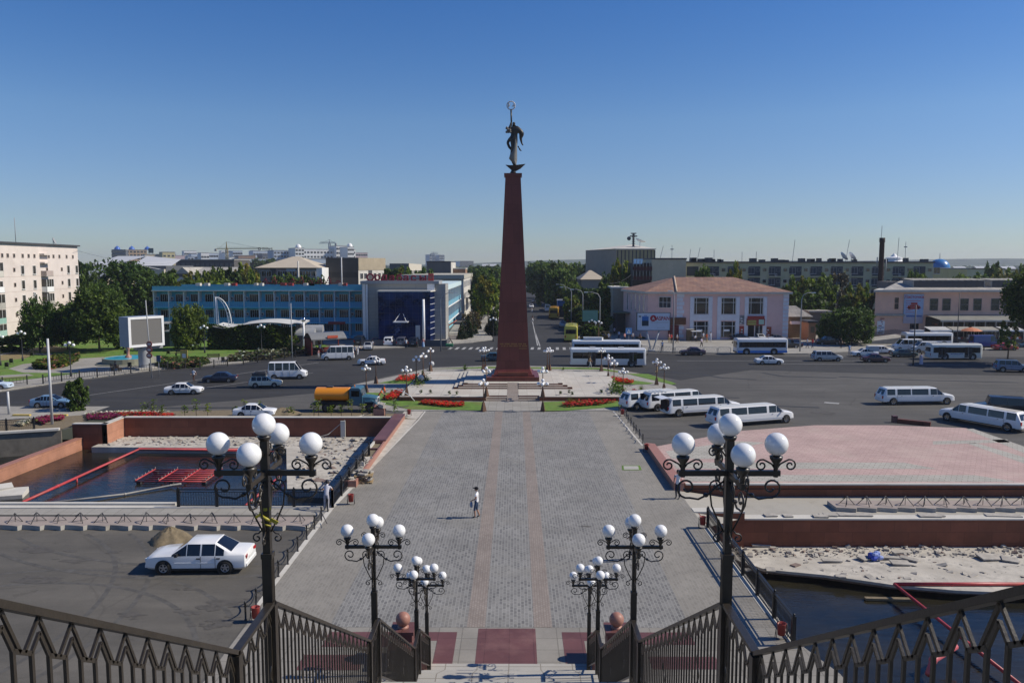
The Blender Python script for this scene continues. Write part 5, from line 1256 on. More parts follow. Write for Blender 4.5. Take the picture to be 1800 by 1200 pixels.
for px, py, lab, s_, tr, po, hd, kw in [
    (1060,617,'person in light blue shirt waiting at the kerb right of the buses',lbl,blk,'stand',-pi/2,{}) ,
    (1164,617,'person in light blue shirt by the railing under the billboard',lbl,blk,'stand',-2,{}),
    (1233,611,'person in pale lilac shirt walking before the shop windows',lil,blk,'walk',-1.2,{}),
    (1176,602,'woman in pink dress by the shop steps',pnk,tan_,'stand',-1.5,{}),(1180,603,'person in red top by the shop steps',red_,brn,'stand',-1.2,{}),(1190,603,'woman in white top outside the pink shop corner',wht,brn,'walk',0,{}),
    (1222,600,'seated trader in white shirt at the pavement stall',wht,blk,'sit',-1.5,{}),(1236,600,'trader in cream shirt behind the pavement stall',wht,tan_,'stand',-1.6,{}),(1242,602,'trader in orange top at the pavement stall',org,tan_,'stand',-1.7,{}),(1249,600,'trader in white by the stall goods',wht,wht,'stand',-1.6,{}),
    (1419,612,'person in white shirt and dark trousers by the lamp post',wht,dbl,'walk',0,{}),(1428,612,'person in red shirt and dark trousers near the gatehouse',red_,dbl,'walk',.4,{}),
    (1493,624,'person in light blue shirt at the tree shade kerb',lbl,gry,'stand',-1.6,{}),(1478,612,'person in black clothes in the tree shade',blk,blk,'stand',-1.6,{}),
    (1619,642,'woman in long white dress waiting on the right road edge',lil,lil,'stand',-1.6,{'skirt':lil}),
    (1702,602,'stallholder in white shirt under the orange parasol',wht,blk,'stand',-1.6,{}),(1712,602,'customer in grey shirt beside the orange parasol',gry,blk,'stand',1.6,{}),
    (1768,598,'person in white near the right market stalls',wht,dbl,'walk',0,{}),
    (1070,601,'person in white shirt on the shaded avenue pavement',wht,dbl,'walk',1.2,{}),(1088,597,'person in blue on the shaded avenue pavement',lbl,dbl,'walk',-1.6,{}),(1098,601,'person in pink on the shaded avenue pavement',pnk,blk,'walk',-1.2,{}),(1112,600,'person in grey by the dark shop corner',gry,blk,'stand',-1.2,{}),(1080,590,'person in pale shirt deep in the avenue shade',lil,blk,'walk',1.5,{}),(1125,602,'person in brown beside the billboard legs',brn,blk,'stand',-1.3,{}),
    (714,613,'man in white shirt and black trousers by the black parked car',wht,blk,'stand',-1.5,{}),(744,611,'woman in pink top and blue skirt by the white pole',pnk,lbl,'stand',-1.4,{'skirt':lbl}),(795,611,'cleaner in black pushing a green cart',blk,blk,'bend',pi,{}),
    (563,622,'person in white shirt under the bus shelter',wht,red_,'stand',-1.3,{}),(560,628,'child in pale clothes by the bus shelter',pnk,wht,'stand',-1.2,{'hgt':1.2}),
    (619,625,'man in pale grey shirt behind the open minibus',lil,blk,'stand',-1.5,{}),(624,626,'man in dark shirt behind the open minibus',gry,blk,'stand',-1.7,{}),(629,624,'person in white bending behind the minibus',wht,wht,'bend',0,{}),
    (1037,648,'person in pale clothes stepping past the long white bus',tan_,gry,'walk',0,{}),(1071,650,'person in lilac shirt by the lamp beside the bus',lil,dbl,'walk',.2,{}),
    (1154,656,'person in dark blue walking over the road right of the bus',lil,tan_,'walk',.5,{}),
    (936,566,'person in dark clothes crossing the avenue',blk,wht,'walk',0,{}),(935,549,'person in white far up the avenue',wht,wht,'walk',0,{}),(655,612,'child in white beside the silver hatchback',wht,blk,'stand',-1.5,{'hgt':1.35}),
    ]:
    kk = dict(kw); person(lab, at(px,py,.1 if py < 625 and not (930 < px < 940) else 0), hd, s_, tr, po, **kk)
g = at(790,612,.1); mb = MB(); mb.box(-.6,-.35,.35,.6,.35,.75); mb.lathe((0,-.4,.25),[(.24,-.03),(.24,.03)],10,0,False,'y'); tag(mb.build('hand_cart', M('green_cart',(.03,.22,.09),.5), None, g), 'green hand cart pushed by the cleaner', 'cart')
# ================================================================== MONUMENT
MY = 91.7
t_ = thing('monument_terrace', 'pale granite terrace with steps under the obelisk', 'terrace')
mb = MB(); mb.box(-11.7,81.0,-.05,-2.75,100.2,.5); mb.box(2.75,81.0,-.05,11.8,100.2,.5); mb.box(-2.75,82.2,-.05,2.75,100.2,.5); mb.build('platform', m_mono, t_)
mb = MB()
for a, b in ((-11.72,-2.75),(2.75,11.82)): mb.box(a,80.93,-.05,b,81.0,.44)
mb.box(-11.77,80.93,-.05,-11.7,100.2,.44); mb.build('front_cladding', m_granite, t_)
mb = MB()
for i in range(3):
    for s in (-1,1): x0, x1 = sorted((s*.62, s*2.75)); mb.box(x0,81.05+i*.38,-.05,x1,82.2,.165*(i+1)-.001)
mb.build('front_steps', m_mono, t_)
mb = MB()
for i in range(3):
    for s in (-1,1): x0, x1 = sorted((s*.62, s*2.75)); mb.box(x0,81.035+i*.38,.165*i+.02,x1,81.05+i*.38,.165*(i+1)-.02)
mb.build('step_risers', m_granite, t_)
mb = MB()
for i in range(3):
    d = i*.5; z0 = .5+.15*i; z1 = z0+.15
    for s in (-1,1): x0, x1 = sorted((s*.62, s*(6.5-d))); mb.box(x0,86.1+d,z0-.01,x1,86.6+d,z1); mb.box(*sorted((s*(6.5-d),s*(6.0-d)))[:1],86.1+d,z0-.01,max(s*(6.5-d),s*(6.0-d)),99-d,z1)
mb.box(-5.0,87.6,.5,5.0,97.6,.945); mb.build('upper_platform', m_mono, t_)
mb = MB()
for i in range(3):
    d = i*.5; z0 = .5+.15*i
    for s in (-1,1): x0, x1 = sorted((s*.62, s*(6.5-d))); mb.box(x0,86.085+d,z0+.01,x1,86.1+d,z0+.14)
    mb.box(-6.515+d,86.1+d,z0+.01,-6.5+d,99-d,z0+.14)
mb.build('upper_step_risers', m_granite, t_)
mb = MB(); mb.add([(-.6,80.6,.07),(.6,80.6,.07),(.6,82.3,.51),(-.6,82.3,.51)],[(0,1,2,3)]); mb.box(-.6,82.3,.49,.6,86.0,.512); mb.add([(-.6,86.0,.512),(.6,86.0,.512),(.6,87.7,.96),(-.6,87.7,.96)],[(0,1,2,3)]); mb.build('ramp', m_pstripe, t_)
t_ = thing('monument', 'tall dark red granite obelisk with bronze statue on top', 'monument', (0, MY, .945))
mb = MB(); mb.box(-2.95,-2.95,0,2.95,2.95,.47); mb.build('pedestal', m_obelisk, t_)
def frust(mb, a0, z0, a1, z1, m=0):
    mb.add([(-a0,-a0,z0),(a0,-a0,z0),(a0,a0,z0),(-a0,a0,z0),(-a1,-a1,z1),(a1,-a1,z1),(a1,a1,z1),(-a1,a1,z1)],[(0,3,2,1),(4,5,6,7),(0,1,5,4),(1,2,6,5),(2,3,7,6),(3,0,4,7)],m)
zc = PY(905,311,MY)[1]-.945
mb = MB(); frust(mb,2.45,.47,2.4,.68); frust(mb,2.2,.68,1.92,1.25); frust(mb,1.92,1.25,1.78,3.6); frust(mb,1.78,3.6,.86,zc); mb.build('shaft', m_obelisk, t_)
mb = MB(); mb.box(-1.7,-2.47,.47,1.7,-2.2,.95); mb.build('base_stone', m_granite, t_)
mb = MB(); rg = random.Random(9)
for k, z in enumerate((4.05,3.82)):
    x = -1.5 if k == 0 else -1.3
    while x < 1.5:
        wd = rg.uniform(.05,.12); yy = -(1.78-(z-3.6)*.0432)
        mb.box(x,yy-.012,z,x+wd,yy+.02,z+.13); x += wd+.035+(.12 if rg.random()<.15 else 0)
x = .7
while x < 1.5: mb.box(x,-1.80,3.55,x+.07,-1.76,3.65); x += .11
mb.build('gilded_letters', M('gilding',(.30,.17,.05),.4,.1,5,metal=.4), t_)
zcap = PY(905,306,MY)[1]-.945
mb = MB(); mb.box(-1.0,-1.0,zc,1.0,1.0,zcap); mb.build('capstone', m_obelisk, t_)
BZ = M('bronze', (.035,.032,.028), .42, .3, 3, metal=.35); 
def zz(py): return PY(905,py,MY)[1]-.945
z0, z1, z2 = zz(306), zz(300), zz(289.5)
xb = lambda px: (px-905.0)*MY*1.0/F/1.0
mb = MB(); vs = []
for (x, zt, zbm, hw) in [(-.84,z2-.02,z2-.06,.03),(-.4,z2-.09,z2-.42,.30),(-.08,z2-.10,z1-.04,.40),(.36,z2-.08,z1-.04,.40),(.85,z2-.01,z2-.45,.28),(1.38,z2+.08,z2+.04,.03)]:
    vs += [(x,-hw,zt),(x,-hw*.4,zbm),(x,hw*.4,zbm),(x,hw,zt)]
mb.add(vs,[(i*4+j,(i+1)*4+j,(i+1)*4+(j+1)%4,i*4+(j+1)%4) for i in range(5) for j in range(4)]); mb.tube([(0,0,z0),(.05,0,z1+.1)],[.42,.2],8); mb.tube([(-.3,0,z0),(.05,0,z1-.1),(.35,0,z0)],.09,6); mb.build('crescent_boat', BZ, t_)
# the figure: one continuous skinned body
def skinfig(J, B, mat, parent, name, loc):
    names = list(J); ix = {n_: i for i, n_ in enumerate(names)}
    me = bpy.data.meshes.new(name); me.from_pydata([J[n_][:3] for n_ in names],[(ix[a],ix[b]) for a,b in B],[])
    o = bpy.data.objects.new('tmp', me); COL.objects.link(o); md = o.modifiers.new('s','SKIN'); md.use_smooth_shade = True
    for i, n_ in enumerate(names): me.skin_vertices[0].data[i].radius = (J[n_][3], J[n_][3]); me.skin_vertices[0].data[i].use_root = i == 0
    o.modifiers.new('d','SUBSURF').render_levels = 2; o.modifiers['d'].levels = 2
    dg = bpy.context.evaluated_depsgraph_get(); r = bpy.data.meshes.new_from_object(o.evaluated_get(dg)); bpy.data.objects.remove(o); bpy.data.meshes.remove(me)
    r.materials.clear(); r.materials.append(mat); return link(name, r, parent, loc)
U = MY/F*1.0     # metres per photo pixel at the monument
def s_(px, py, r, y=0.0): return ((px-905)*U, y, zz(py), r*U)
J = {'waist':s_(907,243,6.0),'hip':s_(907,252,6.8),'th':s_(906,264,5.8),'kn':s_(904,275,5.4),'sh':s_(906,284,4.0),'ft':s_(908,291,2.8),'chest':s_(907,230,6.6),'neck':s_(906.6,219.5,2.2),'head':s_(906.4,214.3,3.1,-.05),
     'shl':s_(901,227,4.6,-.1),'ell':s_(896.5,231,3.4,-.3),'hal':s_(900.5,222,2.0,-.2),'hal2':s_(902,215,1.6,-.1),
     'shr':s_(914.5,227.5,5.4),'elr':s_(920.5,234.5,5.6),'wr':s_(918,243,2.6),'har':s_(920,252,1.5),'har2':s_(922.5,256,1.2),
     'sc1':s_(899,245,3.0),'sc2':s_(895.5,251,2.6),'sc3':s_(898.5,259,2.4),'sc4':s_(902.5,263,2.0),'tail':s_(914,258,1.6),'tail2':s_(919,265,.9)}
skinfig(J,[('waist','hip'),('hip','th'),('th','kn'),('kn','sh'),('sh','ft'),('waist','chest'),('chest','neck'),('neck','head'),('chest','shl'),('shl','ell'),('ell','hal'),('hal','hal2'),('chest','shr'),('shr','elr'),('elr','wr'),('wr','har'),('har','har2'),('waist','sc1'),('sc1','sc2'),('sc2','sc3'),('sc3','sc4'),('sc4','th')],BZ,t_,'statue_figure',(0,0,0))
mb = MB(); sv = []
cl = [(907,246,911,246),(906,254,912,252),(904,262,912,262),(900,272,912,272),(898,279,912,280),(903,285,911,287),(909,290,911,291)]
for a in cl: sv += [((a[0]-905)*U,-.30,zz(a[1])),((a[0]*.5+a[2]*.5-905)*U,-.48,zz(a[1]*.5+a[3]*.5)),((a[2]-905)*U,-.22,zz(a[3])),((a[2]-905)*U,.15,zz(a[3])),((a[0]-905)*U,.15,zz(a[1]))]
mb.add(sv,[(i*5+j,i*5+(j+1)%5,(i+1)*5+(j+1)%5,(i+1)*5+j) for i in range(len(cl)-1) for j in range(5)],0,True); mb.build('cloth', M('pale_bronze',(.17,.165,.15),.5,.2,4,metal=.2), t_)
mb = MB(); mb.tube([((913-905)*U,0,zz(257)),((917-905)*U,.05,zz(263)),((919-905)*U,0,zz(266))],[.02,.1,.02],6); mb.build('sash_end', BZ, t_)
mb = MB(); rg = random.Random(4)
for i in range(16): mb.sph(((897+rg.uniform(-3.6,3.6)-905)*U,-.35+rg.uniform(-.15,.15),zz(229+rg.uniform(-5,5))),.09+.07*rg.random(),7,5)
mb.build('flower_bunch', M('worn_bronze',(.16,.15,.14),.4,.4,4,metal=.3), t_)
mb = MB(); mb.tube([((902.3-905)*U,-.1,zz(222)),((901.6-905)*U,-.1,zz(194))],[.10,.10],8); mb.build('staff', BZ, t_)
c = ((901.5-905)*U,-.1,zz(186)); mb = MB(); rr = 6.9*U
mb.tube([(c[0]+rr*cos(2*pi*q/24),c[1],c[2]+rr*sin(2*pi*q/24)) for q in range(25)],.055,6)
for q in range(14): a = 2*pi*q/14; mb.sph((c[0]+rr*cos(a),c[1],c[2]+rr*sin(a)),.075,6,5)
mb.tube([(c[0]-.30,c[1],c[2]-.2),(c[0]-.2,c[1],c[2]+.1),(c[0]-.34,c[1],c[2]+.3)],[.05,.12,.04],6); mb.tube([(c[0]+.1,c[1],c[2]-.1),(c[0]+.32,c[1],c[2]-.05),(c[0]+.25,c[1],c[2]+.2)],[.04,.10,.04],6)
mb.build('ring_emblem', M('silvered',(.55,.53,.52),.35,.15,4,metal=.4), t_)

# ================================================================== BUILDINGS
# helper: a building is an Empty at its front-left base corner; local x along the facade, y into the depth, z up
def win_mesh(wd, ht, nx=2, nz=1, fr=None, gl=None, d=.05, fw=.07, sill=False):
    mb = MB(); mb.box(0,-.01,0,wd,.05,ht,1)
    f = fw
    mb.box(-f,-d,-f,0,.05,ht+f,0); mb.box(wd,-d,-f,wd+f,.05,ht+f,0); mb.box(0,-d,-f,wd,.05,0,0); mb.box(0,-d,ht,wd,.05,ht+f,0)
    for i in range(1,nx): mb.box(wd*i/nx-f*.4,-d*.8,0,wd*i/nx+f*.4,.05,ht,0)
    for i in range(1,nz): mb.box(0,-d*.78,ht*i/nz-f*.4,wd,.05,ht*i/nz+f*.4,0)
    if sill: mb.box(-.12,-.16,-f-.06,wd+.12,.02,-f,0)
    return mb.mesh('window', [fr or m_frame, gl or m_glass])
def building(name, lab, px0, px1, Y, cat='building', rz=None, z=0.0):
    x0 = PY(px0, 600, Y)[0]; x1 = PY(px1, 600, Y)[0]
    # x at horizon height
    x0 = PY(px0, 480, Y)[0]; x1 = PY(px1, 480, Y)[0]
    t = thing(name, lab, cat, (x0, Y, z), 0 if rz is None else rz); return t, x1-x0
def H_(py, Y): return PY(900, py, Y)[1]

# --- hotel, blue wing
HY = 148.0
t_, wd = building('hotel_wing', 'long blue three storey hotel wing with balconies', 268, 640, HY)
mB = M('hotel_blue', (.10,.45,.63), .75, .1, .5, stain=(.09,.38,.55)); mBd = M('hotel_blue_panel', (.055,.26,.46), .6, .12, 1); mBf = M('hotel_trim', (.55,.62,.66), .7, .1, 2)
zr = H_(503,HY); zc = H_(512,HY); z2 = H_(539.5,HY); z1 = H_(567,HY)
mb = MB(); mb.box(0,1.3,0,wd,13,zc); mb.build('wall', mB, t_)
mb = MB(); mb.box(-.1,1.3,zc-.1,wd,13,zr-.7); mb.build('flat_roof', m_dkgrey, t_)
mb = MB(); mb.box(-.1,-.25,zc+.16,wd,.0,zr); mb.box(-.1,12.9,zc,wd,13.2,zr); mb.build('parapet', M('hotel_parapet',(.09,.37,.50),.7,.1,1), t_)
mb = MB(); mb.box(-.2,-.45,zc,wd+.01,1.3,zc+.16); mb.build('cornice', m_concw, t_)
n_ = 14; bw = wd/n_
mb = MB()
for i in range(n_+1): mb.box(i*bw-.07,-.1,0,i*bw+.07,1.3,zc)
mb.build('bay_fins', mBf, t_)
mb = MB()
for z in (z2,z1): mb.box(0,-.14,z-.18,wd,1.3,z); 
mb.box(0,-.1,.3,wd,1.3,.9); mb.build('floor_slabs', mB, t_)
wm = win_mesh(1.55, 1.55, 4, 1, m_frame, m_glassc); wm2 = win_mesh(1.55, 1.55, 4, 1, m_frame, m_glass)
rg = random.Random(5)
ac = MB(); ac.box(-.25,-.2,-.3,.25,.12,.3,0); ac.disc((0,-.21,0),.2,10,1,'y',False); acm = ac.mesh('air_conditioner',[m_lgrey,m_dkgrey])
for i in range(n_):
    for fl, z in enumerate((z2, z1, .9)):
        link('window', wm if rg.random() < .6 else wm2, t_, (i*bw+.75+.12*sin(i), 1.27, z+.72))
        if fl < 2:
            mb = MB(); mb.box(i*bw+.08,-.06,z+.0,(i+1)*bw-.08,0,z+.92,0)
            for q in range(6): mb.box(i*bw+.1+q*.42,-.085,z,i*bw+.13+q*.42,-.06,z+.95,1)
            mb.box(i*bw+.08,-.09,z+.92,(i+1)*bw-.08,.03,z+.97,1); mb.build('balcony_panel', [mBd,mB], t_)
            if (i*3+fl) % 4 != 1: link('air_conditioner', acm, t_, (i*bw+.32, .9, z+1.55))
mb = MB(); mb.box(8*bw+10.0,-.2,2.95,8*bw+13.2,-.02,3.45); mb.build('shop_sign', m_redp, t_)
mb = MB(); mb.box(0,-.3,-.05,wd,1.3,.3); mb.build('plinth', m_granite, t_)
for px, w_ in ((338,.7),(353,.7),(389,.7),(441,.5),(451,.5),(530,.6),(541,.6),(593,.6),(601,.5),(402,.7),(490,.8),(503,.8),(541,.6)):
    mb = MB(); x = PY(px,500,HY)[0]-PY(268,480,HY)[0]; mb.box(x-w_*.6,2.5,zr,x+w_*.6,3.5,zr+.5); mb.build('roof_vent', m_redp if px in (402,490,503,541,601) and px != 541 else m_concw, t_)
# red sign frame on the roof, seen end on above the parapet
t2 = thing('sign_scaffold', 'red steel sign frame standing on the blue hotel wing roof', 'sign frame', (PY(445,500,HY)[0], HY+6, 0))
L_ = PY(592,500,HY)[0]-PY(445,500,HY)[0]; mb = MB(); zq = H_(497.5,HY+6)
mb.box(0,-.06,zq-.06,L_,.06,zq+.06)
for i in range(9):
    x = .5+i*(L_-1)/8.3; s2 = 1+.5*sin(i*2.1)
    if i == 2: continue
    mb.tube([(x-.6,0,zq),(x-.05,0,zq+.9*s2)],.09,4); mb.tube([(x+.35,0,zq-.2),(x-.05,0,zq+.9*s2)],.09,4); mb.tube([(x-.4,0,zq+.4),(x+.5,0,zq+.5)],.07,4)
    mb.tube([(x,0,zr-.05),(x,0,zq)],.05,4)
mb.build('frame', M('sign_red',(.26,.015,.02),.5,.1,3), t2)

# --- hotel entrance block
EY = 143.0; ex = PY(636,500,EY)[0]
t_ = thing('hotel_entrance', 'grey clad hotel entrance block with a big blue glass box', 'building', (ex, EY, 0))
def lx(px, Y=EY): return PY(px,500,Y)[0]-ex
mG = brick('grey_cladding', (.33,.325,.30), (.36,.355,.33), (.2,.195,.18), 2.4, .62, 'wall', .018, .5, .06, .5, 0, bp=.1); zE = H_(499,EY)
mb = MB(); mb.box(0,0,0,lx(783),6,zE); mb.build('wall', mG, t_)
mb = MB(); mb.box(-.2,-.45,zE,lx(772),6.2,zE+.55); mb.build('roof_slab', m_grey, t_)
mb = MB(); mb.box(.75,-.32,0,1.05,-.02,zE-.05); mb.box(.1,-.06,0,.6,-.01,zE); mb.build('corner_pilaster', m_white, t_)
mb = MB(); mb.box(.0,-.03,1.2,lx(664,139.5),-.001,2.2); mb.box(lx(763),-.03,1.6,lx(782),-.001,2.3); mb.build('grey_band', m_grey, t_)
ga, gb, gz = lx(664,139.5), lx(755.5,139.5), H_(513,139.5); gx2 = lx(763.5,143)
m_bluegl, n, l, b = nm('blue_curtain_glass')
tc = n.new('ShaderNodeTexCoord'); nz = noise(n,l,tc.outputs['Object'],.35,5,.6); rr_ = ramp(n,l,nz.outputs[0],[(.35,(.003,.005,.03,1)),(.75,(.012,.04,.20,1))]); l.new(rr_.outputs[0], b.inputs['Base Color']); b.inputs['Roughness'].default_value = .06; b.inputs['Specular Tint'].default_value = (.25,.45,1,1); b.inputs['Specular IOR Level'].default_value = 1.0; b.inputs['Metallic'].default_value = .55
bump(n,l,b,noise(n,l,tc.outputs['Object'],.5,2).outputs[0],.12,.2)
def glassbox(mb_, a, b_, c_):
    pass
mb = MB(); mb.add([(ga,-3.5,.6),(gb,-3.5,.6),(gx2,0,.6),(ga-.0,0,.6),(ga,-3.5,gz),(gb,-3.5,gz),(gx2,0,gz),(ga,0,gz)],[(0,1,5,4),(3,0,4,7)],0)
mb.add([(gb,-3.5,.6),(gx2,0,.6),(gx2,0,gz),(gb,-3.5,gz)],[(0,1,2,3)],0); o = mb.build('glass_front', m_bluegl, t_)
mb = MB()
for i in range(1,9): x = ga+(gb-ga)*i/9; mb.box(x-.02,-3.53,.6,x+.02,-3.5,gz)
for i in range(1,7): z = .6+(gz-.6)*i/7; mb.box(ga,-3.525,z-.02,gb,-3.5,z+.02)
mb.build('glazing_bars', M('blue_bar',(.008,.014,.06),.4,.1,2), t_)
mb = MB()
for i in range(1,8):
    z = .6+(gz-.6)*i/8; A, B_ = Vector((gb,-3.5,z)), Vector((gx2,0,z)); mb.cbox((A+B_)/2+Vector((.03,-.02,0)),((B_-A).length,.06,.09),0,atan2(B_.y-A.y,B_.x-A.x))
mb.build('side_bars', m_lgrey, t_)
mb = MB(); mb.prism([(ga-.15,-3.75),(gb+.15,-3.75),(gx2+.2,0),(ga-.15,0)],gz,gz+.22,0,None,True); mb.build('canopy_slab', m_concw, t_)
mb = MB(); xq = lx(690,138); mb.box(xq,-5.2,H_(567,138),lx(716,138),-3.5,H_(567,138)+.18); mb.tube([(xq+.2,-5.1,H_(567,138)+.1),(xq+1,-3.55,H_(552,138))],.04,4); mb.tube([(lx(716,138)-.2,-5.1,H_(567,138)+.1),(lx(716,138)-1,-3.55,H_(552,138))],.04,4); mb.build('entrance_canopy', m_white, t_)
mb = MB(); mb.box(lx(729,139),-3.62,.7,lx(737,139),-3.52,3.4); mb.build('entrance_doors', m_lgrey, t_)
mb = MB(); mb.box(ga-2.5,-6.5,-.05,lx(789),0,.6); mb.build('forecourt_steps', m_conc, t_); mb = MB(); mb.box(ga-2.5,-6.55,-.05,lx(790),-6.5,1.1); mb.box(lx(789),-6.5,-.05,lx(790),0,1.1); mb.build('parapet_wall', M('dark_wall',(.10,.10,.105),.7,.15,1), t_)
mb = MB(); mb.box(lx(749,141),-.35,zE-1.35,lx(762,141),-.03,zE-.0); mb.build('corner_panel', m_white, t_)
t2 = thing('rooftop_letters', 'red rooftop letters of the hotel name', 'sign', (ex+lx(643), EY+.4, zE+.55))
mR = M('letter_red', (.30,.018,.035), .45, .1, 2)
zoff = 0
for ch, px in zip('Ордабасы', (643,657,669,683,696,708,721,736)):
    textmesh(ch, 1.75, mR, t2, 'letter', (lx(px)-lx(643), 0, .12 if ch in 'рд' else .0), ext=.14, squash=1.12, bold=.045)
mb = MB(); mb.box(0,.1,-.0,lx(762)-lx(643),.2,.08); mb.build('rail', mR, t2)
t2 = thing('roof_panel', 'square red panel with pale marks beside the rooftop letters', 'sign', (ex+lx(752.5), EY+.3, zE+.5))
wq = lx(762)-lx(752.5); mb = MB(); mb.box(0,0,0,wq,.15,1.35,0)
for i in range(3): mb.cbox((wq*.25+i*wq*.25,-.01,.75),(.10,.02,.75),1,0,0,.5*(i-1)); 
mb.cbox((wq*.5,-.012,.7),(wq*.8,.02,.09),1); mb.build('panel', [M('panel_red',(.55,.06,.05),.5,.1,2), m_pinkgran], t2)
# --- hotel side wing, sunlit
SX = -13.0
t_ = thing('hotel_side_wing', 'sunlit blue side wing of the hotel with white grid', 'building', (SX, 148.0, 0), pi/2)
Lw = 46.0; zt = H_(502,150)
mb = MB(); mb.box(1,1.2,0,Lw,14,zt-.8); mb.box(-2.2,.8,0,1,14,zt-.8); mb.build('wall', M('side_blue',(.20,.42,.50),.7,.1,.6), t_)
mb = MB(); mb.box(-2.4,-.2,zt-.9,Lw,14,zt); mb.build('parapet', M('side_parapet',(.50,.62,.64),.7,.08,1), t_)
mb = MB()
for i in range(11): mb.box(1+i*4.5-.09,-.1,2.6,1+i*4.5+.09,1.2,zt-.9)
for z in (2.6,5.6): mb.box(1,-.15,z,Lw,1.2,z+.22)
mb.box(1,-.12,zt-1.0,Lw,1.2,zt-.85); mb.build('white_grid', m_white, t_)
wm3 = win_mesh(1.6,1.5,3,1)
for i in range(10):
    for z in (3.4,6.4):
        link('window', wm3, t_, (1+i*4.5+1.2,1.18,z+.3)); mb = MB(); mb.box(1+i*4.5+.12,-.05,z-.55,1+i*4.5+4.4,0,z+.35); mb.build('balcony_panel', M('side_panel',(.14,.36,.48),.6,.1,1) if i == 0 and z == 3.4 else bpy.data.materials['side_panel'], t_)
mb = MB(); mb.box(-2.0,-.3,0,8,.8,2.5); mb.build('ground_floor', m_obelisk, t_)
mb = MB(); mb.cbox((9.5,-.8,2.5),(8,1.4,.1),0,0,-.5); mb.build('awning', M('awning_orange',(.42,.11,.05),.7,.15,2), t_)

# generic block with windows ---------------------------------------------------
def block(name, lab, px0, px1, Y, pyt, depth, mat, rows=0, cols=0, roof=None, wsz=(1.3,1.5), gl=None, fr=None, side='r', sidemat=None, zbase=0.0, hip=0.0, over=.3, sr=0, top=None, cat='building', nz=1, zb=1.2, rz=None):
    t, wd = building(name, lab, px0, px1, Y, cat, rz); h = H_(pyt, Y); wd = wd if rz is None else wd/cos(rz)*.98
    mb = MB(); mb.box(0,0,-.1,wd,depth,h); mb.build('wall', mat, t)
    if sidemat:
        mb = MB(); mb.box(wd,.02,-.1,wd+.03,depth,h); mb.build('side_wall', sidemat, t)
    if roof:
        mb = MB()
        if hip: 
            r = min(depth,wd)/2*.9; e = over; z = h
            mb.add([(-e,-e,z),(wd+e,-e,z),(wd+e,depth+e,z),(-e,depth+e,z),(r,depth/2,z+hip),(wd-r,depth/2,z+hip)],[(0,1,5,4),(1,2,5),(2,3,4,5),(3,0,4),(3,2,1,0)])
        else: mb.box(-over,-over,h,wd+over,depth+over,h+.35)
        mb.build('roof', roof, t)
    if rows:
        m_ = win_mesh(wsz[0], wsz[1], 2, nz, fr, gl)
        fh = (h-zb*.6)/rows; cw = wd/cols
        for r in range(rows):
            for c_ in range(cols): link('window', m_, t, ((c_+.5)*cw-wsz[0]/2, -.02, zb+r*fh))
    if sr and side == 'r':
        m_ = win_mesh(wsz[0], wsz[1], 2, nz, fr, gl); fh = (h-zb*.6)/max(rows,1)
        for r in range(rows):
            for c_ in range(sr): link('window', m_, t, (wd+.05, (c_+.5)*depth/sr-wsz[0]/2, zb+r*fh), pi/2)
    return t, wd, h

# --- pink apartment block at left (long wall faces +x)
X0 = -86.8; t_ = thing('apartment_block', 'sunlit pale pink five storey apartment block at left', 'apartment block', (X0, 118, 0), pi/2+R(4.0))
mP = M('pink_render', (.62,.55,.505), .9, .1, .35, .2, 20, stain=(.52,.455,.415), ss=.25)
Lw = 47.3; hh = 17.7
mb = MB(); mb.box(0,0,-.5,Lw,13,hh); mb.build('wall', mP, t_)
mb = MB(); mb.box(-.4,-.45,hh,Lw+.3,13.4,hh+.28); mb.build('roof', m_dkgrey, t_)
mb = MB()
for z in (13.0,10.35,7.7,5.05): mb.box(0,-.015,z-1.15,Lw,-.001,z-1.11)
mb.build('panel_joints', M('joint',(.42,.33,.29),.9,.1,2), t_)
wa = win_mesh(.95,1.5,1,1,m_frame,m_glassc,sill=True); wb = win_mesh(1.0,1.55,2,1,m_frame,m_glass); wsm = win_mesh(.55,.6,1,1,M('old_frame',(.35,.28,.25),.8),m_glassc)
cols = [(6,'b'),(9,'s'),(13.5,'a'),(18.5,'a'),(23.0,'s'),(25.5,'a'),(29.5,'a'),(34.3,'s'),(40.0,'s'),(42.5,'a'),(46.0,'a')]
for r, z in enumerate((12.3,9.65,7.0,4.35,1.7)):
    for u, k in cols:
        link('window', {'a':wa,'b':wb,'s':wsm}[k], t_, (u, -.02, z+(.5 if k == 's' else 0)))
for u in (19.5,21.2,23.2,26.0,28.0,30.0,35.2,37.0,39.3,42.2,44.8): link('window', wsm, t_, (u,-.02,15.3))
def balcony(u, z, w_, glz, mat=m_conc):
    mb = MB(); mb.box(u,-1.0,z-.15,u+w_,0,z); mb.box(u,-1.0,z,u+w_,-.93,z+.95,1); mb.box(u,-1,z,u+.06,0,z+.95,1); mb.box(u+w_-.06,-1,z,u+w_,0,z+.95,1)
    if glz: mb.box(u+.02,-.97,z+.95,u+w_-.02,0,z+2.35,2); 
    if glz:
        for q in range(4): mb.box(u+q*(w_-.08)/3,-1.01,z+.95,u+q*(w_-.08)/3+.08,-.9,z+2.35,3)
    mb.build('balcony', [m_conc, mat, m_glassc, m_frame], t_)
balcony(32.3,11.9,2.6,False,M('rail_mesh',(.40,.33,.30),.8)); balcony(32.3,8.9,2.6,True,m_white); balcony(32.3,6.2,2.6,True,m_conc); balcony(32.3,3.6,2.6,False,m_conc)
for z in (14.9,14.9-1.6): mb = MB(); mb.box(32.1,-.9,z+.9,35.0,0,z+1.2); mb.build('balcony_hood', mP, t_)
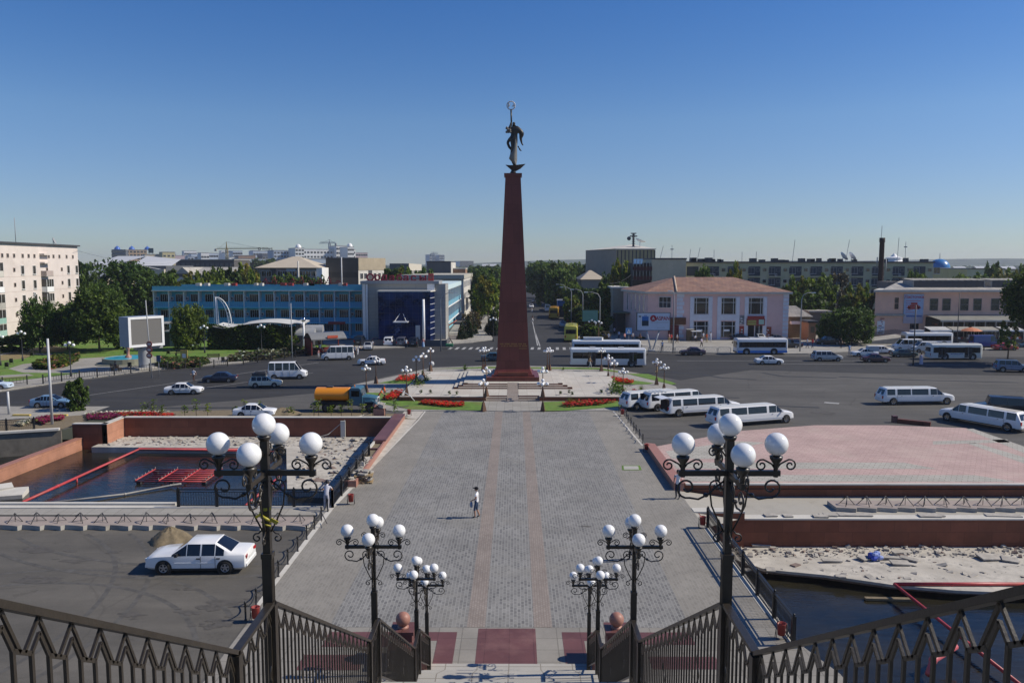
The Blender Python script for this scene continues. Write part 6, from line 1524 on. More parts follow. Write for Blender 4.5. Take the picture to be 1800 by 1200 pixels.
for k, z in enumerate((12.0,9.3,6.6,4.0,1.9)): balcony(14.8,z,3.4,k != 1,[m_concw,m_white,m_conc,M('mint',(.25,.42,.36),.7),M('mint2',(.30,.45,.40),.7)][k])
for u, z in ((47.2,9.4),(30.0,8.6),(47.0,5.8)): link('air_conditioner', acm, t_, (u-.6,-.05,z))
def dish(parent, loc, r, mat, rz=0.0, tilt=.5, nm_='satellite_dish', lab=None, cat=None):
    t = parent; mb = MB(); mb.lathe((0,0,0),[(.01,0),(r*.5,r*.08),(r*.85,r*.24),(r,r*.36),(r*.97,r*.36),(r*.5,r*.10),(.01,.02)],16)
    Mx = Matrix.Rotation(rz,4,'Z') @ Matrix.Rotation(tilt,4,'Y'); mb.v = [tuple(Mx @ Vector(v)+Vector((0,0,r*.9))) for v in mb.v]; mb.tube([(0,0,0),(0,0,r)],r*.07,5)
    return mb.build(nm_, mat, t, loc)
for u, r_, m_ in ((19.5,1.1,m_dkgrey),(40.5,.75,m_grey)): tag(dish(None,(X0-u*sin(R(4))-1.5,118+u*cos(R(4)),hh+.25),r_,m_,.3,1.2), 'dark satellite dish at the %s of the pink apartment roof' % ('near part' if u < 30 else 'right part'), 'satellite dish')
mb = MB(); mb.tube([(0,0,0),(0,0,4.6)],.06,5); tag(mb.build('antenna_mast', m_grey, None, (X0-4,146,hh+.2)), 'thin antenna mast on the pink apartment roof', 'antenna')

# --- pink shop building, centre right
PYY = 148.0
mPk = M('pink_wall', (.68,.46,.43), .9, .14, .5, .1, 20, stain=(.58,.42,.39)); mPw = M('white_surround', (.62,.63,.68), .9, .12, 1)
t_ = thing('pink_shop_building', 'two storey pink shop building with a rusty hipped roof', 'building', (PY(1190,520,PYY)[0], PYY, 0))
x_ = lambda px: PY(px,520,PYY)[0]-t_.location.x
eh = H_(513,PYY); Wd = x_(1387); fl_ = (-5.2, 1.2); ll = (-7.6, 17.0)
foot = [(0,0),(Wd,0),(Wd,24),(ll[0]+2,24),ll,fl_]
mb = MB(); mb.prism(foot,-.1,eh-.35); mb.build('wall', mPk, t_)
mb = MB(); fo = [(-.2,-.55),(Wd+.5,-.55),(Wd+.5,24.5),(ll[0]+1.2,24.5),(ll[0]-.6,16.9),(fl_[0]-.5,.7)]; mb.prism(fo,eh-.36,eh,0,None,True); mb.build('cornice', m_concw, t_)
rp = [(p_[0],p_[1],eh+.01) for p_ in fo]; rA, rB = (x_(1192)+1.5,11.5,H_(487,PYY+11.5)), (x_(1318),11.5,H_(487,PYY+11.5)); rC = (ll[0]+8,19,rA[2]-.8)
mb = MB(); mb.add(rp+[rA,rB,rC],[(0,1,7,6),(1,2,7),(2,3,8,6,7),(3,4,8),(4,5,6,8),(5,0,6)]); rustm = roofmat('rusty_roof',(.20,.085,.045),(.27,.16,.115),(.40,.20,.09)); o = mb.build('roof', rustm, t_)
mb = MB(); A, B_ = Vector(rp[0]), Vector(rA); mb.tube([A+Vector((0,0,.1)),B_+Vector((0,0,.1))],.18,5); mb.build('roof_hip_flashing', M('hip_tin',(.48,.38,.28),.6,.2,2), t_)
for k, px in enumerate((1233,1281,1329)):
    z0_, z1_ = H_(552,PYY), H_(523.5,PYY); w0, w1 = x_(px-12.5), x_(px+12.5)
    mb = MB(); mb.box(w0-.75,-.12,.0,w0-.08,.0,eh-.9); mb.box(w1+.08,-.12,.0,w1+.75,.0,eh-.9); mb.box(w0-.08,-.12,z1_+.1,w1+.08,0,eh-.9); mb.box(w0-.08,-.12,H_(565,PYY)+.2,w1+.08,0,z0_-.1); mb.build('window_surround', mPw, t_)
    mb = MB(); mb.box(w0,-.03,z0_,w1,.05,z1_,1); f=.07
    wv = w1-w0
    for xx in (w0,w0+wv*.16,w1-wv*.16,w1): mb.box(xx-f*.5,-.08,z0_,xx+f*.5,.05,z1_,0)
    for zz_ in (z0_,z0_+(z1_-z0_)*.72,z1_): mb.box(w0,-.075,zz_-f*.5,w1,.05,zz_+f*.5,0)
    mb.build('window', [m_frame,m_glass], t_)
    z0_, z1_ = .6, H_(565,PYY)
    if k < 2:
        mb = MB(); mb.box(w0-.05,-.05,z0_,w1+.05,.05,z1_,1)
        for xx in (w0,w0+wv*.2,w1-wv*.2,w1): mb.box(xx-.05,-.09,z0_,xx+.05,.05,z1_,0)
        mb.box(w0,-.085,z1_-.9,w1,.05,z1_-.8,0); mb.box(w0+.5,-.1,z1_-1.8,w0+1.6,-.06,z1_-1.45,2); mb.build('shop_window', [m_lgrey,m_glass,m_white], t_)
    else:
        mb = MB(); mb.box(w0,-.05,0,w0+1.1,.05,z1_,1); mb.build('doorway', [m_white,M('dark_opening',(.015,.013,.012),.9)], t_)
        mb = MB(); mb.box(w0+1.3,-.05,.9,w1,.05,z1_-.1,1); mb.box(w0+1.2,-.08,.4,w0+1.3,.05,z1_,0); mb.box(w0+2.0,-.08,.4,w0+2.08,.05,z1_,0); mb.build('shop_window', [m_frame,m_glass], t_)
for a, b in ((1190,1203),(1377,1387)):
    mb = MB()
    for i in range(11): d = .25 if i % 2 else 0; mb.box(x_(a)+.02,-.06,.5+i*.75,x_(b)-(d if a < 1300 else 0),0,1.15+i*.75)
    mb.build('quoin', mPw, t_)
wn = win_mesh(x_(1180)-x_(1160), H_(522,149)-H_(540,149), 3, 2); link('window', wn, t_, (x_(1160)*1.0, .62, H_(540,149)), -.22)
wn2 = win_mesh(.55,3.3,1,1,mPw,m_glass); d_ = Vector((fl_[0]-ll[0], fl_[1]-ll[1])); an = atan2(d_.y,d_.x)
for i in range(5): q = .18+i*.165; link('window', wn2, t_, (ll[0]+d_.x*q-.05, ll[1]+d_.y*q, H_(546,157)), an)
mb = MB(); mb.box(x_(1148),-.4,H_(570,PYY),x_(1206),.5,H_(560,PYY)+.2); mb.build('brown_fascia', M('brown_fascia',(.12,.05,.025),.8,.2,2), t_)
mb = MB(); mb.box(x_(1176),-.2,0,x_(1194),.4,H_(571,PYY)); mb.build('red_shopfront', M('dark_red_front',(.13,.02,.02),.7,.3,2), t_)
t2 = thing('shop_sign', 'red and green shop sign over the doorway of the pink building', 'sign', (t_.location.x+x_(1313), PYY-.35, 0))
sw = x_(1345)-x_(1313); za, zb_ = H_(571.5,PYY), H_(555,PYY)
mb = MB(); mb.box(0,0,za,sw,.2,zb_-.5,0); mb.box(.15,-.01,zb_-.48,sw-.1,.2,zb_,2); mb.box(.1,-.02,za+.1,sw*.52,0,za+.5,1); mb.box(.1,-.02,za+.62,sw*.52,0,za+.95,1); mb.box(sw*.66,-.02,za+.2,sw*.95,0,zb_-.65,3); mb.build('board', [m_redp, M('sign_olive',(.30,.30,.08),.6), M('sign_red_top',(.28,.03,.025),.6), M('sign_mint',(.35,.5,.42),.6)], t2)
for px, py0, py1, lab, c in ((1300,554,570,'black and white poster left of the shop doorway',(.2,.2,.22)),(1300,573,590,'red poster left of the shop doorway',(.35,.05,.03)),(1347.5,574,590,'red poster right of the shop doorway',(.30,.06,.03))):
    t2 = thing('poster', lab, 'poster', (t_.location.x+x_(px-1), PYY-.08, 0)); pw = x_(px+10)-x_(px-1); a, b = H_(py1,PYY), H_(py0,PYY)
    mb = MB(); mb.box(0,0,a,pw,.06,b,0); rg = random.Random(int(px+py0))
    for i in range(6): x = rg.uniform(0,pw*.7); z = a+(b-a)*(.08+.13*i); mb.box(x,-.01,z,x+pw*.28,0,z+(b-a)*.09,1+i%2)
    mb.build('sheet', [M('poster_base',c,.7), m_white, M('poster_mark',(.05,.08,.06),.7)], t2)
block('shop_annex', 'beige flat roofed annex left of the pink shop building', 1078, 1104, 168, 507, 10, M('annex_beige',(.30,.27,.22),.85), 0,0, m_concw)
mb = MB(); mb.box(0,0,0,9,4,.25); t_ = thing('shop_canopy','green weathered canopy roof beside the pink shop corner','canopy',(PY(1082,550,160)[0],160,H_(551,160))); mb.build('roof', M('mossy',(.13,.15,.11),.9,.3,2), t_); mb = MB(); mb.box(.2,.2,-H_(551,160),.4,.4,0); mb.box(7.6,.2,-H_(551,160),7.8,.4,0); mb.box(0,3.5,-H_(551,160),9,3.7,-.2,0); mb.build('posts', m_dkgrey, t_)

# --- gatehouse and low sheds
t_, wd, h = block('low_shed','low yellowish shed with a corrugated roof right of the pink building',1389,1428,152,556,9,M('shed_yellow',(.22,.165,.095),.9,.2,1),0,0,None)
mb = MB(); mb.add([(-.3,-.8,h),(wd+.2,-.8,h),(wd+.2,9,h+1.6),(-.3,9,h+1.6)],[(0,1,2,3)]); mb.build('roof', roofmat('corrugated_grey',(.17,.16,.145),(.25,.24,.22),(.33,.31,.28)), t_)
mb = MB(); mb.box(.2,-.9,H_(569,152),wd-.5,-.1,H_(565,152)+.1); mb.build('white_awning', m_white, t_)
t_, wd, h = block('gatehouse','small orange brick gatehouse between the trees',1425,1438,147,567,4,M('gate_orange',(.38,.20,.11),.85,.15,2),0,0,m_dkgrey); mb = MB(); mb.box(.4,-.03,1.5,1.1,0,2.6); mb.build('window', m_sand, t_)
t_, wd, h = block('tin_shed','pale tin shed with a rounded roof behind the gatehouse',1426,1462,158,549,8,roofmat('tin_wall',(.25,.22,.19),(.33,.30,.26),(.40,.36,.30)),0,0,m_conc)
t2 = thing('metal_gate','pale vertical bar metal gate beside the gatehouse','gate',(PY(1440,590,148)[0],148,0)); mb = MB()
for i in range(16): mb.box(i*.28,0,0,i*.28+.06,.05,3.4)
mb.box(0,0,.3,4.4,.05,.4); mb.box(0,0,3.1,4.4,.05,3.2); mb.build('bars', m_lgrey, t2)

# --- right pink department store
RY = 147.0
t_ = thing('department_store','long pink department store with a clerestory roof at right','building',(PY(1538,540,RY)[0],RY,0))
x_ = lambda px: PY(px,540,RY)[0]-PY(1538,540,RY)[0]
mD = M('store_pink',(.74,.46,.34),.9,.12,.4,.1,20,stain=(.66,.42,.33)); eh = H_(513,RY); W_ = 62
mb = MB(); mb.prism([(0,0),(W_,0),(W_,26),(14.5,26)],-.1,eh); mb.build('wall', mD, t_)
mb = MB(); mb.prism([(-.7,-.7),(W_+.5,-.7),(W_+.5,26.5),(14.2,26.5)],eh,eh+.4,0,None,True); mb.build('cornice', m_concw, t_)
mb = MB(); rz_ = eh+.41; xa, xb_ = x_(1588), W_; hz_ = H_(493,RY+9)
mb.add([(xa-4.2,-.4,rz_),(xb_,-.4,rz_),(xb_,9,hz_),(x_(1622),9,hz_),(14.3,26,rz_),(xb_,20,rz_)],[(0,1,2,3),(0,3,4),(3,2,5,4)]); o = mb.build('roof', roofmat('slate_sheet',(.30,.28,.25),(.40,.38,.34),(.48,.46,.41)), t_)
cl_ = win_mesh(1.45,1.15,1,1,m_conc,m_dkgrey,d=.25,fw=.16)
sl = (hz_-rz_)/9.4
for px in [1613+i*11.3 for i in range(11)]+[1752+i*11.3 for i in range(5)]:
    mb = MB(); x = x_(px); y0 = 2.6; zq = rz_+sl*(y0+.4); mb.box(x,y0-.6,zq-.2,x+1.45,y0+3.5,zq+1.25,0); mb.box(x+.12,y0-.63,zq-.05,x+1.33,y0-.6,zq+1.1,1); mb.add([(x-.1,y0-.7,zq+1.26),(x+1.6,y0-.7,zq+1.26),(x+1.6,y0+4,zq+1.5),(x-.1,y0+4,zq+1.5)],[(0,1,2,3)],0); mb.build('roof_light', [m_conc,m_dkgrey], t_)
mb = MB(); mb.box(6.5,9,eh+.4,x_(1588)+4,14,eh+1.7); mb.build('roof_block', M('store_grey',(.16,.15,.14),.9,.2,1), t_)
mb = MB(); mb.box(-.02,-.3,H_(555,RY),x_(1590),.02,H_(554,RY)+.25); mb.build('string_course', m_conc, t_)
wq = win_mesh(x_(1648)-x_(1634.5), H_(525,RY)-H_(545,RY), 1, 2, M('store_frame',(.25,.22,.21),.8), glassmat('store_glass',(.02,.035,.028),.08))
for px in (1634.5,1656.5,1688,1711,1742,1764,1795,1817): link('window', wq, t_, (x_(px),-.02,H_(545,RY)))
link('window', win_mesh(.75,H_(523,RY)-H_(543,RY),1,2,mD,m_glass), t_, (x_(1572),-.02,H_(543,RY)))
mb = MB(); mb.add([(x_(1626),-.05,H_(553,RY)),(W_,-.05,H_(553,RY)),(W_,-4.6,H_(562.5,142)),(x_(1631),-4.6,H_(562.5,142))],[(0,1,2,3),(3,2,1,0)]); mb.box(x_(1631),-4.65,H_(562.5,142)-.3,W_,-4.6,H_(562.5,142)); mb.build('canopy', M('canopy_sheet',(.42,.42,.38),.6,.12,.6), t_)
mb = MB(); mb.box(x_(1628),-.06,0,W_,0,H_(566,RY)+1.0,0)
for i in range(26): x = x_(1636)+i*1.9; mb.box(x,-4.4,0,x+.12,-4.28,H_(562.5,142)-.3,1); mb.box(x+.3,-.1,.8,x+1.6,-.06,3.4,2)
mb.build('shopfront', [M('shop_dark',(.05,.045,.042),.8,.3,1), m_conc, m_glass], t_)
mb = MB(); mb.box(x_(1601),-.05,1.0,x_(1616),.02,3.6); mb.build('doorway', m_glass, t_)
mb = MB(); rg = random.Random(3)
t3 = thing('shop_poster','white and red poster on the left ground floor of the department store','poster',(t_.location.x+x_(1543),RY-.1,0))
pw = x_(1556)-x_(1543); mb.box(0,0,1.2,pw,.08,H_(564,RY),0)
for i in range(9): mb.box(rg.uniform(0,pw*.6),-.01,1.4+i*.33,rg.uniform(pw*.5,pw),0,1.55+i*.33,1+i%2)
mb.build('sheet', [m_white, m_redp, M('poster_blue',(.05,.12,.3),.7)], t3)
t2 = thing('hanging_banner','tall pale blue banner with red lettering on the department store','banner',(t_.location.x+x_(1588),RY-.22,0))
bw_ = x_(1622)-x_(1588); za, zb_ = H_(568,RY), H_(517,RY); zm = H_(553,RY)
mb = MB(); mb.box(0,0,zm,bw_,.16,zb_,0); mb.box(0,0,za,bw_,.15,zm-.02,1); mb.box(.5,-.01,H_(556.5,RY),bw_-.2,0,H_(554,RY),2); mb.build('sheet', [M('banner_blue',(.33,.42,.58),.6,.1,1), M('banner_lilac',(.45,.40,.45),.7,.1,1), M('banner_strip',(.06,.14,.35),.6)], t2)
textmesh('Ласточка', .78, M('banner_red',(.45,.02,.03),.6), t2, 'lettering', (bw_/2,-.03,H_(524,RY)), align='CENTER')
mb = MB()
for i in range(6): mb.box(.35,-.01,H_(529,RY)-i*.42,.35+bw_*(.75 if i == 0 else .25+.1*(i%3)),0,H_(529,RY)-i*.42+.12)
mb.build('small_print', M('print_red',(.45,.16,.2),.6), t2)
mb = MB(); zf = H_(543,RY)
for i in range(3): mb.prism([(bw_*.22+i*.25,-.02),(bw_*.8-i*.2,-.02),(bw_*.8-i*.2,0),(bw_*.22+i*.25,0)], zf+i*.42, zf+i*.42+.38)
mb.cbox((bw_*.25,-.01,zf+.3),(.5,.02,.5),0,0,0,.6); mb.cbox((bw_*.78,-.01,zf+.3),(.5,.02,.5),0,0,0,-.6); mb.build('red_emblem', M('emblem_red',(.38,.04,.03),.6), t2)
# market stalls before the store
for i, (px, c, lab) in enumerate([(1648,m_white,'market stall with a sagging white awning at left'),(1688,m_concw,'market stall with a cream awning left of the orange parasol'),(1732,m_concw,'market stall with a cream awning right of the orange parasol'),(1775,m_white,'market stall with a white awning at the far right')]):
    t = thing('market_stall', lab, 'stall', (PY(px,590,141)[0],141,.1), 0, 'market stalls before the department store')
    mb = MB(); mb.add([(-1.9,1.2,2.9),(1.9,1.2,2.9),(1.9,-1.1,2.45),(-1.9,-1.1,2.45)],[(0,1,2,3),(3,2,1,0)]); mb.box(-1.9,-1.12,2.2,1.9,-1.1,2.45); mb.build('awning', c, t)
    mb = MB(); [mb.tube([(x,y,0),(x,y,2.6)],.04,5) for x in (-1.8,1.8) for y in (-1,1.1)]; mb.build('posts', m_grey, t)
    mb = MB(); mb.box(-1.7,-.9,0,1.7,.2,.85,0)
    for q in range(7): mb.cbox((-1.5+q*.5,-.4,1.0),(.35,.5,.3),1+q%3)
    mb.build('counter', [m_dkgrey, m_redp, m_sand, m_frame], t)
t = thing('parasol','faded orange parasol at the market stalls','parasol',(PY(1707,590,139.5)[0],139.5,.1)); mb = MB(); mb.lathe((0,0,0),[(.03,3.0),(1.0,2.75),(1.75,2.4),(1.72,2.36),(.03,2.9)],10,0,False); mb.build('canopy', M('parasol_orange',(.55,.20,.10),.8,.1,2), t); mb = MB(); mb.tube([(0,0,0),(0,0,3.0)],.04,5); mb.build('pole', m_grey, t)
# pavement stall and goods near pink building
t = thing('street_kiosk','small wooden kiosk counter against the pink shop wall','kiosk',(PY(1208,590,146)[0],146,.1)); mb = MB(); mb.box(0,0,0,1.1,1,2.0); mb.build('counter', M('crate_wood',(.20,.13,.07),.9,.3,3), t); mb = MB(); mb.box(-.1,-.1,2.0,1.3,1.1,2.1); mb.build('top', m_conc, t)
t = thing('street_stall','pavement stall with a white top beside the shop window','stall',(PY(1217,590,145)[0],145,.1)); mb = MB(); mb.box(0,0,0,1.6,.9,.8); mb.build('table', m_dkgrey, t); mb = MB(); mb.box(-.1,-.1,1.75,1.7,1.0,1.82); mb.tube([(0,0,.8),(0,0,1.75)],.03,4); mb.tube([(1.6,0,.8),(1.6,0,1.75)],.03,4); mb.build('white_top', m_white, t)

# --- green five storey slab block behind
GYY = 200.0
mGr = M('green_panels',(.44,.43,.27),.9,.16,.25,.1,20,stain=(.52,.48,.35)); zt = H_(460,GYY)
t_, wd, h = block('slab_block','long grey green five storey apartment slab behind the shops',1205,1640,GYY,462,13,mGr,0,0,m_dkgrey)
wg = win_mesh(1.5,1.45,2,1,M('dull_frame',(.36,.37,.36),.7),m_glass,sill=True); wg2 = win_mesh(.8,.7,1,1,M('dull_frame2',(.25,.27,.26),.7),m_glass)
cellw = wd/12
for c_ in range(12):
    for r in range(3):
        z = h-2.4-r*2.8; x = c_*cellw
        mb = MB(); mb.box(x+.3,-.05,z-.9,x+3.2,.02,z+1.5,0); mb.box(x+.2,-.35,z-1.15,x+3.3,.0,z-.85,1); mb.build('loggia', [M('loggia_dark',(.035,.045,.055),.6,.3,1) if c_==0 and r==0 else bpy.data.materials['loggia_dark'], mGr], t_)
        link('window', wg, t_, (x+5.3,-.03,z-.25)); link('window', wg2, t_, (x+3.9,-.03,z+.3)); 
        if c_*3+r < 30: link('window', wg2, t_, (x+7.3,-.03,z+.3))
        if (c_+r) % 3 == 0: link('air_conditioner', acm, t_, (x+7.1,-.1,z-.6))
mb = MB()
rg = random.Random(12)
for i in range(26): x = rg.uniform(0,wd); mb.box(x,2,h+.3,x+rg.uniform(.5,1.6),4,h+.35+rg.uniform(.4,1.0))
mb.build('roof_vents', m_dkgrey, t_)
x0g = t_.location.x
for i, (px, hgt, ln) in enumerate([(1216,3.2,.3),(1230,3.6,.7),(1185,4.2,.0),(1260,3,.0),(1310,2.5,.0),(1400,5.5,.5),(1495,5.5,.8),(1556,9,.2),(1587,6,.2),(1601,5,0),(1335,2.6,.1),(1163,4,.9)]):
    mb = MB(); mb.tube([(0,0,0),(ln,0,hgt)],.06,4)
    if i in (2,9): mb.box(-.4,-.05,hgt*.72,.4,.05,hgt*.72+.25)
    tag(mb.build('antenna_mast', m_grey, None, (PY(px,460,GYY)[0],GYY+3,zt)), '%s roof antenna from the left on the green slab block' % ORD[sorted([1216,1230,1185,1260,1310,1400,1495,1556,1587,1601,1335,1163]).index(px)], 'antenna', 'antennas on the slab block roof')
for px, lab in ((1490,'left white satellite dish on the slab block roof'),(1505,'right white satellite dish on the slab block roof')): tag(dish(None,(PY(px,460,GYY)[0],GYY+3,zt),1.3,m_white,0,.9), lab, 'satellite dish')
t_, wd, h = block('end_block','pale blank end wall of the slab block behind the rusty roof',1146,1206,192,456,22,M('end_grey',(.55,.48,.33),.9,.12,.3,stain=(.62,.54,.40)),0,0,m_dkgrey,over=.1)
t_ = thing('balcony_annex','dark stacked balconies with a blue roof beside the pale end wall','balconies',(PY(1114,470,192)[0],192,0)); wd = PY(1146,470,192)[0]-PY(1114,470,192)[0]
mb = MB(); mb.box(0,1.5,0,wd,10,H_(462,192)); mb.build('wall', M('annex_dark',(.06,.05,.045),.9,.3,1), t_)
mb = MB(); mb.add([(-.3,-.3,H_(464,192)),(wd*.45,-.3,H_(464,192)),(wd*.6,3,H_(455,192)),(wd*.1,3,H_(455,192))],[(0,1,2,3)]); mb.build('roof', M('blue_tin',(.06,.13,.24),.5,.15,1), t_)
for k, py in enumerate((475,492)):
    mb = MB(); z = H_(py,192); mb.box(-.2,-.2,z-.15,wd,1.5,z+.0); mb.box(-.2,-.2,z,wd,-.1,z+.9,1)
    for q in range(6): mb.box(-.2+q*wd/5.5,-.2,z,-.05+q*wd/5.5,-.05,z+2.5,2)
    mb.build('balcony', [m_dkgrey, M('red_brown',(.10,.03,.025),.8) if k == 0 else bpy.data.materials['red_brown'], m_conc], t_)
# --- beige exchange tower block
t_, wd, h = block('telephone_exchange','tall beige windowless block with fins and a roof mast',1083,1150,262,437,30,M('fin_beige',(.34,.29,.17),.85,.1,.5),0,0,None)
mb = MB()
for i in range(11): mb.box(i*wd/10.3+.3,-.12,8.5,i*wd/10.3+.62,0,h-.5)
mb.build('slit_windows', m_dkgrey, t_)
mb = MB(); ox = PY(1065,450,262)[0]-PY(1083,450,262)[0]; 
mb.add([(ox*2.2,30,-.1),(0,0,-.1),(0,0,h),(ox*2.2,30,h)],[(0,1,2,3)]); mb.build('side_wall', M('side_beige',(.28,.25,.21),.85,.1,.5), t_)
mb = MB(); mb.add([(-.4,-.4,h),(wd+.5,-.4,h),(wd*.75,30,h+2.1),(ox*2.2,30,h)],[(0,1,2,3)]); mb.box(-.3,-.35,h-.35,wd+.4,0,h-.02); mb.build('roof', m_concw, t_)
mb = MB(); x = PY(1114,437,275)[0]-t_.location.x; mb.tube([(x,14,h),(x,14,H_(411,275))],.35,6); 
for z in range(6): mb.box(x-.5,13.6,h+1+z*.8,x+.5,14.4,h+1.15+z*.8)
zq = H_(416,275); mb.box(x-1.2,13.4,zq,x+1.2,14.6,zq+.4); mb.box(x-.9,13.4,zq+1,x+.9,14.6,zq+1.3); mb.lathe((x-1.6,13.6,zq-.6),[(.01,-.1),(.7,0),(.01,.1)],10,0,True,'y'); mb.build('roof_mast', m_dkgrey, t_)
dish(t_, (PY(1124,437,275)[0]-t_.location.x,12,h+.8), 1.9, m_white, 0, .35)
# --- mosque dome, white tent, chimney, others at right
def dome(px, pyt, pyb, pyd, Y, rpx, mat, dm, lab, nm_):
    x, zt_ = PY(px,pyt,Y); r = rpx*Y/F; zb_ = H_(pyb,Y); t = thing(nm_, lab, 'dome', (x,Y,0))
    mb = MB(); mb.lathe((0,0,0),[(r*1.02*cos(a*pi/2/10), zb_+(zt_-zb_)*sin(a*pi/2/10)) for a in range(11)],24); mb.build('dome', mat, t)
    mb = MB(); mb.lathe((0,0,0),[(r*.95,-.1),(r*.95,zb_-.8),(r*1.06,zb_-.7),(r*1.06,zb_),(r*.9,zb_+.05)],16,0,False)
    mb.build('drum', dm, t); mb = MB(); mb.tube([(0,0,zt_-.1),(0,0,zt_+2.2)],.12,5); mb.build('finial', m_grey, t)
    for q in range(8):
        a = 2*pi*q/8+.2; mb = MB(); mb.cbox((r*.96*cos(a),r*.96*sin(a),zb_-2.6),(.2,.9,2.4),0,a); mb.build('window', m_glass, t)
    return t
dome(1652,455,471,0,300,16.5,M('dome_blue',(.03,.17,.42),.35,.1,1,coat=.3),M('drum_lilac',(.40,.42,.50),.8,.1,1),'bright blue dome on a lilac drum behind the slab block','mosque_dome')
x, zt_ = PY(1572,445,340); t = thing('tent_roof','white pointed tent shaped roof beyond the slab block','roof',(x,340,0)); mb = MB(); k = 340/F
mb.lathe((0,0,0),[(.05,zt_),(6*k,H_(451,340)),(13.5*k,H_(453,340)),(13.5*k,H_(455.5,340)),(11.5*k,H_(456,340)),(20*k,H_(463,340)),(22*k,0)],16,0,False); mb.build('panels', m_white, t); mb.v
x, zt_ = PY(1551,418,172); t = thing('chimney_stack','tall dark brick chimney in front of the slab block','chimney',(x,172,0)); mb = MB(); mb.lathe((0,0,0),[(.62,0),(.5,zt_-1),(.58,zt_-.9),(.58,zt_),(.4,zt_)],12); mb.build('shaft', M('soot_brick',(.035,.022,.02),.9,.3,2), t); mb = MB(); mb.tube([(-.9,0,H_(470,172)),(-.9,0,H_(452,172))],.12,5); mb.tube([(1.0,0,H_(476,172)),(1.0,0,H_(455,172))],.12,5); mb.build('side_pipes', m_grey, t)
block('yellow_block','yellow rendered block right of the blue dome',1667,1700,240,473,20,M('yellow_render',(.60,.50,.24),.9,.1,.4),0,0,m_conc,over=.1)
block('far_slab','low distant grey slab block with dark roof vents at right',1700,1765,330,473,14,mGr,2,9,m_dkgrey,gl=m_glass)
block('far_slab','second distant slab block at the right edge behind trees',1768,1850,340,475,14,mGr,2,9,m_dkgrey,gl=m_glass)
block('hipped_house','grey house with a pale hipped roof right of the avenue',1023,1062,235,491,18,M('house_grey',(.23,.22,.20),.9),0,0,M('pale_sheet',(.42,.36,.27),.8,.1,.5),hip=2.6,over=.6)
block('white_block','small pale block with dishes far up the avenue',1028,1060,420,466,16,m_concw,2,5,m_conc)
# --- left background
block('house','cream house with a grey roof behind the pink apartment block',133,183,205,487,16,M('cream_wall',(.50,.42,.31),.9,.12,.4),2,4,M('grey_roof',(.24,.26,.29),.7,.15,.4),hip=3.0,over=.5,gl=m_glass)
t_, wd, h = block('long_hall','long hall with a pale metal roof behind the left trees',165,292,350,467,30,M('hall_dark',(.08,.085,.095),.7,.2,.5),1,20,None,wsz=(3.2,2.6),gl=m_glass,zb=8); mb = MB(); mb.add([(-2,-1,h),(wd-24,-1,h),(wd-20,26,h+4.5),(-2,26,h+4.5)],[(0,1,2,3)]); mb.add([(wd-14,-1,h+.5),(wd,-1,h-2),(wd-4,26,h+3),(wd-20,26,h+4.5)],[(0,1,2,3)]); mb.build('roof', m_lgrey, t_)
mb = MB(); mb.box(wd-13,-2,0,wd,-.5,h-1.5); mb.build('gable_block', M('gable_cream',(.46,.42,.33),.9), t_)
CT = {}
def city(lab, px0, px1, Y, pyt, mat, rows, cols, depth=30, roof=None, **kw):
    r_ = block('city_block', lab, px0, px1, Y, pyt, depth, mat, rows, cols, roof or m_conc, gl=kw.pop('gl', m_glass), wsz=kw.pop('wsz', (Y/360., Y/420.)), rz=kw.pop('rz', .52), **kw); CT[lab] = r_[0]; return r_
cA = M('city_cream',(.52,.47,.39),.9,.1,.1); cB = M('city_white',(.66,.66,.65),.9,.1,.1); cC = M('city_bluegrey',(.38,.44,.52),.8,.1,.1); cD = M('city_brown',(.26,.17,.12),.9,.1,.1); cE = M('city_dark',(.09,.10,.12),.6,.2,.1); cF = M('city_pink',(.48,.37,.37),.9,.1,.1)
t_, wd, h = city('far hotel of brown and glass with three blue corner domes', 198, 223, 900, 439, cE, 8, 8, rz=0)
t2, wd2, h2 = city('ochre wing of the far domed hotel', 223, 253, 905, 439, M('ochre',(.40,.28,.17),.9,.1,.1), 8, 6)
for px, lab in ((203.5,'left blue dome on the far hotel roof'),(226,'middle blue dome on the far hotel roof'),(248,'right blue dome on the far hotel roof')):
    x, z = PY(px,439,900); mb = MB(); mb.lathe((0,0,0),[(3.3*cos(a*pi/12),4.0*sin(a*pi/12)) for a in range(6)]+[(.2,4.4),(.1,6)],12); b_ = t_ if px < 210 else t2; mb.build('roof_dome', M('far_dome_blue',(.04,.12,.42),.3), b_, ((x-b_.location.x)/cos(.52) if b_ is t2 else 4.5,4,h))
for a in [('cream and dark city block with a roof sign left of the crane',256,290,820,447,cA,5,6),('yellow topped city block beside the cream one',287,305,800,443,M('city_yellow',(.50,.44,.25),.9),5,3),('pale lilac distant row behind the cream block',305,332,1300,449,cF,3,8),
          ('white distant block left of the crane mast',332,352,1250,449,cB,4,6),('small white distant block behind the crane',352,370,1200,447,cB,4,5),('blue grey distant block beside the crane mast',367,382,1100,445,cC,5,4),('pale distant block right of the crane mast',404,416,1000,452,cB,4,4),
          ('grey distant block with a stepped top',420,446,1000,449,cD,3,6),('long low blue grey block under the stepped one',418,470,820,455,cC,3,12),('grey block under the dark roof lettering',446,480,1150,441,cC,5,8),('dark glass city block in the middle distance',462,482,1000,446,cE,4,4),
          ('tall white and blue city block',482,522,900,440,cC,7,8),('white tower with a rounded top',520,534,880,436,cB,8,3),('long pale apartment row in the far city',534,618,950,438,cB,6,16),('taller pale block above the long row',592,612,960,432,cB,7,5),('white tower at the right end of the long row',612,622,930,434,cB,7,3),
          ('low blue grey row before the long apartment row',528,575,700,455,cC,3,12)]:
    city(*a)
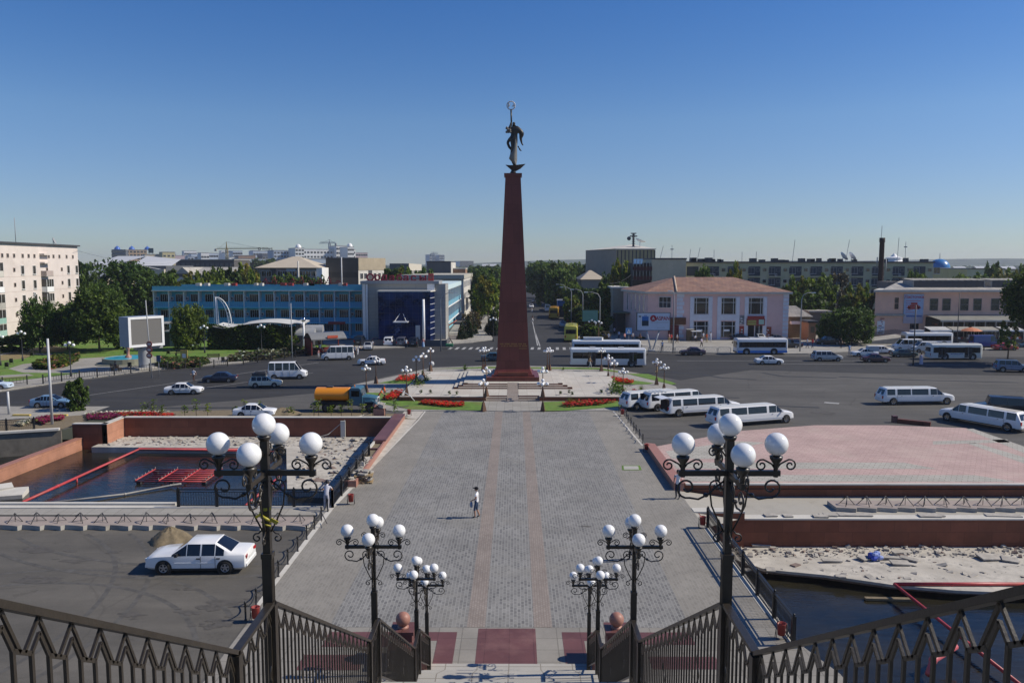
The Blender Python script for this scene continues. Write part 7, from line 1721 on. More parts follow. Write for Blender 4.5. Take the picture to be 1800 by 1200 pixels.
rgc = random.Random(21)
for i, px in enumerate(sorted(rgc.uniform(268,640) if q_ < 28 else rgc.uniform(300,500) for q_ in range(44))):
    Y = rgc.uniform(1050,1750); wq_ = rgc.uniform(8,24); city('%s pale block of the far skyline counted from the %s, left of the obelisk' % ((ORD[i], 'left') if i < 22 else (ORD[43-i], 'right')), px, px+wq_, Y, rgc.uniform(438,454), rgc.choice([cA,cB,cB,cC,cF,cC]), rgc.randrange(3,7), max(2,int(wq_/3.5)))
for px, py, Y, lab in ((525,436,880,'white rounded roof cap on the far white tower'),(616,434,930,'white rounded roof cap at the end of the far row')):
    x, z = PY(px,py,Y); mb = MB(); mb.lathe((0,0,0),[(3.4*cos(a*pi/12),4.5*sin(a*pi/12)) for a in range(7)],10); b_ = CT['white tower with a rounded top' if px < 600 else 'white tower at the right end of the long row']; mb.build('roof_cap', m_white, b_, (x-b_.location.x+1,5,z))
t2 = thing('rooftop_sign','dark roof lettering on the far grey block','sign',(PY(453,441,1148)[0],1148,H_(441,1148)+.3)); mb = MB(); mb.lathe((2.6,0,2.6),[(1.2,-.2),(2.2,-.2),(2.2,.2),(1.2,.2)],12,0,False,'y'); mb.build('roundel', m_dkgrey, t2); textmesh('КОРКЕМ', 4.4, m_dkgrey, t2, 'lettering', (6.0,0,.6), ext=.2) if False else None
mb = MB()
for i, (wq_, hq) in enumerate(((2.2,3.2),(2.2,3),(2.2,3.2),(1.2,3),(2.2,3.2))): x = 7+i*3.0; mb.box(x,0,.8,x+.6,.3,.8+hq); mb.box(x+wq_-.6,0,.8,x+wq_,.3,.8+hq); mb.box(x,0,.8+hq-.6,x+wq_,.3,.8+hq)
mb.build('lettering', m_dkgrey, t2)
x, z = PY(258,440,818); t2 = thing('rooftop_sign','dark green sign frame on the cream far block','sign',(PY(261,447,818)[0],818,H_(447,818)+.3)); mb = MB(); mb.box(0,0,1,5.2,.3,6); mb.box(.5,0,0,.8,.3,1); mb.box(4.2,0,0,4.5,.3,1); mb.build('panel', M('far_sign',(.05,.10,.09),.6), t2)
t_, wd, h = block('unfinished_building','unfinished grey concrete frame building under the crane',310,412,420,457,25,M('frame_dark',(.075,.07,.068),.9,.2,.3),0,0,m_conc)
mb = MB()
for i in range(12): mb.box(i*wd/12+.4,-.15,h-4.2,i*wd/12+2.0,0,h-1.6)
for z in (h-5,h-9): mb.box(0,-.3,z,wd,0,z+.5)
mb.build('open_bays', M('bay_dark',(.14,.125,.11),.9,.4,.3), t_)
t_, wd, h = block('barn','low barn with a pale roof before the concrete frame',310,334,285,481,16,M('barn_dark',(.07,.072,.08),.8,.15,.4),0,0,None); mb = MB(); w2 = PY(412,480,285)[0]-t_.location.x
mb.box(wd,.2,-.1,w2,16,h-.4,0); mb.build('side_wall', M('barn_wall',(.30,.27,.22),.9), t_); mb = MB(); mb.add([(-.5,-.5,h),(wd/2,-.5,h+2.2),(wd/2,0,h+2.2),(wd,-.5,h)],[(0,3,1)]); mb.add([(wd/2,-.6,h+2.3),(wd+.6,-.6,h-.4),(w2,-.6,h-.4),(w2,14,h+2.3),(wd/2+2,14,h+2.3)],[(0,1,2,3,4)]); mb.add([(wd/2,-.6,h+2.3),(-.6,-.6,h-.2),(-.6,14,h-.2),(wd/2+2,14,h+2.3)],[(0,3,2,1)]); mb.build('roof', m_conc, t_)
mb = MB(); mb.box(PY(270,480,260)[0],260,0,PY(345,480,260)[0],260.4,H_(487,260)); tag(mb.build('boundary_wall', m_concw), 'long pale boundary wall behind the hotel trees', 'wall')
# tower cranes
def crane(px, pyt, pyj, pyb, Y, pl, pr, lab, mat):
    x, zt_ = PY(px,pyt,Y); zj = H_(pyj,Y); t = thing('tower_crane', lab, 'crane', (x,Y,0)); k = Y/F; s = 1.3*k*1.2
    mb = MB()
    for a in (-1,1):
        for b in (-1,1): mb.tube([(a*s,b*s,0),(a*s,b*s,zj)],.16*k*3,4)
    n_ = 14
    for i in range(n_): mb.tube([(-s,-s,zj*i/n_),(s,-s,zj*(i+1)/n_)],.12*k*3,4); mb.tube([(s,-s,zj*i/n_),(-s,-s,zj*(i+1)/n_)],.12*k*3,4)
    mb.tube([(0,0,zj),(0,0,zt_)],[s,.2],4); mb.build('mast', mat, t)
    mb = MB(); L0, L1 = (pl-px)*k, (pr-px)*k; mb.tube([(L0,0,zj),(L1,0,zj+.3)],.5*k*1.6,4); mb.tube([(L0*.9,0,zj+1.2*k*2),(L1*.9,0,zj+1.2*k*2)],.2*k*2,4); mb.build('jib', mat, t)
    sh = pl if abs(pl-px) < abs(pr-px) else pr
    mb = MB(); mb.box((sh-px)*k-1.5*k,-1,zj-4*k,(sh-px)*k+1.5*k,1,zj); mb.build('counterweight', m_conc, t)
    mb = MB(); mb.tube([(0,0,zt_),(L0*.7,0,zj+.5)],.1*k*2,3); mb.tube([(0,0,zt_),(L1*.7,0,zj+.5)],.1*k*2,3); mb.build('stays', m_grey, t)
crane(398,425,437.5,470,520,379,478,'yellow tower crane over the unfinished building', M('crane_yellow',(.42,.31,.12),.6,.15,1))
crane(579,421,427.5,445,1150,561,590,'distant grey tower crane above the long apartment row', m_grey)
# mid-left blocks
t_, wd, h = block('hipped_block','three storey block with a pale hipped roof behind the hotel',455,556,222,470.5,18,M('block_grey',(.22,.215,.20),.9,.12,.3),0,0,M('pale_sheet2',(.46,.40,.31),.8,.1,.5),hip=3.2,over=.9)
mb = MB(); mb.box(wd,0,0,wd+1.6,10,h); mb.build('white_return', m_white, t_)
for a, b, m_ in ((.2,.3,m_dkgrey),(.3,.48,M('wall_mauve',(.24,.19,.19),.9)),(.48,.64,M('wall_paleblue',(.36,.42,.50),.9))): mb = MB(); mb.box(wd*a,-.12,0,wd*b,0,h-.2); mb.build('wall_panel', m_, t_)
wn = win_mesh(1.4,1.4,2,1,m_frame,m_glass)
for u in (.05,.13,.33,.41,.5,.58,.72,.82,.9):
    for z in (h-2.4,h-5.2): link('window', wn, t_, (wd*u,-.14,z))
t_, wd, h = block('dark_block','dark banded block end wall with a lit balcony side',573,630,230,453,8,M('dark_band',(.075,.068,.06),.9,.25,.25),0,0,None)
mb = MB()
for z in (h-4.5,h-8.6,h-12.7): mb.box(0,-.06,z-1.2,wd,0,z+.4)
mb.build('dark_bands', M('darker_band',(.045,.042,.04),.9,.2,.3), t_)
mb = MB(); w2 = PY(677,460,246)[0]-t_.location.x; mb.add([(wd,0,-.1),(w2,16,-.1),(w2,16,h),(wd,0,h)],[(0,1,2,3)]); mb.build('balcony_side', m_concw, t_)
d_ = Vector((w2-wd,16)); an = atan2(d_.y,d_.x); nl = Vector((sin(an),-cos(an)))
wk = win_mesh(1.5,1.5,2,1)
for r in range(4):
    for q in (.06,.2,.55,.72,.88): link('window', wk, t_, (wd+d_.x*q+nl.x*.06, d_.y*q+nl.y*.06, h-6.0-r*2.9), an)
mb = MB(); mb.cbox((wd+d_.x*.42+nl.x*.05,d_.y*.42+nl.y*.05,h-8),(d_.length*.13,.1,9),0,an); mb.build('stair_strip', m_dkgrey, t_)
mb = MB(); mb.cbox((wd+d_.x*.5+nl.x*.06,d_.y*.5+nl.y*.06,h-1.8),(d_.length,.1,3.6),0,an); mb.build('attic_band', M('attic_tan',(.33,.28,.20),.9,.15,.5), t_)
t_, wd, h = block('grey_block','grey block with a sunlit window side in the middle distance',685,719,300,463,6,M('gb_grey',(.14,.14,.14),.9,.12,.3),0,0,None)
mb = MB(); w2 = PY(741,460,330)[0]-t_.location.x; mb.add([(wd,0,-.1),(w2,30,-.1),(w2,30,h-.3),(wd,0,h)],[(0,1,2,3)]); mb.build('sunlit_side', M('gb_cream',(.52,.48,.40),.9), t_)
d_ = Vector((w2-wd,30)); an = atan2(d_.y,d_.x); nl = Vector((sin(an),-cos(an)))
for r in range(3):
    for q in range(9): link('window', wk, t_, (wd+d_.x*(.05+q*.105)+nl.x*.06, d_.y*(.05+q*.105)+nl.y*.06, h-4.2-r*3.6), an)
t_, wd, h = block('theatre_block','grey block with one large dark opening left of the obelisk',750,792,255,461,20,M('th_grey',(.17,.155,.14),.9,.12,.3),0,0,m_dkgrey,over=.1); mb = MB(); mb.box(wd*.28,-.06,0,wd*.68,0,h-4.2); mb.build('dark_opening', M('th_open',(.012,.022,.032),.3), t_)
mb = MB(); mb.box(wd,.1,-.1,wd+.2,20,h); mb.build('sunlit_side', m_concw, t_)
block('brick_block','sunlit brick building with tall windows left of the obelisk',792,818,262,473,10,M('brick_tan',(.27,.16,.10),.9,.15,.4),0,0,m_concw,over=.1)
t_ = thing('white_building','white three storey building behind the hotel side wing','building',(PY(815,500,205)[0],205,0),pi/2); mb = MB(); mb.box(0,0,0,40,16,H_(490,205)); mb.build('wall', m_concw, t_)
for i in range(8):
    for z in (2.0,5.2,8.2): link('window', wk, t_, (2+i*4.5,-.03,z))
mb = MB(); mb.box(-1,-.2,H_(490,205),41,16,H_(483,205)); mb.build('attic', M('attic_grey',(.40,.38,.32),.9), t_)
mb = MB(); mb.box(8,-4,5.0,20,0,5.4); mb.build('canopy', m_concw, t_)
for px0, px1, pyt, lab in ((755.5,765,447.5,'left of two far hazy towers with a crane'),(772.5,781,448,'right of two far hazy towers')): city(lab, px0, px1, 2300, pyt, cC, 6, 3)
crane(762,443,446,460,2290,757,770,'tiny crane over the far hazy towers', m_grey)
city('pale slab tower on the horizon left of the avenue', 809, 832, 1900, 459, cB, 5, 8)
# ================================================================== TREES
def leafq(mb, c, s, rg, m=0, droop=0.0):
    a = rg.random()*6.283; t = rg.uniform(-.9,.9)
    u = Vector((cos(a),sin(a),rg.uniform(-.5,.5))); u.normalize()
    v = Vector((-sin(a)*cos(t),cos(a)*cos(t),sin(t)-droop)); v.normalize()
    u *= s*.62; v *= s*.5; c = Vector(c)
    mb.add([c-u, c-v*.9, c+u, c+v*.9], [(0,1,2,3)], m)
def crown_mesh(name, mats, seed, n_cl, per, leaf, shape, hole=.12, second=.12):
    rg = random.Random(seed); mb = MB(); k = 0
    while k < n_cl:
        p = Vector((rg.uniform(-1,1),rg.uniform(-1,1),rg.uniform(0,1)))
        rr = shape(p.z); q = hypot(p.x,p.y)
        if q > rr: continue
        if q < rr*.45 and rg.random() < .7 and p.z < .8: continue
        k += 1; r = rg.uniform(.10,.24); mi = 1 if rg.random() < second else 0
        for i in range(per):
            d = Vector((rg.gauss(0,1),rg.gauss(0,1),rg.gauss(0,1))); d.normalize(); d *= r*(rg.random()**.4)
            leafq(mb, p+Vector((d.x,d.y,d.z*.6)), leaf*(.6+.8*rg.random()), rg, mi)
    return mb.mesh(name, mats)
def trunk_mesh(name, seed, h0, r0, top, nb=6):
    rg = random.Random(seed); mb = MB()
    mb.tube([(0,0,-.03),(rg.uniform(-.02,.02),rg.uniform(-.02,.02),h0*.5),(rg.uniform(-.03,.03),.02,h0),(0.03,0,top*.8)],[r0*1.3,r0,r0*.8,r0*.2],7)
    for i in range(nb):
        a = 2*pi*i/nb+rg.random(); z = h0*(.7+.5*rg.random()); l = rg.uniform(.35,.7)
        mb.tube([(0,0,z),(cos(a)*l*.45,sin(a)*l*.45,z+l*.35),(cos(a)*l,sin(a)*l,z+l*.7*rg.random()+.15)],[r0*.5,r0*.3,r0*.1],5)
    return mb.mesh(name, m_bark)
sh_round = lambda z: .28+.72*sqrt(max(0,1-((z-.48)/.56)**2)) if abs(z-.48) < .56 else 0
sh_tall = lambda z: (.42+.3*sin(pi*min(1,z*1.05)))*(1 if z < .85 else (1-z)/.15*.9+.1)
sh_cone = lambda z: .95*(1-z)**.8+.05
sh_wide = lambda z: (.5+.5*sin(pi*(.15+.8*z)))*(1 if z > .1 else z*10)
# unit meshes: crown spans radius 1, height 0..1
CR = {'round': [crown_mesh('crown', [m_leaf,m_leaf2], 1, 120, 34, .13, sh_round), crown_mesh('crown', [m_leaf,m_leaf2], 2, 110, 34, .14, sh_round), crown_mesh('crown', [m_leaf3,m_leaf], 3, 120, 34, .13, sh_round), crown_mesh('crown',[m_leaf2,m_leafy],4,100,32,.14,sh_round,second=.25)],
      'wide': [crown_mesh('crown', [m_leaf,m_leaf3], 5, 150, 36, .10, sh_wide), crown_mesh('crown', [m_leaf3,m_leaf], 6, 150, 36, .10, sh_wide)],
      'tall': [crown_mesh('crown', [m_leaf,m_leaf2], 7, 90, 32, .15, sh_tall), crown_mesh('crown', [m_leaf2,m_leafy], 8, 80, 30, .15, sh_tall, second=.3)],
      'cone': [crown_mesh('crown', [m_needle,m_leaf3], 9, 110, 30, .12, sh_cone)],
      'bush': [crown_mesh('crown', [m_leaf3,m_leaf], 10, 90, 34, .15, sh_round)],
      'dry': [crown_mesh('crown', [m_twig,m_leafy], 11, 60, 26, .12, sh_round, second=.15)],
      'thin': [crown_mesh('crown', [m_leaf,m_leafy], 12, 34, 26, .16, sh_round, second=.2)],
      'lush': [crown_mesh('crown', [m_leaf3,m_leaf], 13, 230, 46, .075, sh_wide), crown_mesh('crown', [m_leaf,m_leaf3], 14, 230, 46, .075, sh_round)]}
TR = [trunk_mesh('trunk', 20+i, .55, .045, 1.0) for i in range(3)]
TN = [0]
def tree(px, pyt, wpx, Y, lab, kind='round', v=0, base=.28, z0=0.0, group=None, cat='tree', name='tree', h=None, depth=1.0, rz=None):
    # px centre, pyt crown top row, wpx crown width in photo pixels, at distance Y; base = bare trunk share
    x, zt = PY(px, pyt, Y); H = (zt-z0) if h is None else h; wd = wpx*Y/F
    TN[0] += 1; t = thing(name, lab, cat, (x, Y, z0), (TN[0]*1.7) % 6.28 if rz is None else rz, group)
    cm = CR[kind][v % len(CR[kind])]
    link('crown', cm, t, (0,0,H*base), 0, (wd/2, wd/2*depth, H*(1-base)))
    tr = TR[TN[0] % 3]; link('trunk', tr, t, (0,0,0), 0, (max(2.4,wd*.35), max(2.4,wd*.35), H*.8))
    return t
# left park trees
tree(170,512,104,128,'big dark leafy tree in the middle of the left park','lush',0,.16)
tree(65,528,62,126,'leafy tree in front of the pink apartment block','lush',1,.14)
tree(115,536,70,132,'round tree between the apartment block and the big park tree','lush',0,.10)
tree(223,466,112,178,'tall dark tree mass left of the blue hotel','lush',0,.06)
tree(148,478,60,172,'tree behind the park beside the cream house','lush',1,.1)
tree(180,500,70,160,'tree behind the big park tree','lush',1,.1)
tree(330,538,62,131,'round tree beside the vine covered wall','lush',1,.06)
tree(20,590,60,128,'low shrubby tree at the foot of the pink block','bush',0,.05)
tree(215,570,40,132,'pale green shrub tree beside the screen','round',3,.05)
# behind the hotel
for i, (px, py, w_, Y, kd, v, lab) in enumerate([(150,462,50,240,'round',2,'dark tree behind the cream house'),(190,470,70,220,'round',1,'bushy tree left of the domed far hotel'),(285,478,70,200,'round',2,'tree rising behind the left end of the hotel roof'),(345,484,50,190,'round',3,'yellow green tree behind the hotel roof vents'),(375,476,46,195,'round',0,'dark tree before the low barn'),(400,474,50,210,'round',2,'round dark tree right of the low barn'),
   (430,470,56,215,'round',3,'light green tree left of the hipped block'),(440,484,40,200,'round',3,'yellowing tree behind the hotel roof'),(365,492,120,172,'round',1,'low wide tree behind the hotel roof'),(310,490,60,175,'round',3,'small tree behind the hotel roof'),(505,486,70,205,'round',0,'tree before the hipped block'),(550,488,50,200,'round',2,'tree right of the hipped block'),(580,468,40,330,'round',2,'distant tree right of the pale roofs'),
   (695,470,46,225,'round',1,'tree behind the red rooftop letters'),(715,478,50,215,'round',3,'light tree behind the red rooftop letters'),(745,476,40,230,'round',0,'bare topped tree left of the grey block'),(640,470,30,280,'round',2,'dark tree behind the dark banded block'),(465,456,60,640,'round',2,'far dark trees before the city row'),(240,462,60,420,'round',2,'far trees below the domed hotel'),(300,470,40,390,'round',0,'far tree right of the long hall')]):
    tree(px,py,w_,Y,lab,kd,v,.08)
# avenue, left side
for i, (px, py, w_, Y, kd, v) in enumerate([(868,545,28,158,'cone',0),(863,556,26,166,'cone',0),(858,490,52,190,'round',3),(846,500,44,205,'round',1),(852,476,50,240,'round',2),(842,474,44,290,'round',0),(860,470,48,330,'round',1),(838,468,36,420,'round',2),(866,467,40,480,'round',2)]):
    tree(px,py,w_,Y,'%s tree back from the square on the left of the avenue' % ORD[i],kd,v,.06 if kd == 'cone' else .2, group='trees along the left of the avenue')
for i, (px, py, w_, Y) in enumerate([(822,556,22,152),(812,566,20,149),(830,552,22,160),(838,548,18,172)]):
    tree(px,py,w_,Y,'%s dark conical conifer from the front beside the hotel side wing' % ORD[[1,0,2,3][i]],'cone',0,.02,group='conifers beside the hotel')
tree(833,548,26,168,'bare brownish shrub tree beside the hotel side wing','dry',0,.1); tree(822,552,24,155,'dry reddish shrub behind the front conifer','dry',0,.1)
# avenue, right side
for i, (px, py, w_, Y, kd, v) in enumerate([(1045,545,60,163,'round',1),(1022,540,44,180,'round',2),(1075,500,72,176,'round',2),(1100,502,50,172,'round',0),(1045,505,60,205,'round',1),(1010,495,48,215,'tall',0),(1090,455,44,205,'tall',1),(1075,482,40,215,'round',2),(1104,470,36,198,'tall',1),(985,475,54,240,'round',0),(1005,462,40,270,'tall',0),
    (960,465,56,270,'round',2),(975,460,50,310,'round',1),(945,463,42,340,'round',0),(990,461,44,330,'tall',1),(1018,465,40,330,'round',0),(955,460,44,420,'round',2),(1040,468,50,300,'round',2),(940,462,30,520,'round',2),(1005,520,40,185,'tall',1)]):
    tree(px,py,w_,Y,'%s leafy tree of the right hand avenue clump, counted from the square' % ORD[i],kd,v,.12,group='trees along the right of the avenue')
# between and behind right buildings
for i, (px, py, w_, Y, kd, v, lab) in enumerate([(1237,472,36,190,'round',0,'round tree before the slab block above the rusty roof'),(1292,468,30,188,'round',3,'bright tree before the slab block above the rusty roof'),(1400,492,50,172,'round',3,'light tree right of the rusty roof'),(1440,484,62,170,'round',1,'big tree behind the low yellowish shed'),(1475,482,46,180,'dry',0,'brown dry tree before the slab block'),(1500,510,52,166,'round',3,'yellowing tree left of the department store'),
    (1420,515,60,164,'round',0,'dark tree directly behind the shed roof'),(1520,505,36,168,'round',3,'tree at the left corner of the department store'),(1618,478,26,192,'round',1,'small tree left of the blue dome'),(1603,480,24,190,'round',0,'small dark tree left of the blue dome, beside the slab block'),
    (1500,543,76,139,'lush',1,'big round street tree before the gatehouse'),(1464,552,52,142,'lush',1,'street tree left of the big round one'),(1795,470,30,260,'round',3,'bright tree at the right edge behind the store'),(1745,464,30,250,'round',2,'tall dark tree behind the department store'),(1712,482,60,215,'round',1,'low tree behind the store roof'),(1765,478,50,225,'round',3,'broad tree behind the right part of the store roof'),(1690,485,40,220,'round',0,'small tree behind the store roof beside the yellow block'),(1800,492,50,200,'round',1,'tree behind the far right of the store roof')]):
    tree(px,py,w_,Y,lab,kd,v,.1)
tree(1817,478,90,112,'large tree leaning into the picture at the right edge','lush',0,.45); tree(1775,566,34,114,'slim young street tree at the right of the square','thin',0,.42)
tree(515,590,26,124,'slender young tree at the bus stop fence','thin',0,.3); tree(1128,592,20,151,'dark shrub before the billboard legs','bush',0,.05,cat='shrub',name='shrub')
tree(1040,572,48,149,'dark bushes where the avenue meets the square','bush',0,.02,cat='shrub',name='shrub'); tree(1060,582,30,147,'brown bush by the lamps at the avenue corner','dry',0,.05,cat='shrub',name='shrub')
tree(135,717,40,76,'round dark conifer bush in the flower garden','bush',0,.0,cat='shrub',name='shrub',h=2.9)
# vine covered wall and canopies in the park
VY = 131.0
xa, xb = PY(365,600,VY)[0], PY(516,600,VY)[0]; zt = H_(573,VY)
t_ = thing('vine_wall','tall trellis wall covered in dark green vines','vine wall',(xa,VY,0)); L_ = xb-xa
mb = MB(); mb.box(0,.3,0,L_,.6,zt-.3); mb.box(L_-.3,.3,0,L_,9,zt-.3); mb.build('trellis', m_trim, t_)
mb = MB(); rg = random.Random(31)
for i in range(9000):
    x = rg.uniform(0,L_+.2); q = .55+.35*sin(x*.9)+.3*sin(x*2.3+1); z = rg.uniform(0,zt+.25*sin(x*1.3)); y = .15-abs(rg.gauss(0,.28))*(.6+.5*sin(x*1.1+z*.8))
    leafq(mb,(x,y,z),.42*rg.uniform(.5,1.2),rg,1 if (sin(x*1.7)+sin(z*1.3+x*.4)) > .9 and rg.random() < .6 else 0)
mb.build('vines',[m_leaf3,m_leaf2],t_)
t_ = thing('wavy_canopy','white wavy canopy roof above the vine covered wall','canopy',(xa+1.0,VY+.5,0)); mb = MB(); n_ = 24; L2 = L_+.6; vs = []
for i in range(n_+1):
    q = i/n_; x = q*L2; z = H_(571,VY)-.0+.62*sin(pi*1.0*max(0,(q-.25)/.75))-.4*sin(pi*min(1,q/.3))*.8+(.35*q if q > .9 else 0); vs += [(x,-.8,z-.2),(x,4.2,z+.1)]
mb.add(vs,[(2*i,2*i+2,2*i+3,2*i+1) for i in range(n_)],0,True); mb.add([(v[0],v[1],v[2]-.15) for v in vs],[(2*i+1,2*i+3,2*i+2,2*i) for i in range(n_)],0,True); mb.build('roof_sheet', M('canopy_white',(.55,.55,.52),.6,.1,.5), t_)
mb = MB(); [mb.tube([(x,y,0),(x,y,vs[0][2]+.2)],.08,5) for x in (1,L2*.5,L2-1.5) for y in (1.5,6)]; mb.build('posts', m_grey, t_)
t_ = thing('arched_frame','white curved lattice sail frame above the park cafe','frame',(PY(372,600,VY-.5)[0],VY+2,0)); k = VY/F
mb = MB(); zt = H_(523,VY); zb_ = H_(572,VY); mb.tube([(0,0,0),(0,0,zt)],.12,5); mb.tube([(.35,0,zb_),(.2,0,zt-.5)],.05,4)
for off in (0,.8):
    mb.tube([(sin(q/10*pi/2)*(27-off*3)*k*.98-off*.3,0,zt-(zt-zb_)*(1-cos(q/10*pi/2))-off*.4*(q/10)) for q in range(11)],.07,5)
for q in range(3,11): a = q/10*pi/2; mb.tube([(sin(a)*27*k*.98,0,zt-(zt-zb_)*(1-cos(a))),(sin(a)*24.6*k*.98-.24,0,zt-(zt-zb_)*(1-cos(a))-.3*(q/10))],.04,4)
mb.build('lattice', m_white, t_)
t_ = thing('cafe_kiosk','pale cafe kiosk with a white slatted roof left of the vine wall','kiosk',(PY(278,600,136)[0],136,0)); mb = MB(); mb.box(0,0,0,5.5,4,H_(583,136)); mb.build('wall', M('kiosk_wall',(.16,.20,.22),.8,.2,1), t_); mb = MB()
for i in range(9): mb.box(-.3,-1+i*.6,H_(569,136),6.2,-.75+i*.6,H_(569,136)+.1)
mb.box(-.2,-.9,H_(583,136),4.5,0,H_(583,136)+.2); mb.build('slatted_roof', m_concw, t_); mb = MB(); mb.box(1.0,-.03,0,2.0,.02,2.3); mb.box(-.1,-.03,2.4,1.5,.02,3.5); mb.build('openings', m_dkgrey, t_)
# kiosks with half round roofs, bus shelter
def barrel(lab, px, py, Y, L_, r, mat, wallm):
    g = PY(px,py,Y); t = thing('barrel_kiosk', lab, 'kiosk', (g[0],Y,.1), .12); mb = MB(); mb.box(-L_/2,-r,0,L_/2,r,2.2); mb.build('wall', wallm, t)
    mb = MB(); n_ = 9; a_ = [(r*1.08*cos(pi*i/n_),2.2+r*.95*sin(pi*i/n_)) for i in range(n_+1)]
    mb.add([(-L_/2-.2,y,z) for y,z in a_]+[(L_/2+.2,y,z) for y,z in a_],[(i,i+n_+1,i+n_+2,i+1) for i in range(n_)]+[tuple(range(n_+1)),tuple(range(n_+1,2*n_+2))[::-1]],0,False); mb.build('barrel_roof', mat, t)
barrel('grey half round kiosk roof at the bus stop, left one',534,595,133,3.4,1.2,m_grey,M('kiosk_dark',(.05,.05,.055),.8,.3,1)); barrel('grey half round kiosk roof at the bus stop, right one',553,590,139,2.6,1.3,m_grey,m_dkgrey)
t_ = thing('globe_post','white post with a mirrored ball beside the kiosks','post',(PY(534,590,131)[0],131,0)); mb = MB(); mb.tube([(0,0,0),(0,0,H_(564,131))],.16,8); mb.build('post', m_white, t_); mb = MB(); mb.sph((0,0,H_(562,131)),.38,12,8); mb.build('ball', m_chrome, t_)
g = G(575,622,.1); t_ = thing('bus_shelter','dark red bus shelter with a curved grey roof','bus shelter',(g[0]-.4,g[1]+.6,.1),.62); DR = M('shelter_red',(.13,.014,.012),.6,.15,2)
mb = MB(); n_ = 10; ap = [(-1.7+3.4*i/n_, 2.45+.95*sin(pi*i/n_)) for i in range(n_+1)]
mb.add([(-2.9,y,z) for y,z in ap]+[(2.9,y,z) for y,z in ap]+[(-2.9,y,z-.12) for y,z in ap]+[(2.9,y,z-.12) for y,z in ap],[(i,i+n_+1,i+n_+2,i+1) for i in range(n_)]+[(i+2*(n_+1)+1,i+3*(n_+1)+1,i+3*(n_+1),i+2*(n_+1)) for i in range(n_)]); mb.build('curved_roof', M('shelter_grey',(.17,.175,.18),.5,.1,2), t_)
mb = MB(); mb.box(-2.85,-1.5,0,-2.7,1.4,2.6); mb.box(-2.7,1.3,0,2.8,1.4,.9); mb.box(-.6,1.2,0,-.45,1.4,2.7); mb.box(2.65,1.2,0,2.8,1.4,2.7); mb.build('frame', DR, t_); mb = MB(); mb.box(-.3,-1.75,2.55,1.4,-1.6,2.95); mb.build('name_board', M('shelter_orange',(.45,.08,.04),.6,.2,3), t_); mb = MB(); mb.box(-2.4,.6,.42,2.4,1.1,.5); mb.build('seat', m_sand, t_)
# LED screen on a pole
SY = 105.5; g = PY(248,600,SY); t_ = thing('led_screen','large blank grey display screen on a thick pole in the park','display',(g[0],SY,0),.92)
k = SY/F; zb_, zt = H_(608,SY), H_(556,SY); xl_, xr_ = -2.2, 2.6
mb = MB(); mb.box(xl_,-1.1,zb_,xr_,1.3,zt); mb.build('housing', M('screen_blue_grey',(.20,.25,.34),.5,.08,1), t_)
mb = MB(); f = .3; mb.box(xl_-.02,-1.2,zb_-.02,xr_+.02,-1.1,zb_+f); mb.box(xl_-.02,-1.2,zt-f,xr_+.02,-1.1,zt+.02); mb.box(xl_-.02,-1.2,zb_+f,xl_+f,-1.1,zt-f); mb.box(xr_-f,-1.2,zb_+f,xr_+.02,-1.1,zt-f); mb.build('frame', m_white, t_)
mb = MB(); mb.box(xl_+f,-1.13,zb_+f,xr_-f,-1.095,zt-f); mb.build('screen_face', M('screen_grey',(.15,.145,.135),.6,.06,8), t_)
mb = MB(); mb.lathe((.35,0,0),[(.75,-.05),(.75,zb_+.1)],16); mb.box(-.9,-.4,zb_-.45,2.8,.4,zb_); mb.build('pole', m_grey, t_); mb = MB(); mb.box(-.9,-1,-.05,1.6,1,.35); mb.build('base', m_conc, t_)
# fountain
g = G(226,638,0); t_ = thing('park_fountain','round park fountain with a light blue basin','fountain',(g[0],g[1],0)); r_ = 42*g[1]/F
mb = MB(); mb.lathe((0,0,0),[(r_*1.25,0),(r_*1.25,.12),(r_,.13),(r_,.85),(r_*.93,.85),(r_*.93,.5)],28,0,False); mb.build('basin', M('basin_stone',(.24,.24,.18),.8,.2,1), t_); mb = MB(); mb.disc((0,0,.80),r_*.93,28); mb.build('blue_basin', m_fount, t_)
mb = MB(); mb.lathe((0,0,0),[(.5,.6),(.45,1.0),(.2,1.2),(.22,1.9),(.4,2.2),(.15,2.6),(.25,3.0),(.02,3.2)],10); mb.build('statuette', m_pinkgran, t_)
# hedges / rose beds in the park
def hedge(poly, n, seed, lab, mats, h=1.1):
    mb = MB(); rg = random.Random(seed); P_ = [G(*p,.05) for p in poly]; xs = [p[0] for p in P_]; ys = [p[1] for p in P_]; k = 0
    while k < n:
        x, y = rg.uniform(min(xs),max(xs)), rg.uniform(min(ys),max(ys)); c = False; j = len(P_)-1
        for i in range(len(P_)):
            if (P_[i][1] > y) != (P_[j][1] > y) and x < (P_[j][0]-P_[i][0])*(y-P_[i][1])/(P_[j][1]-P_[i][1])+P_[i][0]: c = not c
            j = i
        if not c: continue
        r = rg.random(); leafq(mb,(x,y,.05+h*rg.random()*(.75+.25*sin(x*1.3)*sin(y))),.42,rg,0 if r < .72 else 1 if r < .9 else 2); k += 1
    tag(mb.build('rose_bed', mats), lab, 'rose bed', kind='stuff')
fr_ = M('faded_rose',(.20,.07,.05),.8,.3,2)
hedge([(57,648),(75,638),(140,628),(138,634),(115,645),(85,650)],3200,1,'low rose bushes left of the park fountain',[m_leaf3,m_leafy,fr_]); hedge([(272,645),(290,635),(372,638),(350,645),(300,648)],2600,2,'low rose bushes behind the display pole',[m_leaf3,m_twig,fr_]); hedge([(396,637),(420,626),(500,620),(552,618),(480,632)],3600,3,'long rose bed along the park fence',[m_twig,m_leaf,m_flwhite])
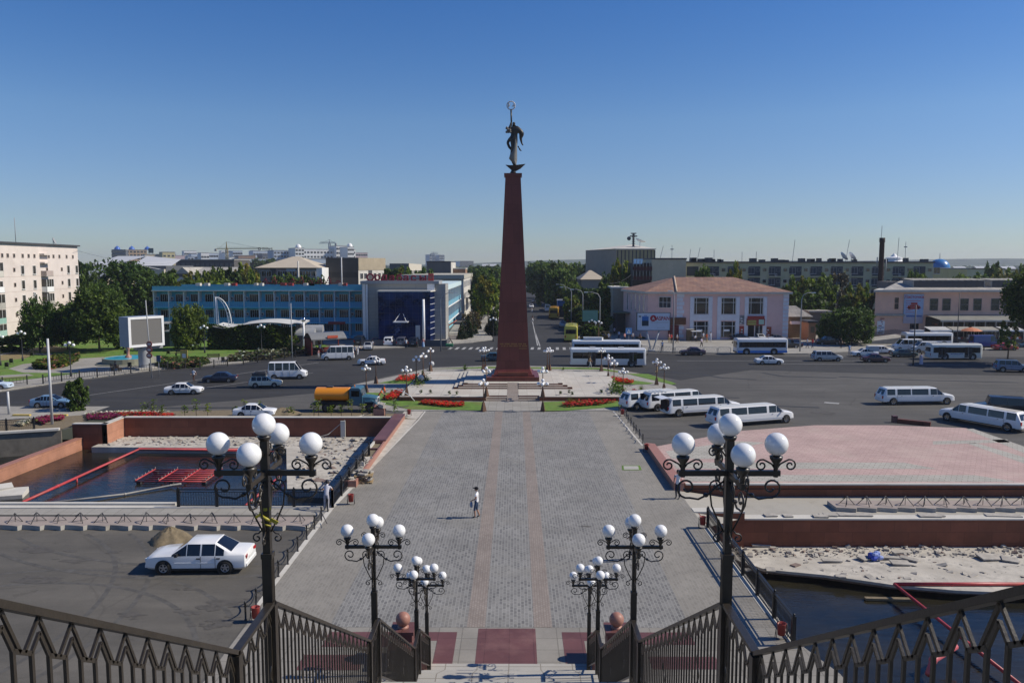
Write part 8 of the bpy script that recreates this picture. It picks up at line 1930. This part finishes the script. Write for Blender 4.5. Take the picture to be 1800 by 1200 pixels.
# park fence
def fence(pts, lab):
    a = pts[0]; t = thing('park_fence', lab, 'fence', (a[0],a[1],.1)); mb = MB(); pm = MB()
    for p, q in zip(pts[:-1], pts[1:]):
        d = Vector((q[0]-p[0],q[1]-p[1])); L = d.length; n_ = max(1,round(L/2.6)); rz = atan2(d.y,d.x)
        for zc in (.85,.25): mb.cbox(((p[0]+q[0])/2-a[0],(p[1]+q[1])/2-a[1],zc),(L,.05,.05),0,rz)
        for i in range(n_*7): u = i/(n_*7); mb.cbox((p[0]+d.x*u-a[0],p[1]+d.y*u-a[1],.55),(.03,.03,.65),0,rz)
        for i in range(n_+1): u = i/n_; o = MB(); o.cbox((p[0]+d.x*u-a[0],p[1]+d.y*u-a[1],.55),(.12,.12,1.1),0,rz); o.build('post', m_black, t)
    mb.build('rails', m_black, t)
fence([GX(*p) for p in [(-40,684),(48,677)]],'low black park fence at the far left'); fence([GX(*p) for p in [(76,676),(140,668),(230,657),(326,648)]],'low black park fence before the lawn and display'); fence([GX(*p) for p in [(352,650),(400,645)]],'short black park fence right of the crossing path'); fence([GX(*p) for p in [(428,642),(500,632),(556,622)]],'low black park fence ending at the bus shelter')
for i, (px, py) in enumerate([(12,647),(20,640),(56,627),(221,624),(296,624),(228,647),(258,648),(392,637)]): bin_(G(px,py,.05), ['black park bin at far left on the lawn','black park bin behind the first at far left','black park bin beside the dry slope','black park bin behind the fountain','black park bin behind the display pole','black park bin beside the park bench','black park bin at the foot of the display','black park bin by the long rose bed'][i], m_black, 1.1)
def bench(p, rz, lab):
    t = thing('park_bench', lab, 'bench', p, rz); mb = MB(); [mb.box(-.9,-.25+i*.14,.42,.9,-.15+i*.14,.46) for i in range(4)]; mb.build('seat', M('bench_wood',(.08,.05,.035),.8,.2,4) if 'bench_wood' not in bpy.data.materials else bpy.data.materials['bench_wood'], t)
    mb = MB(); [mb.box(-.9,.27,.55+i*.14,.9,.31,.64+i*.14) for i in range(3)]; mb.build('backrest', bpy.data.materials['bench_wood'], t)
    for x in (-.75,.75): mb = MB(); mb.box(x-.03,-.22,0,x+.03,.3,.42); mb.box(x-.03,.24,.4,x+.03,.3,.95); mb.build('leg', m_black, t)
g = G(205,652,.05); bench(g, pi*.85, 'park bench with a person sitting beside the fountain'); person('person in dark jacket sitting on the park bench', (g[0]-.1,g[1]-.1,g[2]), pi*.85-pi/2, dbl, blk, 'sit')
bench(G(318,625,.05), 0, 'empty park bench before the kiosk'); bench(G(375,633,.05), .2, 'empty park bench by the path end')
t_ = thing('info_board','yellow notice board behind the park roses','board',G(324,640,.05)); mb = MB(); mb.box(-.5,0,.5,.5,.08,2.0); mb.box(-.25,-.01,.9,.25,0,1.5,1); mb.build('panel', [m_yell,m_white], t_); mb = MB(); mb.box(-.05,.02,0,.05,.06,.5); mb.build('post', m_grey, t_)

# ================================================================== STREET FURNITURE
def park_lamp(p, lab, n_=3, h=4.2, mat=m_black):
    t = thing('globe_street_lamp', lab, 'street lamp', p, 0, 'three globe park lamps'); mb = MB(); mb.lathe((0,0,0),[(.14,0),(.14,.5),(.07,.6),(.05,h-.3)],8); mb.box(-.5,-.03,h-.5,.5,.03,h-.44); mb.build('pole', mat, t)
    for x, z in ((-.5,h-.22),(.5,h-.22),(0,h+.05)): mb = MB(); mb.sph((x,0,z),.2,12,8); mb.build('globe', m_globe, t)
for px, py, lab in ((125,662,'three globe park lamp before the fountain lawn'),(40,634,'three globe park lamp beside the dry slope'),(1,642,'park lamp at the left edge of the picture'),(360,620,'three globe park lamp before the vine wall'),(460,618,'park lamp before the right part of the vine wall'),(867,600,'three globe lamp by the left avenue path')): park_lamp(G(px,py,.05), lab)
for px, py, lab in ((1040,597,'globe lamp in the dark bushes at the avenue corner, left'),(1052,600,'globe lamp in the dark bushes at the avenue corner, right'),(1005,572,'globe lamp beside the kiosk up the avenue')): park_lamp(G(px,py,.05), lab, 3, 3.6, m_lampbrown)
def mono_lamp(p, lab, rz):
    t = thing('monument_lamp', lab, 'street lamp', p, rz, 'brown globe lamps round the monument'); mb = MB(); frust(mb,.22,0,.08,.85)
    mb.v = [(v[0],v[1],v[2]) for v in mb.v]; mb.build('base', m_lampbrown, t); mb = MB(); mb.tube([(0,0,.8),(0,0,2.75)],[.055,.04],6); mb.tube([(-.42,0,2.45),(.42,0,2.45)],.025,5); mb.tube([(0,-.42,2.45),(0,.42,2.45)],.025,5); mb.build('pole', m_lampbrown, t)
    for x, y, z in ((.42,0,2.62),(-.42,0,2.62),(0,.42,2.62),(0,-.42,2.62),(0,0,2.95)): mb = MB(); mb.sph((x,y,z),.165,12,8); mb.build('globe', m_globe, t)
    return t
ML = [(715,695,'at the front left corner of the terrace',.5),(732,672,'second from the front on the left terrace edge',.5),(744,665,'third from the front on the left terrace edge',.5),(757,652,'at the back left corner of the terrace',.06),(849,651,'behind the obelisk at left, outer one',.06),(853,650,'behind the obelisk at left, inner one',.06),(855,697,'left of the upper steps',.5),(850,722,'left foot of the front steps',.06),(954,697,'right of the upper steps',.5),(954,722,'right foot of the front steps',.06),(962,652,'behind the obelisk at right, inner one',.06),(966,651,'behind the obelisk at right, outer one',.06),
      (1057,652,'at the back right corner of the terrace',.06),(1069,667,'third from the front on the right terrace edge',.06),(1079,679,'second from the front on the right terrace edge',.06),(1095,697,'at the front right corner of the terrace',.06),(644,690,'nearest the water truck on the left pavement',.06),(661,674,'on the left pavement beside the road',.06),(1154,676,'on the right pavement beside the road',.06),(1167,688,'on the right pavement behind the limousines',.06)]
m0 = None
for px, py, lab, z in ML:
    p = G(px,py,z); l_ = 'brown five globe lamp '+lab
    if m0 is None: m0 = mono_lamp(p, l_, .3)
    else: dup(m0, p, .3+px*.37, l_)
def street_light(px, py, pyt, lab, arm=1.6, two=False, Y=None, mat=m_grey, dirx=-1):
    p = G(px,py,.05); H = PY(px,pyt,p[1])[1]; t = thing('street_light', lab, 'street light', p); mb = MB(); mb.tube([(0,0,0),(0,0,H*.88),(dirx*arm*.15,0,H*.96),(dirx*arm*.6,0,H*1.0),(dirx*arm,0,H)],[.12,.08,.06,.05,.05],6); mb.build('pole', mat, t)
    mb = MB(); mb.cbox((dirx*(arm+.25),0,H),(.7,.25,.14)); mb.build('lamp_head', m_globe, t)
for px, py, pyt, lab, arm, dx in [(775,617,515,'tall curved street light before the hotel entrance',2.2,1),(1004,575,505,'curved street light on the right of the avenue, farther one',2.0,-1),(1024,585,509,'curved street light on the right of the avenue, middle one',2.0,-1),(1054,597,514,'curved street light on the right of the avenue, nearest one',2.4,-1),(994,556,500,'curved street light far up the avenue',2.0,-1),(1183,620,512,'straight street light before the pink shop corner',.4,-1),(1406,618,515,'street light with a short arm right of the pink building',1.6,1)]:
    street_light(px,py,pyt,lab,arm,dirx=dx)
def plain_pole(px, py, pyt, r, lab, mat=m_grey, z=0.0, name='utility_pole', cat='pole'):
    p = G(px,py,z); H = PY(px,pyt,p[1])[1]-z; mb = MB(); mb.tube([(0,0,-.02),(0,0,H)],[r,r*.8],8); return tag(mb.build(name, mat, None, p), lab, cat)
plain_pole(92,746,595,.12,'tall plain grey pole in the flower garden',m_lgrey); plain_pole(16,728,688,.12,'short grey pole at the far left roadside',m_lgrey); plain_pole(1605,642,536,.09,'thin dark pole standing in the right road',m_dkgrey); plain_pole(745,606,526,.28,'thick white pole before the blue glass box',m_white); plain_pole(1682,607,515,.08,'thin pole before the department store windows',m_dkgrey,.1); plain_pole(514,640,533,.07,'thin grey pole at the bus stop fence',m_grey)
plain_pole(638,590,452,.16,'tall pale pole behind the hotel roof',m_grey) if False else None
x, z = PY(524,459,215); mb = MB(); mb.tube([(0,0,0),(0,0,z)],.22,6); tag(mb.build('utility_pole', m_concw, None, (x,215,0)), 'pale concrete pole before the hipped block', 'pole'); x, z = PY(600,452,222); mb = MB(); mb.tube([(0,0,0),(0,0,z)],.16,6); tag(mb.build('utility_pole', m_lgrey, None, (x,222,0)), 'grey pole before the dark banded block', 'pole')
# traffic signs
t_ = thing('road_sign','pole with three round red road signs before the display','sign',G(267,665,.1)); H = 8.3; mb = MB(); mb.tube([(0,0,0),(-.35,0,9.6)],.07,6); mb.build('pole', m_grey, t_)
for i, z in enumerate((4.25,3.55,2.85)):
    mb = MB(); mb.lathe((-.1-.03*i,-.12,z),[(.02,0),(.36,0),(.37,.03),(.02,.03)],16,0,False,'y'); mb.lathe((-.1-.03*i,-.135,z),[(.26,0),(.0,0.0)],14,1,False,'y'); mb.cbox((-.1-.03*i,-.15,z),(.36,.01,.09),2); mb.build('disc', [M('sign_faded_red',(.32,.07,.06),.6,.1,3), M('sign_fade',(.40,.22,.18),.6), m_white], t_)
t_ = thing('road_sign','blue pedestrian crossing sign behind the buses','sign',G(1105,604,.1)); mb = MB(); mb.tube([(0,0,0),(0,0,2.4)],.04,5); mb.build('pole', m_grey, t_); mb = MB(); mb.box(-.55,-.06,1.7,.55,0,2.8,0); mb.add([(-.38,-.07,1.85),(.38,-.07,1.85),(0,-.07,2.65)],[(0,1,2)],1); mb.cbox((0,-.08,2.1),(.1,.01,.3),2); mb.build('plate', [M('sign_blue',(.12,.30,.58),.5), m_white, m_dkgrey], t_)
t_ = thing('road_sign','small blue sign post beside the three round signs','sign',G(280,662,.1)); mb = MB(); mb.tube([(0,0,0),(0,0,2.6)],.04,5); mb.build('pole', m_grey, t_); mb = MB(); mb.box(-.25,-.06,1.9,.25,0,2.7); mb.build('plate', M('dim_blue',(.08,.11,.17),.6), t_)
# billboard ASPAN
g = G(1146,616,.1); t_ = thing('billboard','white billboard on two slanting legs with red lettering','billboard',(g[0],g[1],.1),0.02); k = g[1]/F; x0, x1 = (1119-1146)*k, (1176.5-1146)*k; za, zb_ = PY(1146,580,g[1])[1]-.1, PY(1146,550,g[1])[1]-.1
mb = MB(); mb.box(x0,-.1,za,x1,.4,zb_); mb.build('panel', M('billboard_white',(.62,.66,.74),.5,.05,1), t_)
mb = MB(); mb.box(x0-.08,-.14,za-.08,x1+.08,.44,za); mb.box(x0-.08,-.14,zb_,x1+.08,.44,zb_+.08); mb.box(x0-.08,-.14,za,x0,.44,zb_); mb.box(x1,-.14,za,x1+.08,.44,zb_); mb.build('frame', m_dkgrey, t_)
mb = MB(); mb.tube([(-.15,.15,0),(-.9,.15,za)],.13,6); mb.tube([(.15,.15,0),(1.2,.15,za)],.13,6); mb.box(-.5,-.3,-.1,.5,.6,.12); mb.build('legs', m_lgrey, t_)
W_ = x1-x0; hh = zb_-za
mb = MB(); mb.box(x0+W_*.11,-.115,za+hh*.25,x0+W_*.37,-.1,zb_-hh*.2,0); mb.box(x0+W_*.13,-.12,za+hh*.25,x0+W_*.35,-.11,za+hh*.55,1); mb.box(x0+W_*.115,-.125,za+hh*.22,x0+W_*.14,-.1,zb_-hh*.18,2); mb.box(x0+W_*.35,-.125,za+hh*.22,x0+W_*.375,-.1,zb_-hh*.18,2)
mb.cbox((x0+W_*.08,-.12,zb_-hh*.2),(.35,.01,.12),3,0,0,.5); mb.cbox((x0+W_*.08,-.12,zb_-hh*.2),(.35,.01,.12),3,0,0,-.5); mb.cbox((x0+W_*.25,-.12,zb_-hh*.15),(.5,.01,.12),0); mb.build('picture', [M('bb_blue',(.02,.15,.45),.5,.3,1), M('bb_dark',(.012,.03,.05),.5,.5,1.5), m_white, m_dkgrey], t_)
rdm = M('aspan_red',(.42,.015,.03),.5); textmesh('ASPAN', .9, rdm, t_, 'lettering', (x0+W_*.575,-.115,zb_-hh*.42), squash=.80, bold=.012)
mb = MB(); mb.lathe((x0+W_*.49,-.115,zb_-hh*.31),[(.52,0),(.0,0)],18,0,False,'y'); mb.f = [f for f in mb.f]; mb.cbox((x0+W_*.49-.08,-.125,zb_-hh*.31),(.1,.01,.5),1,0,0,.5); mb.cbox((x0+W_*.49+.1,-.125,zb_-hh*.31),(.1,.01,.5),1,0,0,-.5); mb.cbox((x0+W_*.49,-.125,zb_-hh*.36),(.4,.01,.09),1); mb.build('roundel', [rdm,m_white], t_)
mb = MB(); rg = random.Random(2); x = x0+W_*.42
while x < x1-.4: w_ = rg.uniform(.06,.14); mb.box(x,-.112,zb_-hh*.58,x+w_,-.1,zb_-hh*.52); x += w_+.06
x = x0+W_*.62
while x < x0+W_*.85: mb.box(x,-.112,za+hh*.12,x+.08,-.1,za+hh*.16); x += .14
mb.build('small_print', m_lgrey, t_)
t_ = thing('billboard','green framed blank billboard in the trees at the avenue corner','billboard',(PY(1037,580,150)[0],150,.1)); k = 150/F; mb = MB(); mb.box(-14*k,-.1,H_(566,150),14*k,.3,H_(546,150),0); mb.box(-13.3*k,-.13,H_(565.4,150),13.3*k,-.1,H_(546.6,150),1); mb.build('panel', [M('bb_frame',(.03,.07,.05),.6), M('bb_green',(.10,.24,.21),.6,.12,.6)], t_); mb = MB(); mb.tube([(-1,.1,0),(-1,.1,H_(566,150))],.12,6); mb.tube([(1,.1,0),(1,.1,H_(566,150))],.12,6); mb.build('legs', m_dkgrey, t_)
t_ = thing('avenue_kiosk','small shop kiosk with a blue awning on the avenue','kiosk',(PY(997,560,216)[0],216,0)); mb = MB(); mb.box(-2.3,0,0,2.6,4,3.6); mb.build('wall', m_dkgrey, t_); mb = MB(); mb.box(-2.6,-1,2.9,2.9,4.2,4.3,0); mb.box(-2.7,-1.1,4.3,3.0,4.3,4.5,1); mb.build('blue_fascia', [M('kiosk_blue',(.03,.13,.34),.6,.1,1), m_lgrey], t_)
# pavement barrier railing in front of the shops
def barrier(a, b, lab):
    d = Vector((b[0]-a[0],b[1]-a[1])); L = d.length; t = thing('street_barrier', lab, 'barrier', (a[0],a[1],.1), atan2(d.y,d.x), 'steel barriers at the right kerb'); mb = MB(); mb.tube([(0,0,0),(0,0,.95),(.12,0,1.05),(L-.12,0,1.05),(L,0,.95),(L,0,0)],.035,5); mb.tube([(0,0,.3),(L,0,.3)],.025,5); mb.build('frame', m_grey, t)
    mb = MB(); n_ = max(2,int(L/.45))
    for i in range(n_): u = L*(i+.5)/n_; mb.tube([(u+.18*cos(q/8*2*pi),0,.66+.3*sin(q/8*2*pi)) for q in range(9)],.02,4,0,False)
    mb.build('ring_panel', m_grey, t)
xs_ = [1119,1141,1162,1187,1210,1237,1262,1286]
for i in range(7): barrier(GX(xs_[i],619.5+i*.35,.1), GX(xs_[i+1]-1.5,619.5+(i+1)*.35,.1), '%s steel ring barrier from the left along the right kerb' % ORD[i])
# ramp slabs and planters beside right store
t_ = thing('stair_ramp','sloping slab with railings before the department store','ramp',(PY(1548,600,142)[0],142,.1)); mb = MB(); mb.add([(-6,-2,.1),(4,-2,1.3),(4,3,1.3),(-6,3,.1),(4,-2,0),(4,3,0)],[(0,1,2,3),(0,4,1),(1,4,5,2)]); mb.build('slab', m_conc, t_); mb = MB()
for i in range(7): y = -2+i*.8; mb.tube([(-5,y,1.0),(4,y,2.2)],.04,4)
mb.build('railings', m_dkgrey, t_)
# saplings and plants along the pool wall and terrace
def sapling(p, lab, grp, h, seed):
    t = thing('sapling', lab, 'plant', p, seed*1.1, grp); rg = random.Random(seed); mb = MB(); mb.tube([(0,0,0),(.03,.02,h*.5),(0,.05,h)],[.025,.02,.01],5)
    for i in range(3): a = rg.random()*6; mb.tube([(0,0,h*(.3+.2*i)),(cos(a)*.25,sin(a)*.25,h*(.5+.2*i))],.012,4)
    mb.build('stem', m_bark, t); mb = MB()
    for i in range(60): a = rg.random()*6.28; r = .38*rg.random(); leafq(mb,(cos(a)*r,sin(a)*r,h*rg.uniform(.35,1.1)),.17,rg)
    mb.build('foliage', m_leaf2, t)
for i, px in enumerate([255,270,285,325,345,365,415,430,458,512,552,560,582,600,618,637,655,694]): sapling(G(px,731,.05), '%s young sapling from the left in the strip behind the pool wall' % ORD[i], 'saplings behind the pool wall', 1.15+.35*sin(i*1.9), i)
def yucca(p, lab, s):
    mb = MB(); rg = random.Random(int(p[0]*10))
    for i in range(46): a = rg.random()*6.28; e = rg.uniform(.2,1.4); l = s*rg.uniform(.6,1.0); d = Vector((cos(a)*cos(e),sin(a)*cos(e),sin(e)))*l; sd = Vector((-sin(a),cos(a),0))*.05*s; mb.add([tuple(sd*-1),tuple(sd),tuple(d)],[(0,1,2)])
    tag(mb.build('yucca', m_leaf, None, p), lab, 'plant')
for px, py, s, lab in ((1003,710,.95,'spiky plant in the red flowers right of the steps'),(1127,690,1.1,'spiky plant behind the limousines'),(708,664,.7,'spiky plant in the far left red flower bed'),(817,650,1.0,'green bush behind the left part of the terrace'),(689,690,.6,'spiky plant beside the orange workers'),(990,650,.6,'small plant behind the right part of the terrace')): yucca(G(px,py,.08), lab, s)
for i, (px, py) in enumerate([(705,697),(740,692),(757,692),(790,694),(803,694),(985,694),(1000,692),(1006,695),(1057,692),(1075,694)]):
    p = G(px,py,.5); t = thing('planter_shrub', '%s tiny shrub from the left on the front edge of the monument terrace' % ORD[i], 'plant', p, 0, 'tiny shrubs on the monument terrace'); mb = MB(); rg = random.Random(i)
    for q in range(50): a = rg.random()*6.28; r = .16*rg.random(); leafq(mb,(cos(a)*r,sin(a)*r,.1+.32*rg.random()),.13,rg)
    mb.build('foliage', m_leaf3, t)
for px, py, z, lab, mt in ((1087,690,.5,'climbing plants at the right corner of the terrace',m_leaf),(1082,684,.5,'climbing plants on the right edge of the terrace',m_leaf2),(745,671,.3,'climbing plants on the left edge of the terrace',m_leaf3),(736,678,.3,'dark shrub on the left edge of the terrace',m_leaf3)):
    p = G(px,py,z); mb = MB(); rg = random.Random(px)
    for q in range(160): leafq(mb,(rg.gauss(0,.35),rg.gauss(0,.9),.1+abs(rg.gauss(0,.4))),.24,rg)
    tag(mb.build('shrub', mt, None, p), lab, 'shrub')
for px, py, z, lab in ((759,648,.08,'white spotlight globe on the back left pavement'),(740,674,.5,'white spotlight on the left terrace edge')):
    p = G(px,py,z); t = thing('spotlight', lab, 'light', p); mb = MB(); mb.tube([(0,0,0),(0,0,.5)],.06,5); mb.build('stand', m_lampbrown, t); mb = MB(); mb.sph((0,0,.68),.34,12,8); mb.build('lamp', m_lgrey, t)
# distant woods: one mass of clumps
mb = MB(); rg = random.Random(77)
for band, (y0, y1, n_) in enumerate([(430,900,2600),(900,2300,2600)]):
    for i in range(n_):
        y = rg.uniform(y0,y1); px = rg.uniform(-60,1860)
        if 895 < px < 945 and y < 900: continue
        x = (px-905)*y/F; h = rg.uniform(4,10); 
        for q in range(5): leafq(mb,(x+rg.uniform(-4,4)*y/700,y+rg.uniform(-3,3),h*rg.uniform(.3,1)),rg.uniform(3,6)*y/800,rg)
stuff('distant_woods', mb, m_leaf3, 'dark distant tree belt stretching to the horizon', 'woods')
# low houses far off on both sides, scattered roofs
rg = random.Random(5); mtl = [m_concw, m_conc, cA, cF]
for i, (px, Y, wpx, h) in enumerate([(1690,900,20,9),(1730,1100,26,9),(1775,1000,22,9),(1815,1200,22,10),(860,1300,24,12),(1015,700,18,11),(700,900,20,10),(1655,1400,16,12)]):
    x = PY(px,470,Y)[0]; w_ = wpx*Y/F; t = thing('far_house', '%s low far house on the horizon, counted from the left' % ORD[sorted([1690,1730,1775,1815,860,1015,700,1655]).index(px)], 'house', (x,Y,0), 0, 'far low houses on the horizon')
    mb = MB(); mb.box(-w_/2,0,0,w_/2,12,h); mb.build('wall', mtl[i%4], t); mb = MB(); mb.add([(-w_/2-.5,-.5,h),(w_/2+.5,-.5,h),(w_/2+.5,6,h+3),(-w_/2-.5,6,h+3),(w_/2+.5,12.5,h),(-w_/2-.5,12.5,h)],[(0,1,2,3),(3,2,4,5)]); mb.build('roof', m_lgrey, t)

# overhead wires
def wire(a, b, sag, lab, r=.03):
    A, B_ = Vector(a), Vector(b); mb = MB(); mb.tube([A+(B_-A)*(i/12)+Vector((0,0,-sag*4*(i/12)*(1-i/12))) for i in range(13)], r, 3); tag(mb.build('overhead_wire', m_dkgrey), lab, 'wire')
x, z = PY(133,440,163); wire((x,163,z),(PY(300,462,350)[0],350,PY(300,462,350)[1]),1.5,'overhead wire running from the pink apartment block to the far hall')
x, z = PY(1150,505,160); wire((PY(1072,498,175)[0],175,PY(1072,498,175)[1]),(PY(1110,482,190)[0],190,PY(1110,482,190)[1]),.6,'overhead wire in the trees left of the rusty roof',.05)

# ================================================================== HAZE
HZ = True
if HZ:
    mb = MB(); mb.box(-2600,-40,-4.0,2600,3900,62); hz = mb.build('haze', None)
    hz.data.materials.clear(); hm = bpy.data.materials.new('haze'); hm.use_nodes = True; nn = hm.node_tree.nodes; nn.clear()
    vo = nn.new('ShaderNodeVolumePrincipled'); vo.inputs['Color'].default_value = (.78,.86,1,1); vo.inputs['Density'].default_value = .00015; vo.inputs['Anisotropy'].default_value = .2
    oo = nn.new('ShaderNodeOutputMaterial'); hm.node_tree.links.new(vo.outputs[0], oo.inputs['Volume']); hz.data.materials.append(hm)
    tag(hz, 'thin pale blue haze filling the air towards the horizon', 'haze', kind='stuff')
